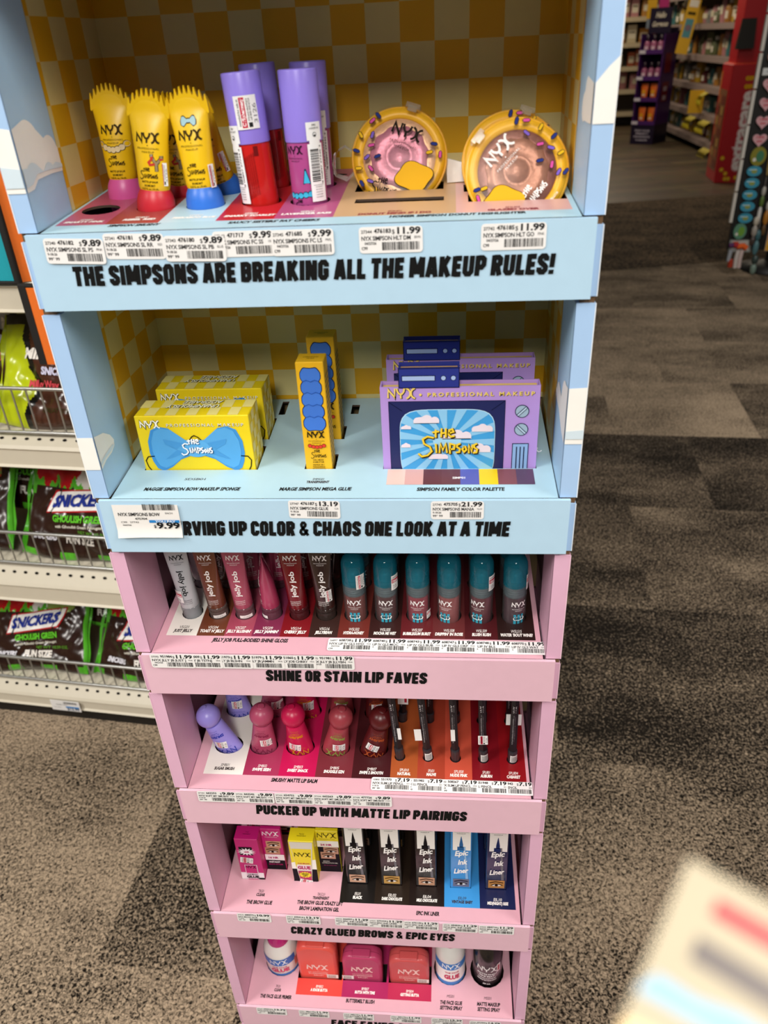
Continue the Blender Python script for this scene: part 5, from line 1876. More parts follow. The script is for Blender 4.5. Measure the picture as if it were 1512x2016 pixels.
# ------------------------------------------------------------------ price tags on the lips and trays
def price_tag(label, x, z, no, sku, price, name, extra, date, code, t=None, w=.0395, h=.0158, off=0.0, a=0.0):
    """rounded white shelf label; t = None on the upright lip, else flat on the margin of tray t"""
    root = thing('price_tag', label, 'price tag', group='white price tags on the display')
    mb = MB()
    P = flat((0, 0, 0))
    r = .0022
    pts = []
    for cx, cz, q in ((w / 2 - r, h / 2 - r, 0), (-w / 2 + r, h / 2 - r, 90), (-w / 2 + r, -h / 2 + r, 180), (w / 2 - r, -h / 2 + r, 270)):
        pts += [(cx + r * math.cos(R(q + 30 * i)), cz + r * math.sin(R(q + 30 * i))) for i in range(4)]
    pp = paper('#eceae8')
    n = len(pts)
    mb.poly(pts, P, pp)
    mb.add([(px, 0, pz) for px, pz in pts] + [(px, .00018, pz) for px, pz in pts], [(i, n + i, n + (i + 1) % n, (i + 1) % n) for i in range(n)], pp)
    mb.build('label_card', root)
    mb = MB()
    Q = flat((0, -.00012, 0))
    k = '#1e1e20'
    L_, Rr, Tt = -w / 2 + .0013, w / 2 - .0013, h / 2
    mb.text(no, Q, L_, Tt - .0038, .0019, k, 'l', width=.0068, bold=.01)
    mb.text(sku, Q, L_ + .0082, Tt - .0038, .0026, k, 'l', width=.0106, bold=.03)
    mb.text('$', Q, Rr - len(price) * .0031 - .0004, Tt - .0044, .0026, k, 'r')
    mb.text(price, Q, Rr, Tt - .0046, .0041, k, 'r', width=len(price) * .0031, bold=.035)
    mb.text(name, Q, L_, Tt - .0081, .0026, k, 'l', width=min(len(name) * .00172, w * .78), bold=.02)
    mb.text(extra, Q, Rr, Tt - .0074, .0015, '#444444', 'r', width=len(extra) * .0010)
    mb.text(date, Q, L_ + (0 if code != 'C99' else .0020), Tt - .0106, .0016, '#333333', 'l', width=len(date) * .00092, bold=.02)
    mb.text(code, Q, L_, Tt - .0137, .0019, '#333333', 'l', width=len(code) * .00125, bold=.02)
    mb.bars(-w / 2 + w * .36, -h / 2 + .0017, Rr - .0006, -h / 2 + .0066, Q, '#141414', sum(ord(c) for c in sku), 30)
    mb.build('label_print', root)
    if t is None:
        root.location = (x, -.00345 - off, z)
        root.rotation_euler = (0, R(a), 0)
    else:
        root.location = (x, z, ZT[t] + SL[t] * z + .0004 + off)
        root.rotation_euler = (Matrix.Rotation(R(a), 3, 'Z') @ Matrix.Rotation(math.atan(SL[t]) - PI / 2, 3, 'X')).to_euler()
    return root


D1, D2 = ('9-18-26', '99* 99'), ('04/27/26', 'C99')
TG = [
    # tier 1
    ('white price tag reading 9.89 below the empty round slot, first on the top lip', -.1485, 1.2168, '27340', '476182', '9.89', 'NYX SIMPSONS SL PS', 'PINK', D1, 2.0, .0006),
    ('white price tag reading 9.89 and RED, second on the top lip', -.1088, 1.2186, '27341', '476181', '9.89', 'NYX SIMPSONS SL RR', 'RED', D1, 1.4, .0000),
    ('white price tag reading 9.89 and BLUE, third on the top lip', -.0694, 1.2163, '27343', '476180', '9.89', 'NYX SIMPSONS SL PB', 'BLUE', D1, 1.2, .0006),
    ('white price tag reading 9.99 below the red blush stick', -.0375, 1.2182, '27342', '471717', '9.99', 'NYX SIMPSONS FC SS', 'ORN', D2, 0, .0000),
    ('white price tag reading 9.99 and PRPL below the mauve blush stick', -.0002, 1.2180, '27345', '471685', '9.99', 'NYX SIMPSONS FC LS', 'PRPL', D2, 0, .0003),
    ('white price tag reading 11.99 and BRWN below the pink shimmer compact', .0551, 1.2180, '27344', '476183', '11.99', 'NYX SIMPSON HLT DM', 'BRWN', D2, 0, .0),
    ('white price tag reading 11.99 and PINK below the brown shimmer compact', .1303, 1.2177, '27742', '476185', '11.99', 'NYX SIMPSON HLT GO', 'PINK', D2, 0, .0),
    # tier 2
    ('white price tag reading 13.19 below the tall slim yellow box', -.0112, 1.0219, '27747', '476187', '13.19', 'NYX SIMPSONS GLUE', 'CLR', D1, 1.0, .0),
    ('white price tag reading 21.99 below the lilac palettes', .0970, 1.0213, '27745', '475705', '21.99', 'NYX SIMPSONS MANIA', 'YLLW', D1, 0, .0),
]
for i, (sku, nm, xr) in enumerate((('951984', 'NYX JLLY JB JUST J', -.1324), ('951009', 'NYX JLLY JB TSTNJ', -.1076), ('951973', 'NYX JLLY JB BLSHN', -.0806), ('951979', 'NYX JLLY JB JAMMN', -.0525), ('951865', 'NYX JLLY JOB CHRRY', -.0246), ('951981', 'NYX JLLY JB JLLYBN', .0088))):
    TG.append(('white price tag reading 11.99 on the shine lip, %s from the left of six' % ('first second third fourth fifth sixth'.split()[i]), xr - .0193, .8664, '27592', sku, '11.99', nm, 'PINK', D2, 0, .0015 - i * .00028))
for i, (sku, xr) in enumerate((('662253', -.1221), ('662242', -.0836), ('654752', -.0434), ('662263', -.0046), ('477726', .0339))):
    TG.append(('white price tag reading 9.89 on the matte lip, %s from the left of five' % ('first second third fourth fifth'.split()[i]), xr - .0192, .6850, '271%02d' % (i + 1), sku, '9.89', 'NYX SOFT MT SMUSHY', ('SUGAR', 'SWIPE', 'SMACK', 'SNUGL', 'SWIP2')[i], D1, 0, .0012 - i * .0002))
for i, (sku, pr, nm, x, z) in enumerate((('680975', '10.99', 'NYX BROW GLUE', -.1324, .4725), ('690416', '13.19', 'NYX BROW GLUE CRAZY', -.0751, .4733), ('666997', '11.29', 'NYX EPIC INK LINER', -.0190, .4733), ('674104', '11.29', 'NYX EPIC INK LINER', .0195, .4733), ('675130', '11.29', 'NYX EPIC INK LINER', .0590, .4722), ('684520', '11.29', 'NYX EPIC INK LINER', .1028, .4715), ('684716', '11.29', 'NYX EPIC INK LINER', .1430, .4705))):
    TG.append(('white price tag on the brow and eye lip, %s from the left of seven' % ('first second third fourth fifth sixth seventh'.split()[i]), x, z, '27%03d' % (510 + i * 7), sku, pr, nm, 'CLR', D1 if i < 2 else D2, 0, .0003 * (i % 2)))
for i, (sku, pr, x, z) in enumerate((('690210', '13.79', -.1378, .2618), ('682110', '11.99', -.0826, .2615), ('682143', '11.99', -.0250, .2603), ('682176', '11.99', .0355, .2610), ('690244', '15.39', .0876, .2603), ('671922', '14.79', .1355, .2588))):
    TG.append(('white price tag on the lowest lip, %s from the left of six' % ('first second third fourth fifth sixth'.split()[i]), x, z, '275%02d' % (60 + i), sku, pr, ('NYX FACE GLUE', 'NYX BUTTRMLT BLSH', 'NYX BUTTRMLT BLSH', 'NYX BUTTRMLT BLSH', 'NYX FACE GLU SPRAY', 'NYX MATTE SPRAY')[i], 'CLR', D2, 0, .0))
for lb, x, z, no, sku, pr, nm, ex, dc, a, off in TG:
    price_tag(lb, x, z, no, sku, pr, nm, ex, dc[0], dc[1], None, off=off, a=a)
for i, (sku, nm) in enumerate((('608738', 'NYX LIP IV GLS HYD'), ('608740', 'NYX LIP IV GLS MOC'), ('608743', 'NYX LIP IV GLS BUB'), ('608747', 'NYX LIP IV GLS DRP'), ('608748', 'NYX LIP IV BLS'), ('608775', 'NYX LIP IV GLS WAT'))):
    price_tag('white price tag lying on the pink margin below the %s teal capped bottle' % ('first second third fourth fifth sixth'.split()[i]), .0043 + .0301 * i, .0117, '26897', sku, '11.99', nm, 'PINK', D2[0], D2[1], 3, off=.0012 - .0002 * i, h=.0150)
for i, (sku, nm) in enumerate((('551970', 'NYX SLIM LIP PENCL'), ('551982', 'NYX LL PENCIL'), ('508267', 'NYX SLIM LIP PENCL'), ('551948', 'NYX LL PENCIL'), ('551942', 'NYX LL PENCIL'))):
    price_tag('white price tag reading 7.19 on the pink margin below the %s lip pencil' % ('first second third fourth fifth'.split()[i]), .0330 + (.0000, .0325, .0665, .0955, .1200)[i], .0105, '108%02d' % i, sku, '7.19', nm, ('810', '831', 'NPNK', '801', '804')[i], D1[0], D1[1], 4, off=.0014 - .0002 * i, h=.0150)

# the larger torn paper tag on the second lip
root = thing('price_tag', 'larger curling paper tag reading 9.99, covering the first letters of the second lip', 'price tag')
mb = MB()
def PT(x, z, o=0.0):
    curl = max(0, (.006 - z) / .006) ** 2 * .0012 if z < .006 else 0
    return Vector((x + .00035 * z / .03, -.0040 - curl - o, z))
mb.loft([[PT(-.026 + .0525 * i / 8, -.0018 + (.0006 if i > 3 else .0002 * i) + (.0298 - (.0006 if i > 3 else .0002 * i)) * j / 5 + .0002) for i in range(9)] for j in range(6)], paper('#eae7e3'), True, False, closed=False)
mb.build('label_card', root)
mb = MB()
Q = lambda x, z: PT(x, z, .0003)
mb.bars(-.0015, .0235, .0245, .0290, Q, '#1a1a1a', 9, 30)
mb.text('NYX SIMPSONS BOW', Q, -.0225, .0182, .0030, '#1d1d1f', 'l', width=.0335, bold=.015)
mb.text('EACH', Q, .0155, .0200, .0015, '#333333', 'l', width=.0060)
mb.text('475704', Q, -.0095, .0148, .0018, '#222222', 'l', width=.0098, bold=.02)
mb.text('C99   27743', Q, -.0215, .0118, .0015, '#444444', 'l', width=.0145)
mb.text('04/27/26', Q, -.0205, .0092, .0012, '#444444', 'l', width=.0070, bold=.02)
mb.rect(.0015, .0120, .0258, .0145, Q, '#2b7fc4')
mb.text('YOU PAY', lambda x, z: PT(x, z, .0005), .0145, .0124, .0019, '#e9f1f8', width=.016, bold=.02)
mb.text('$', lambda x, z: PT(x, z, .0006), .0045, .0075, .0028, '#1a1a1c', 'l', bold=.02)
mb.text('9.99', lambda x, z: PT(x, z, .0006), .0070, .0068, .0058, '#1a1a1c', 'l', width=.0185, bold=.035)
mb.build('label_print', root)
root.location = (-.1440, -.0002, .9985)

# ------------------------------------------------------------------ candy gondola on the left
GA = -5.8
GM = Matrix.Translation((-1.0, .737, 0)) @ Matrix.Rotation(R(GA), 4, 'Z')


def gput(o, x=0, y=0, z=0, rx=0, ry=0, rz=0):
    m = GM @ Matrix.Translation((x, y, z)) @ Matrix.Rotation(R(rz), 4, 'Z') @ Matrix.Rotation(R(ry), 4, 'Y') @ Matrix.Rotation(R(rx), 4, 'X')
    o.location, o.rotation_euler = m.to_translation(), m.to_euler()
    return o


BEIGE = mat('#cfc6b2', .45, var=.03)
STEEL = mat('#b9b8b4', .3, metal=.8)
gon = thing('gondola_shelf', 'beige metal gondola shelving with four shelves of bagged candy', 'store shelf')
gput(gon)
X0, X1 = -.55, 1.06
SHELF = [(.105, .040, .072), (.437, .353, .395), (.737, .676, .716), (1.018, .968, 1.012)]      # deck, fascia bottom, fascia top
mb = MB()
mb.box((X0, .46, 0), (X1, .475, 1.75), mat('#8f8979', .6))
mb.build('back_panel', gon)
mb = MB()
mb.box((X0, .015, 0), (X1, .03, .04), mat('#14110f', .6))
mb.build('kick_plate', gon)
for i, (d, f0, f1) in enumerate(SHELF):
    mb = MB()
    mb.box((X0, .045, d - .006), (X1, .46, d), BEIGE)
    # rolled front: sloped perforated nose, then the upright fascia
    prof = [(.046, d), (.030, d - .001), (.004, f1 + .006), (.0, f1), (.004, f1 - .004), (.004, f0 + .006), (.0, f0 + .002), (.002, f0), (.010, f0 - .001), (.012, f1 - .01), (.046, d - .007)]
    mb.loft([[(x, y, z) for y, z in prof] for x in (X0, X1)], BEIGE, False)
    sh = mb.build('shelf', gon)
    mb = MB()
    nh = 0
    x = -.52
    nx, nz = .026, d - .001 - (f1 + .006)
    ln = math.hypot(nx, nz)
    while x < X1 - .03:
        if x > -.2:
            Pn = lambda a, b, x=x: Vector((x + a, .017 - nz / ln * .0003 + b * nx / ln, (d - .001 + f1 + .006) / 2 + nx / ln * .0003 + b * nz / ln)) + Vector((0, -.0006, .0006))
            mb.disc(0, 0, .0042, Pn, '#15110e', ry=.0030, n=10)
        x += .0254
    mb.build('slot_row', sh)['kind'] = 'stuff'
# wire fences along the three lower shelves
for i, (d, f0, f1) in enumerate(SHELF[:3]):
    root = thing('wire_fence', ('lowest', 'middle', 'upper')[i] + ' chrome wire fence holding bagged candy on the shelf', 'wire fence', group='chrome shelf fences')
    gput(root, 0, 0, d + .002)
    hgt = (.066, .078, .089)[i]
    mb = MB()
    mb.tube([(X0, .018, .003), (X1, .018, .003)], .0032, STEEL, 8)
    mb.build('lower_rail', root)
    mb = MB()
    mb.tube([(X0, .018, hgt), (X1, .018, hgt)], .0036, STEEL, 8)
    mb.build('upper_rail', root)
    x = X0 + .01
    k = 0
    while x < X1:
        mb = MB()
        mb.tube([(x, .020, .003), (x, .020, hgt)], .0016, STEEL, 6)
        if x > -.15:
            mb.build('upright_wire', root)
        x += .0285


# bags: soft pillows with crimped ends; print is set facet by facet
def pillow(w, h, d, seed, nx=56, ny=40):
    rr = random.Random(seed)
    ph = [rr.uniform(0, 6.28) for _ in range(8)]

    def Z(u, v):
        e = max(0, 1 - abs(u) ** 3.2) ** .55 * max(0, 1 - abs(v) ** 4) ** .5
        lump = .18 * math.sin(5.1 * u + ph[0] + 1.3 * math.sin(3 * v + ph[1])) + .15 * math.sin(6.3 * v + ph[2] + u * 2) + .10 * math.sin(11 * u + 7 * v + ph[3]) + .05 * math.sin(19 * u - 13 * v + ph[4])
        crease = .06 * math.sin(31 * u + 4 * math.sin(5 * v + ph[5])) * abs(u) ** 2 + .03 * math.sin(24 * v + 9 * u + ph[6])
        return d / 2 * (e * (1 + lump + crease)) + .0006

    def shape(x, z):
        u, v = 2 * x / w, 2 * z / h
        return Vector((x * (1 - .05 * (1 - abs(v)) * u * u), -Z(u, v), z * (1 + .06 * math.cos(3 * u + ph[7]) * abs(v) ** 3)))
    return shape, Z


def candy_bag(label, kind, w, h, d, seed, group=None, nx=100, ny=72):
    root = thing('candy_bag', label, 'candy bag', group=group)
    S, Z = pillow(w, h, d, seed)
    cols = {'brown': '#2e1a12', 'green': '#57b52a', 'lime': '#b7c416', 'black': '#0e0d0d', 'red': '#b7151c', 'white': '#e8e4dd', 'blue': '#1d2f7e', 'bun': '#b98a4a', 'lettuce': '#8aa24a', 'grey': '#a9aab2', 'choc': '#4a2a1c', 'purple': '#8a3c9a'}
    rr = random.Random(seed)

    def pick(u, v):
        if kind == 'brown':
            if abs(u) > .93 or (u < -.86 and v > .2):
                return 'green'
            drip = .44 + .10 * math.sin(17 * u + seed) + .08 * math.sin(41 * u)
            if v > .36 and u < .25:
                if v > drip:
                    return 'white' if u - v * .5 > -.35 else 'red'
                return 'green' if v > drip - .18 else 'brown'
            if v > .30 and .25 <= u < .8:
                if math.hypot((u - .5) / .3, (v - .62) / .3) < 1:
                    return 'bun' if v > .60 else 'lettuce'
                return 'red' if v > .5 else 'brown'
            if v < -.86:
                return 'green' if math.sin(9 * u + seed) > .2 else 'brown'
            return 'brown'
        if kind == 'lime':
            q = .75 * abs(u) + .25 * math.sin(3 * v + seed) + .5 * abs(v - .05) * .9
            if q < .52:
                return 'choc' if v < .18 or u < -.1 else 'grey'
            if q < .60:
                return 'black'
            if v > .8 or (u > .55 and abs(v + u * .3) < .06):
                return 'black'
            return 'lime'
        if kind == 'grey':
            return 'lime' if abs(u) > .75 + .1 * math.sin(4 * v) else ('black' if abs(u) > .6 or abs(v + .1) > .8 else 'grey')
        return 'brown'
    mb = MB()
    mm = {k: wrap_film(c) for k, c in cols.items()}
    for side in (0, 1):
        grid = [[S(-w / 2 + w * i / nx, -h / 2 + h * j / ny) for i in range(nx + 1)] for j in range(ny + 1)]
        if side:
            grid = [[Vector((p.x, -p.y * .5, p.z)) for p in r] for r in grid]
        buck = {}
        for j in range(ny):
            for i in range(nx):
                c = pick(-1 + 2 * (i + .5) / nx, -1 + 2 * (j + .5) / ny) if not side else ('lime' if kind != 'brown' else 'brown')
                buck.setdefault(c, []).append((i, j))
        base = len(mb.v)
        mb.v.extend(p for r in grid for p in r)
        for c, cells in buck.items():
            k = mb.mi(mm[c])
            for i, j in cells:
                a = base + j * (nx + 1) + i
                f = (a, a + 1, a + nx + 2, a + nx + 1)
                mb.f.append(f if not side else f[::-1])
                mb.m.append(k)
                mb.s.append(True)
    mb.build('bag', root)
    # lettering
    mb = MB()
    P = lambda x, z: S(max(-w * .49, min(w * .49, x)), max(-h * .49, min(h * .49, z))) + Vector((0, -.0018, 0))
    P2 = lambda x, z: P(x, z) + Vector((0, -.0012, 0))
    P3 = lambda x, z: P(x, z) + Vector((0, -.0030, 0))
    if kind == 'brown':
        ww, hh, cz = w * .50, h * .135, h * .02
        sl = .14

        def plate(g):
            n = 12
            top = [(-ww / 2 + ww * i / n + hh * .5 + g, cz + hh + g + sl * (ww * i / n - ww / 2)) for i in range(n + 1)]
            bot = [(ww / 2 - ww * i / n - hh * .1 + (g if i == 0 else 0), cz - hh * .35 - g + sl * (ww / 2 - ww * i / n)) for i in range(n + 1)]
            return [(bot[-1][0] - g, bot[-1][1])] + [bot[-1]] + top + bot[:-1]
        for g, m, PP in ((.006, '#b7151c', P), (.003, '#efece6', P)):
            n = 12
            for i in range(n):
                xa, xb = -ww / 2 + ww * i / n, -ww / 2 + ww * (i + 1) / n
                q = (P if g > .004 else P2)
                f = lambda x, up: q(x + (-hh * .1 + hh * .55 * up) + (g if x > 0 else -g) * (1 if i in (0, n - 1) else 0), cz + sl * x + (-hh * .2 - g) + (hh * 1.28 + 2 * g) * up)
                for j in range(5):
                    mb.add([f(xa, j / 5), f(xb, j / 5), f(xb, j / 5 + .2), f(xa, j / 5 + .2)], [(0, 1, 2, 3)], m)
        mb.text('SNICKERS', lambda x, z: P3(x, z + sl * x), hh * .05, cz, hh * .9, '#1d2f86', width=ww * .94, bold=.05, shear=.30)
        mb.text('GHOULISH GREEN', lambda x, z: P(x, z + sl * x * .6), w * .02, cz - h * .155, h * .070, '#62c22e', width=w * .46, bold=.04)
        mb.text('with Ghoulish Green Nougat', lambda x, z: P(x, z + sl * x * .6), w * .02, cz - h * .21, h * .028, '#d9d4c4', width=w * .42, bold=.02)
        mb.text('FUN SIZE', P, w * .05, -h * .34, h * .085, '#efe9e0', width=w * .27, bold=.05)
        mb.text('SNICKERS', P, -w * .28, -h * .33, h * .060, '#e8e6ee', width=w * .20, bold=.05, shear=.25)
        mb.text('NET WT 10.59 OZ', P, w * .18, -h * .235, h * .030, '#62a82e', width=w * .30)
    elif kind == 'lime':
        mb.text('MINI MIX', P, -w * .05, h * .10, h * .10, '#efe9e0', width=w * .42, bold=.05, shear=.2)
        mb.text('SNICKERS', P2, w * .02, -h * .03, h * .07, '#d9d6ee', width=w * .26, bold=.05, shear=.2)
        mb.text('Milky Way', P2, -w * .10, -h * .15, h * .07, '#cf4a52', width=w * .26, bold=.04)
        mb.text('GREAT FOR TREATS', P, w * .1, -h * .36, h * .04, '#33340c', width=w * .4)
    else:
        mb.text('3Musketeers', P, 0, 0, h * .12, '#b7284a', width=w * .62, bold=.04, up=True)
    mb.build('bag_print', root)
    # twisted green end of the wrapper
    mb = MB()
    e = wrap_film('#4aa022' if kind == 'brown' else '#a9b614')
    for sg in (-1, 1):
        mb = MB()
        mb.loft([[(sg * (w / 2 - .002), -.002 + .003 * math.sin(j), -h / 2 + h * j / 10) for j in range(11)], [(sg * (w / 2 + .003), -.004 + .005 * math.sin(j * 1.3 + seed), -h / 2 + h * j / 10 * (1 + .01 * math.sin(j))) for j in range(11)]][::sg], e, True, False, closed=False)
        mb.build('crimped_end', root)
    return root


bags = [
    # kind, w, h, d, gx, gy, z, tilt, roll, label ; the front row lies back against the next
    ('lime', .25, .20, .050, .10, .048, .746, -30, -3, 'lime green mixed candy bag on the upper fenced shelf, at the frame edge'),
    ('lime', .25, .20, .050, .375, .048, .746, -28, 3, 'lime green mixed candy bag on the upper fenced shelf, beside the display'),
    ('lime', .25, .22, .045, .215, .140, .770, -14, 12, 'lime and black candy bag leaning behind the front lime pair'),
    ('grey', .15, .20, .035, .415, .130, .790, -6, -5, 'grey candy bag standing upright below the orange tote'),
    ('brown', .25, .21, .050, .055, .048, .448, -34, -3, 'brown candy bag on the middle fenced shelf, at the frame edge'),
    ('brown', .25, .21, .050, .330, .048, .448, -31, 4, 'brown candy bag on the middle fenced shelf, beside the display'),
    ('brown', .25, .20, .040, .18, .150, .500, -26, 7, 'brown candy bag piled behind the pair on the middle shelf'),
    ('brown', .25, .20, .040, .46, .150, .500, -26, -5, 'brown candy bag on the middle shelf, mostly behind the display'),
    ('brown', .25, .20, .050, .135, .048, .117, -38, -4, 'brown candy bag on the lowest shelf behind the fence, left of its neighbour'),
    ('brown', .25, .20, .050, .405, .048, .117, -36, 4, 'brown candy bag on the lowest shelf, beside the display'),
    ('brown', .25, .20, .040, .27, .150, .170, -30, 6, 'brown candy bag piled on top of the lowest row'),
    ('lime', .20, .19, .040, -.04, .130, .150, -24, 24, 'lime green candy bag slumped at the left of the lowest shelf'),
    ('brown', .25, .20, .040, .55, .150, .165, -28, 0, 'brown candy bag on the lowest shelf, mostly behind the display'),
]
for i, (kd, w, h, d, x, y, z, tilt, roll, lb) in enumerate(bags):
    o = candy_bag(lb, kd, w, h, d, 3 + i * 5, 'bagged candy on the shelves')
    m = GM @ Matrix.Translation((x, y, z)) @ Matrix.Rotation(R(tilt), 4, 'X') @ Matrix.Rotation(R(roll), 4, 'Y') @ Matrix.Translation((0, 0, h * .46))
    o.location, o.rotation_euler = m.to_translation(), m.to_euler()

# shelf labels
for lb, x, z, pr, w, h in (('white shelf label reading 7.99 on the upper fascia', -.005, .696, '7.99', .072, .036), ('white shelf label on the lowest fascia', .215, .056, '12.99', .072, .030)):
    root = thing('shelf_label', lb, 'price tag', group='candy shelf labels')
    mb = MB()
    mb.box((-w / 2, 0, -h / 2), (w / 2, .0012, h / 2), paper('#eae8e6'))
    mb.build('label_card', root)
    mb = MB()
    P = flat((0, -.0003, 0))
    mb.bars(-w * .05, h * .22, w * .42, h * .42, P, '#222222', 4, 22)
    mb.text('MARS WT', P, -w * .12, h * .06, h * .10, '#222222', width=w * .4)
    mb.rect(0, -h * .16, w * .46, -h * .02, P, '#2b7fc4')
    mb.text('$' + pr, flat((0, -.0006, 0)), w * .24, -h * .40, h * .26, '#1c3f66', width=w * .42, bold=.03)
    mb.text('C99 0427', P, -w * .3, -h * .22, h * .07, '#444444', width=w * .25)
    mb.build('label_print', root)
    gput(root, x, -.0045, z)

# orange felt tote bags with black piping at the end of the top shelf
ORG, TEAL, BLK = mat('#e8701c', .8, var=.06, scale=200), mat('#109aa8', .8, var=.05, scale=200), mat('#16120f', .85)
root = thing('treat_tote', 'orange and teal felt tote bag with black piping on the top shelf', 'tote bag')
mb = MB()
mb.box((-.22, 0, 0), (.0, .004, .19), TEAL)
mb.build('front_panel', root)
mb = MB()
mb.add([(0, 0, 0), (.085, .05, 0), (.085, .05, .26), (0, 0, .26)], [(0, 1, 2, 3)], ORG)
mb.add([(0, .004, 0), (.085, .054, 0), (.085, .054, .26), (0, .004, .26)], [(3, 2, 1, 0)], ORG)
mb.build('side_gusset', root)
mb = MB()
mb.tube([(0, -.001, 0), (0, -.001, .15), (-.006, -.001, .19), (.03, .01, .165), (.085, .045, .09)], .006, BLK, 8)
mb.tube([(-.22, -.001, .0), (0, -.001, .0)], .003, BLK, 8)
mb.build('piping', root)
gput(root, .41, -.004, 1.0195)
root2 = thing('treat_tote', 'narrow orange felt tote with black piping hanging in front of the top shelf', 'tote bag')
mb = MB()
mb.box((0, 0, -.13), (.12, .006, 0), ORG)
mb.build('front_panel', root2)
mb = MB()
mb.box((-.013, -.001, -.13), (0.0, .007, 0), BLK)
mb.tube([(-.013, .003, 0), (.12, .003, 0)], .004, BLK, 8)
mb.build('piping', root2)
gput(root2, .424, -.012, 1.016)
# ------------------------------------------------------------------ far end of the shop
CREAM, MAUVE = mat('#b9a888', .6, var=.05), mat('#8e7b74', .6, var=.05)


def wall_unit(name, label, x0, x1, y, boards, depth, facing, top, col):
    """shelving: back, ends, one board per level; runs along x (facing -y) or along y (facing -x)"""
    root = thing(name, label, 'store shelf')
    def bx(mb, a, b, m):
        if facing == 'y':
            mb.box(a, b, m)
        else:            # swap axes: local x runs along world y
            mb.box((a[1], a[0], a[2]), (b[1], b[0], b[2]), m)
    mb = MB()
    bx(mb, (x0, y + depth, 0), (x1, y + depth + .04, top), mat('#4b4136', .7))
    mb.build('back_panel', root)
    for z in boards:
        mb = MB()
        bx(mb, (x0, y + .01, z - .03), (x1, y + depth, z), col)
        b = mb.build('shelf', root)
        mb = MB()
        bx(mb, (x0, y, z - .055), (x1, y + .012, z + .004), col)
        mb.build('price_rail', b)
    return root


GOODS = {'amber': '#a8742f', 'cream': '#b9ab8c', 'ochre': '#b8921f', 'rust': '#9a4a2c', 'olive': '#5d6440', 'grey': '#7d7c78', 'blue': '#26388c', 'teal': '#3d6f70', 'maroon': '#6d2a2c', 'pinkish': '#b0787a'}
_proto = {}


def good(kind, colr, x, y, z, s, rz, where):
    """small packs in the distance: a box, a bottle with cap or a pouch"""
    key = (kind, colr)
    if key not in _proto:
        mb = MB()
        m = plastic(GOODS[colr], .45)
        if kind == 'box':
            mb.box((-.35, -.25, 0), (.35, .25, 1), m, .03)
            mb.rect(-.28, .25, .28, .70, flat((0, -.255, 0)), paper('#d9cfb8'))
            mb.rect(-.22, .55, .22, .62, flat((0, -.26, 0)), ink('#5a4530'))
            nm = 'carton'
        elif kind == 'bottle':
            mb.lathe([(.26, 0), (.28, .03), (.28, .62), (.24, .72), (.10, .78), (.10, .84)], m, 14)
            mb.lathe([(.13, .82), (.13, 1.0), (.1, 1.02)], paper('#e3dccb'), 12)
            mb.rect(-.25, .18, .25, .5, round_front(.28, .004), paper('#e0d8c6'), 5)
            nm = 'bottle'
        else:
            mb.loft([[(a * .36 * math.cos(t_), b * math.sin(t_), z_) for t_ in [2 * PI * q / 14 for q in range(14)]] for a, b, z_ in ((.95, .16, 0), (1, .2, .2), (1, .17, .7), (1, .02, 1))], m)
            mb.rect(-.2, .35, .2, .7, flat((0, -.205, 0)), paper('#d8cfb5'))
            nm = 'pouch'
        o = mb.build(nm)
        _proto[key] = o
        first = True
    else:
        o = _proto[key].copy()
        COL.objects.link(o)
    o.location, o.scale, o.rotation_euler = (x, y, z), (s[0], s[0], s[1]), (0, 0, rz)
    tag(o, 'small blurred %s %s on the %s' % (colr, {'box': 'carton', 'bottle': 'bottle', 'pouch': 'pouch'}[kind], where), 'packaged product', '%s %s packs on the %s' % (colr, kind, where))
    return o


rb = random.Random(21)
FAR = [.20, .50, .80, 1.10, 1.42, 1.75]
wall_unit('wall_shelf', 'far cream shelving of hanging goods behind the purple display', 1.9, 4.2, 12.9, FAR, .40, 'y', 2.1, CREAM)
for z in FAR[1:]:
    x = 2.15
    while x < 3.75:
        h = rb.uniform(.16, .25)
        w = rb.uniform(.12, .2)
        good(rb.choice(('box', 'box', 'bottle', 'pouch')), rb.choice(('amber', 'cream', 'cream', 'rust', 'amber', 'pinkish')), x, 13.05 + rb.uniform(0, .05), z + .001, (w, h), rb.uniform(-.15, .15), 'far wall shelving')
        x += w * .78 + .03
SIDE = [.13, .40, .68, .98, 1.30, 1.62]
wall_unit('aisle_shelf', 'mauve railed shelving down the far aisle, right of the purple display', 9.0, 12.6, 3.02, SIDE, .42, 'x', 2.0, MAUVE)
for z in SIDE:
    y = 9.15
    while y < 12.5:
        h = rb.uniform(.14, .24)
        w = rb.uniform(.13, .22)
        good(rb.choice(('box', 'bottle', 'pouch', 'pouch')), rb.choice(('ochre', 'olive', 'grey', 'teal', 'ochre', 'maroon', 'amber', 'blue' if z < .5 else 'pinkish')), 3.16 + rb.uniform(0, .05), y, z + .001, (w, h), -PI / 2 + rb.uniform(-.3, .3), 'far aisle shelving')
        y += w * .8 + rb.uniform(.02, .08)
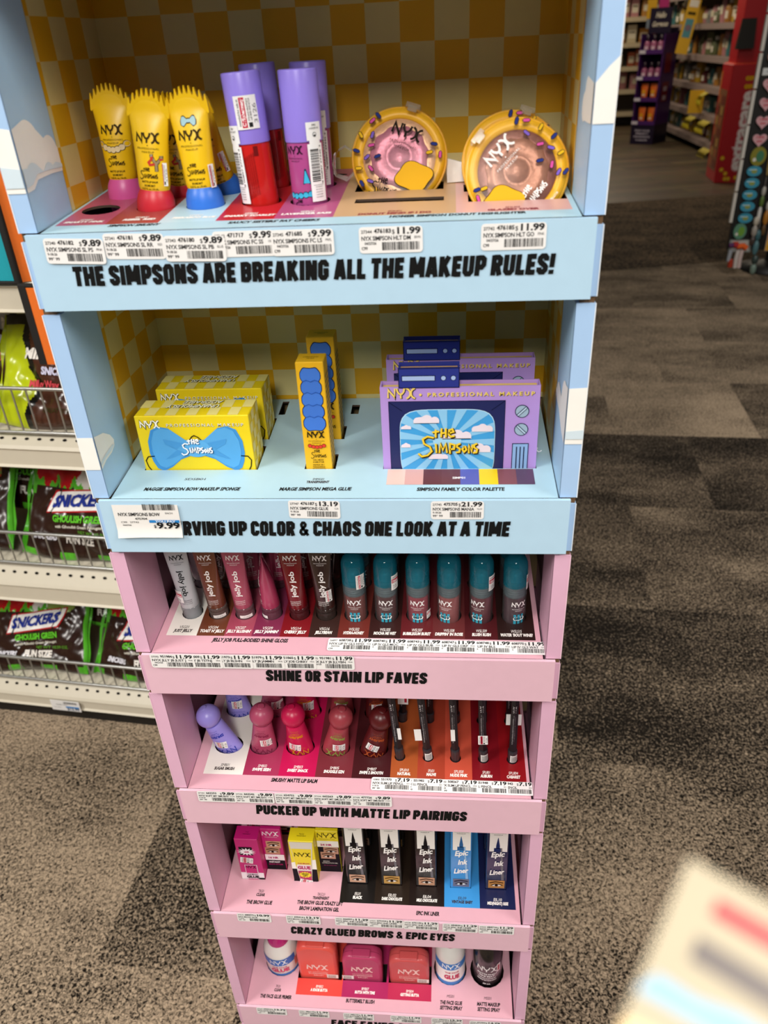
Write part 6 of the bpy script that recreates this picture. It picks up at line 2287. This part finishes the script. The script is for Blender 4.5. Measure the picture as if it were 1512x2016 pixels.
# yellow shelf fins and price strips that stick out of the aisle shelving
for i, (y, z0, h, w) in enumerate(((10.6, 1.00, .56, .14), (9.9, .41, .24, .16))):
    root = thing('shelf_sign', ('tall slanting yellow sign with a blue panel on the far aisle shelving', 'yellow display tray sign low on the far aisle shelving')[i], 'shelf sign', ((2.868, 2.944)[i], y, z0), R(-8))
    mb = MB()
    mb.box((-w / 2, 0, 0), (w / 2, .012, h), mat('#d9a91c', .5))
    mb.build('sign_board', root)
    if i == 0:
        mb = MB()
        mb.rect(-.045, .17, .045, .36, flat((0, -.002, 0)), paper('#4f8f9a'))
        mb.disc(0, .27, .034, flat((0, -.004, 0)), paper('#7a6a78'))
        mb.rect(-.05, .48, .05, .55, flat((0, -.002, 0)), paper('#e6e0d2'))
        mb.rect(-.045, .40, .045, .43, flat((0, -.002, 0)), '#4a3a10')
        mb.build('sign_print', root)
    root.rotation_euler = (0, R(9 if i == 0 else 0), R(-8))
for y, z, n in ((9.5, .345, 9), (10.1, .345, 8), (9.3, .075, 9), (9.75, .625, 5)):
    root = thing('peg_strip', 'row of yellow plastic hooks under the far aisle shelf at height %d cm' % round(z * 100), 'shelf hooks', (3.022, y, z), 0, 'yellow hooks on the far aisle shelving')
    for k in range(n):
        mb = MB()
        mb.tube([(0, k * .035, 0), (-.05, k * .035, -.03), (-.085, k * .035, -.085), (-.07, k * .035, -.12)], .008, plastic('#c9b62a', .4), 6)
        mb.build('hook', root)

# purple cardboard tower
pt = thing('display_tower', 'dark purple cardboard display tower with four lit-edge tiers, far down the aisle', 'display stand', (2.552, 10.756, 0), R(-37))
pt['label'] = 'dark purple cardboard display tower with four tiers, far down the aisle'
PUR, PURD = paper('#4a1f66'), paper('#1b0f2a')
w, d = .31, .40
PZ = [.245, .51, .745, 1.03]
mb = MB()
mb.box((-w / 2, 0, 0), (w / 2, d, .225), PURD)
mb.build('base', pt)
mb = MB()
Pp = flat((0, -.002, 0))
for i, (q, ww) in enumerate((('FIND YOUR', .20), ('PERFECT', .17), ('FRAGRANCE', .22), ('match', .16))):
    mb.text(q, Pp, 0, .150 - i * .036, .020, '#cfc6d6', width=ww, bold=.02)
mb.build('base_print', pt)
for sx in (-1, 1):
    mb = MB()
    a, b = sorted((sx * w / 2, sx * (w / 2 - .012)))
    mb.box((a, .0, .225), (b, d, 1.22), PUR)
    mb.build('side_panel', pt)
mb = MB()
mb.box((-w / 2 + .012, d - .012, .225), (w / 2 - .012, d, 1.28), PURD)
mb.build('back_panel', pt)
for z in PZ:
    mb = MB()
    mb.box((-w / 2 + .013, .002, z - .020), (w / 2 - .013, d - .013, z - .012), PUR)
    mb.box((-w / 2, -.012, z - .020), (w / 2, .0, z + .028), PUR)
    tr_ = mb.build('tray', pt)
    mb = MB()
    mb.rect(-w / 2 + .002, z - .014, -w / 2 + .085, z + .022, flat((0, -.0135, 0)), paper('#cfc8d2'))
    mb.build('price_card', tr_)
mb = MB()
mb.box((-w / 2 + .03, d * .3, 1.225), (w / 2, d * .3 + .012, 1.49), PURD)
mb.build('header', pt)
mb = MB()
Ph = flat((0, d * .3 - .002, 0))
mb.text('Hello', Ph, .01, 1.385, .060, '#d6ccb8', width=.13, bold=.03, shear=.25)
mb.text('Gorgeous', Ph, .01, 1.295, .055, '#d6ccb8', width=.20, bold=.03, shear=.25)
mb.build('header_print', pt)
mb = MB()
for z0, z1, c in ((.80, 1.01, '#7d1a26'), (.48, .70, '#7d1a26')):
    mb.rect(.08, z0, .26, z1, flat((w / 2 + .002, 0, 0), (0, 1, 0), (0, 0, 1)), paper(c))
mb.rect(.12, .50, .22, .55, flat((w / 2 + .004, 0, 0), (0, 1, 0), (0, 0, 1)), paper('#c9b9c4'))
mb.rect(.12, .60, .22, .65, flat((w / 2 + .004, 0, 0), (0, 1, 0), (0, 0, 1)), paper('#c9b9c4'))
mb.build('side_print', pt)
TM = Matrix.Translation((2.552, 10.756, 0)) @ Matrix.Rotation(R(-37), 4, 'Z')
for ti, z in enumerate(PZ):
    n = 3 if ti > 1 else 2
    for k in range(n):
        x = (-.088 + .088 * k) if n == 3 else (-.055 + .12 * k)
        mb = MB()
        if n == 3:
            root = thing('perfume_bottle', 'mauve bottle with dark cap on the %s tier of the purple tower, %s' % (('third', 'top')[ti - 2], ('left', 'middle', 'right')[k]), 'bottle', group='mauve bottles in the purple tower')
            mb.lathe([(.034, 0), (.037, .01), (.037, .105), (.026, .125), (.016, .13)], plastic('#9c5577', .3), 16)
            mb.build('body', root)
            mb = MB()
            mb.lathe([(.018, .128), (.020, .132), (.020, .185), (.014, .19)], plastic('#2a1626', .3), 14)
            mb.build('cap', root)
            mb = MB()
            mb.rect(-.024, .03, .024, .075, round_front(.037, .001), paper('#d9b9c8'), 5)
            mb.build('label', root)
        else:
            ww = .042
            root = thing('gift_pack', 'orange printed pack on the %s tier of the purple tower, %s' % (('lowest', 'second')[ti], ('left', 'right')[k]), 'packaged product', group='orange packs in the purple tower')
            mb.loft([[(ww * a * math.cos(q * PI / 8), .020 * b * math.sin(q * PI / 8), zz) for q in range(16)] for a, b, zz in ((.8, 1, 0), (.95, 1.1, .05), (1.1, .9, .14), (1.15, .15, .19))], plastic('#d8651c', .35))
            mb.build('pouch', root)
            mb = MB()
            mb.disc(0, .10, .024, flat((0, -.0235, 0)), paper('#e2a01c'))
            mb.rect(-.020, .055, .020, .075, flat((0, -.0235, 0)), paper('#e9cdb0'))
            mb.build('pouch_print', root)
        m = TM @ Matrix.Translation((x, .055, z - .0115))
        root.location, root.rotation_euler = m.to_translation(), m.to_euler()
for i, (x, c, z0) in enumerate(((-.12, '#d4a21c', 1.38), (.03, '#b0246c', 1.46))):
    root = thing('shelf_sign', ('small yellow sign with grey foot beside the purple tower header', 'small magenta sign above the purple tower header')[i], 'shelf sign')
    mb = MB()
    mb.box((-.06, 0, 0), (.06, .01, .20), mat(c, .5))
    mb.build('sign_board', root)
    mb = MB()
    mb.box((-.05, -.001, -.10), (.05, .012, 0), mat('#76808a' if i == 0 else '#6a3a9c', .5))
    mb.build('sign_foot', root)
    m = TM @ Matrix.Translation((x, d * .3 + .0132, z0))
    root.location, root.rotation_euler = m.to_translation(), m.to_euler()

# red coupon kiosk
KM = Matrix.Translation((2.599, 7.636, 0)) @ Matrix.Rotation(R(-6), 4, 'Z')
RED, REDD = mat('#b3121c', .4, var=.04), mat('#8c0d14', .45, var=.04)
ks = thing('coupon_kiosk', 'tall red coupon kiosk with vertical white lettering and yellow dots', 'kiosk', KM.to_translation(), R(-6))
mb = MB()
mb.box((0, 0, 0), (.46, .46, .985), RED, .006)
mb.build('lower_cabinet', ks)
mb = MB()
mb.box((.04, .10, .985), (.46, .46, 1.95), RED, .006)
mb.build('upper_cabinet', ks)
mb = MB()
vs = [(.005, .10, 1.10), (.15, .10, 1.10), (.15, .02, 1.10), (.005, .02, 1.10), (.03, .10, 1.33), (.15, .10, 1.33), (.15, .085, 1.33), (.03, .085, 1.33)]
mb.add(vs, [(0, 1, 2, 3), (4, 7, 6, 5), (3, 2, 6, 7), (0, 3, 7, 4), (1, 5, 6, 2)], mat('#1c1812', .3))
mb.build('scanner_hood', ks)
mb = MB()
mb.box((.02, .02, .96), (.44, .46, .990), mat('#d8502c', .4))
mb.build('top_ledge', ks)
mb = MB()
P = flat((0, -.004, 0))
P2 = flat((0, -.007, 0))
for dx, m, PP, bo in ((0, '#e2a3a8', P, .10), (0, '#f4e9e6', P2, .03)):
    mb.text('extracare', PP, .215, .44, .115, m, width=.66, bold=bo, up=True)
mb.text('coupons', P, .235, .855, .05, '#e0a818', width=.22, bold=.08)
mb.text('coupons', P, .235, .790, .05, '#e0a818', width=.22, bold=.08)
rk = random.Random(4)
for k in range(26):
    x, z = rk.uniform(.02, .44), .03 + .42 * rk.random() ** 1.7
    if not (.10 < x < .26 and z > .09):
        mb.disc(x, z, .020, P, '#dba416', n=12)
        mb.disc(x, z, .010, P2, '#f0cf4a', n=10)
mb.build('front_print', ks)
mb = MB()
Ps = lambda y, z: Vector((-.003, .46 - y, z))
mb.rect(.06, .10, .40, .78, Ps, paper('#8a5a3a'))
for k in range(14):
    mb.rect(.08 + (k % 2) * .16, .12 + (k // 2) * .09, .20 + (k % 2) * .16, .19 + (k // 2) * .09, lambda y, z: Ps(y, z) + Vector((-.003, 0, 0)), paper(('#a8603c', '#7c3a2c', '#b0864a')[k % 3]))
mb.rect(.02, .72, .08, .92, Ps, paper('#d8702c'))
mb.build('side_print', ks)

# spinner rack with magnets and cards at the right edge
SM_ = Matrix.Translation((1.745, 4.44, 0)) @ Matrix.Rotation(R(-6), 4, 'Z')
sr = thing('spinner_rack', 'black souvenir spinner rack with white edged panel at the right frame edge', 'display rack', SM_.to_translation(), R(-6))
BLK2 = mat('#0f0d0c', .5)
mb = MB()
mb.box((.012, 0, .14), (.46, .02, 1.70), BLK2)
mb.build('panel', sr)
for k in range(8):
    mb = MB()
    mb.box((-.004, -.006, .30 + k * .175), (.012, .022, .30 + k * .175 + .165), plastic('#d8d2c8', .4))
    mb.build('edge_strip', sr)
mb = MB()
mb.lathe([(.17, 0), (.17, .02), (.05, .05), (.03, .06), (.03, .15)], BLK2, 24, c=(.30, .12))
mb.box((.25, .02, .12), (.35, .14, .16), BLK2)
mb.build('base', sr)


def hang(name, label, cat, builder, x, z, group):
    root = thing(name, label, cat, group=group)
    builder(root)
    m = SM_ @ Matrix.Translation((x, -.006, z))
    root.location, root.rotation_euler = m.to_translation(), m.to_euler()
    return root


def outline(fn, th, m, n=28):
    mb = MB()
    pts = [fn(2 * PI * i / n) for i in range(n)]
    mb.poly(pts, flat((0, -th, 0)), m)
    mb.add([(x, -th, z) for x, z in pts] + [(x, 0, z) for x, z in pts], [((i + 1) % n, i, n + i, n + (i + 1) % n) for i in range(n)], m, True)
    return mb


heart = lambda s: lambda t: (s * 16 * math.sin(t) ** 3 / 17, s * (13 * math.cos(t) - 5 * math.cos(2 * t) - 2 * math.cos(3 * t) - math.cos(4 * t)) / 17)
oval = lambda a, b: lambda t: (a * math.cos(t), b * math.sin(t))
for k in range(4):
    def f(root):
        outline(heart(.040), .012, plastic('#d9a5ab', .3)).build('magnet', root)
        mb = MB()
        mb.text('I love', flat((0, -.0125, 0)), 0, .008, .012, '#c23a4a', width=.04, bold=.05)
        mb.text('you', flat((0, -.0125, 0)), 0, -.012, .012, '#c23a4a', width=.028, bold=.05)
        mb.build('magnet_print', root)
    hang('heart_magnet', 'pink heart magnet, %s of the column of four on the spinner rack' % ('topmost', 'second', 'third', 'lowest')[k], 'magnet', f, .075, 1.015 - k * .090, 'pink heart magnets')
for k in range(5):
    def f(root):
        outline(oval(.040, .028), .012, plastic('#3f95b0', .25)).build('magnet', root)
        mb = MB()
        mb.disc(0, 0, .016, flat((0, -.0125, 0)), paper('#8f9a4a'), ry=.012)
        mb.rect(-.03, .006, .012, .011, flat((0, -.013, 0)), paper('#bfe0ea'))
        mb.build('magnet_print', root)
    hang('oval_magnet', 'turquoise oval magnet, %s of the column of five on the spinner rack' % ('topmost', 'second', 'third', 'fourth', 'lowest')[k], 'magnet', f, .078, .582 - k * .064, 'turquoise oval magnets')


def blob(c1, c2, a, b):
    def f(root):
        outline(oval(a, b), .014, plastic(c1, .3)).build('magnet', root)
        mb = MB()
        mb.disc(a * .2, 0, a * .5, flat((0, -.0145, 0)), paper(c2), ry=b * .6)
        mb.disc(-a * .45, -b * .35, a * .22, flat((0, -.0147, 0)), paper('#e0dcd0'), ry=b * .2)
        mb.build('magnet_print', root)
    return f


hang('scenic_magnet', 'round green and gold scenic magnet between the hearts and the ovals', 'magnet', blob('#8a8430', '#3f7a58', .042, .050), .085, .660, None)
hang('scenic_magnet', 'green and white scenic magnet below the turquoise ovals', 'magnet', blob('#5f8f76', '#6da03a', .036, .045), .062, .252, None)
hang('scenic_magnet', 'glittery rose and silver magnet, upper of two above the hearts', 'magnet', blob('#a98a7c', '#d9c9b9', .045, .036), .085, 1.270, 'glittery magnets')
hang('scenic_magnet', 'glittery rose and silver magnet, lower of two above the hearts', 'magnet', blob('#a5857a', '#d6bfae', .045, .034), .080, 1.150, 'glittery magnets')
hang('scenic_magnet', 'pink and cream magnet at the very top of the spinner rack', 'magnet', blob('#c9967f', '#c87878', .045, .050), .100, 1.400, None)


def cardf(w, h, m, extra):
    def f(root):
        mb = MB()
        mb.box((-w / 2, -.004, -h / 2), (w / 2, 0, h / 2), m)
        mb.build('card', root)
        mb = MB()
        extra(mb, flat((0, -.0045, 0)), flat((0, -.0052, 0)))
        mb.build('card_print', root)
    return f


def sunset(mb, P, P2):
    cs = ['#3a4a9a', '#5658a4', '#7a6cac', '#b98aa6', '#e0a07a', '#e8b04a', '#e2a62c']
    for i, c in enumerate(cs):
        mb.rect(-.075, .105 - (i + 1) * .03, .075, .105 - i * .03, P, paper(c))
    mb.poly([(-.035, -.095), (-.015, -.095), (-.02, -.05), (-.027, -.035), (-.032, -.05)], P2, '#17120f')
    mb.disc(-.045, -.095, .012, P2, '#e8c02c')


def lagoon(mb, P, P2):
    for i, c in enumerate(['#3a5aa6', '#3f86b4', '#4aa8a8', '#5cb89a', '#86c8a0']):
        mb.rect(-.075, .12 - (i + 1) * .048, .075, .12 - i * .048, P, paper(c))
    mb.stroke([(-.06, -.115), (-.06, -.03), (.0, -.03), (.0, -.115)], .006, P2, '#2f5a54')


def badge(mb, P, P2):
    mb.rect(-.05, -.03, .05, .03, P, paper('#b9bab4'))
    mb.rect(-.045, -.005, -.012, .025, P2, '#d8602c')
    mb.disc(.025, 0, .011, P2, '#3a3f38', ry=.010)


def stubs(mb, P, P2):
    mb.rect(-.042, -.010, .042, .012, P, paper('#d6d8d8'))
    mb.text('MAGNETS', P2, 0, -.004, .008, '#6a7a8a', width=.05)


hang('price_sign', 'small white label above the column of heart magnets', 'price tag', cardf(.088, .034, paper('#dcdcd8'), stubs), .070, 1.078, None)
hang('souvenir_card', 'silver framed badge with an orange mark below the scenic magnets', 'souvenir', cardf(.125, .072, plastic('#8f928c', .3), badge), .080, .166, None)
hang('postcard', 'postcard with an orange and violet sunset at the bottom right', 'postcard', cardf(.155, .215, paper('#d9b9a0'), sunset), .300, .145 + .10, None)
hang('postcard', 'turquoise lagoon postcard above the sunset one', 'postcard', cardf(.155, .25, paper('#9fb8b0'), lagoon), .315, .492, None)


def trinket(cols):
    def f(root):
        z = 0
        mb = MB()
        mb.tube([(0, -.010, .004), (0, -.010, .05)], .004, mat('#a9a7a4', .25, metal=.8), 6)
        mb.build('chain', root)
        mb = MB()
        for c, r, h in cols:
            mb.lathe([(r * .5, z), (r, z - h * .25), (r, z - h * .75), (r * .5, z - h)], plastic(c, .3), 10, c=(0, -max(.014, r + .003)))
            z -= h
        mb.build('charm', root)
    return f


for i, (x, z, cols, lb) in enumerate(((.150, .500, (('#b9b6ac', .012, .05), ('#5f7a3a', .012, .06), ('#e2e0da', .011, .10)), 'green and white bottle opener keychain beside the turquoise ovals'),
                                      (.140, .335, (('#c9bfae', .015, .05), ('#a8a096', .017, .06), ('#4a3f3a', .016, .05)), 'silver figure keychain below the green and white one'),
                                      (.190, .420, (('#c9c5bb', .012, .05), ('#b87a2c', .016, .08), ('#6a5030', .012, .06)), 'amber and silver keychain left of the lagoon postcard'),
                                      (.215, .640, (('#d5d2ca', .013, .06), ('#cfcac0', .019, .06), ('#2f5f48', .014, .06)), 'silver and green keychain above the amber one'),
                                      (.215, .505, (('#c9707a', .028, .05), ('#c98a96', .016, .03)), 'pink puff keychain beside the lagoon postcard'),
                                      (.150, .780, (('#c9bfa8', .011, .08), ('#a88f5c', .011, .14)), 'gold and cream keychain beside the heart magnets'),
                                      (.165, .260, (('#3f6a72', .016, .06), ('#567f86', .017, .08)), 'dark teal keychain left of the sunset postcard'),
                                      (.175, .115, (('#3a4a46', .020, .05), ('#7f9488', .018, .06)), 'dark green keychain at the foot of the spinner rack'),
                                      (.205, 1.30, (('#c9b9a5', .020, .06), ('#8a7a6a', .016, .06)), 'silver keychain near the top of the spinner rack'),
                                      (.205, 1.14, (('#d2c2b2', .020, .06), ('#b08f7c', .018, .05)), 'rose keychain beside the glittery magnets'))):
    hang('keychain', lb, 'keychain', trinket(cols), x, z, 'keychains on the spinner rack')


def plush(root):
    for nm, c, pts, r in (('plume', '#5a2a5c', ((-.045, .045), (-.02, .050)), .014), ('plume', '#b0222c', ((-.02, .050), (.005, .046)), .015), ('plume', '#e8621c', ((.0, .040), (.035, .045), (.055, .030)), .016)):
        mb = MB()
        mb.tube([(x, -.016, z) for x, z in pts], r, mat(c, .8, bump=.5, scale=150), 8)
        mb.build(nm, root)
    for x, c in ((-.030, '#a9adb4'), (.012, '#d9cfc8'), (.035, '#d9c2bd')):
        mb = MB()
        mb.tube([(x, -.014, .02), (x - .004, -.014, -.03), (x - .002, -.014, -.085 if x > 0 else -.045)], .012, plastic(c, .35), 8)
        mb.build('tassel', root)
    mb = MB()
    mb.tube([(-.022, -.014, -.035), (-.018, -.014, -.080)], .015, plastic('#b53a22', .4), 8)
    mb.build('tassel', root)


hang('plume_keychain', 'red and orange feathered keychain with white tassels at the foot of the rack', 'keychain', plush, .060, .075 + .05, None)

# ------------------------------------------------------------------ printed paper card close to the lens, on a thin floor stand
co = Vector((.12004, -.43834, 1.24066))
cx_ = Vector((.8317, -.5550, -.0192)).normalized()
cn = Vector((-.28721, -.45952, .84045)).normalized()
cy_ = cx_.cross(cn).normalized()
if cy_.z > 0:
    cy_ = -cy_
cd = thing('paper_card', 'out of focus white printed card with red and grey stripes in the near foreground', 'paper card')
mb = MB()
PC = lambda x, y: co + cx_ * x + cy_ * y - cn * (.5 * (x * x))
W_, H_ = .050, .060
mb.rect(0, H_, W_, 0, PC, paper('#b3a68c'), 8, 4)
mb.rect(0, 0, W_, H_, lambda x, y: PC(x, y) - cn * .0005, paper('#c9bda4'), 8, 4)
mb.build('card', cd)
mb = MB()
o1 = lambda x, y: PC(x, y) + cn * .0001
mb.rect(.0042, .0044, W_ - .004, .0024, o1, paper('#c8343f'), 8)
mb.rect(.0038, .0098, W_ - .004, .0070, o1, paper('#6d6460'), 8)
mb.poly([(.0002, .0155), (.0060, .0150), (.030, .0150), (.030, .0122), (.0100, .0118), (.0060, .0128), (.0015, .0128)], o1, paper('#8fb6cf'))
mb.poly([(.0002, .024), (.020, .024), (.020, .0182), (.0060, .0176), (.0002, .0185)], o1, paper('#efcf9c'))
mb.build('card_print', cd)
mb = MB()
foot = co + cx_ * .030 + cy_ * .050 - cn * .004
mb.tube([tuple(foot), (foot.x, foot.y, foot.z - .05), (foot.x, foot.y, .006)], .003, mat('#9a9894', .35, metal=.7), 8)
mb.build('pole', cd)
mb = MB()
mb.lathe([(.09, 0), (.09, .004), (.01, .010)], mat('#4a4844', .5), 24, c=(foot.x, foot.y))
mb.build('foot', cd)
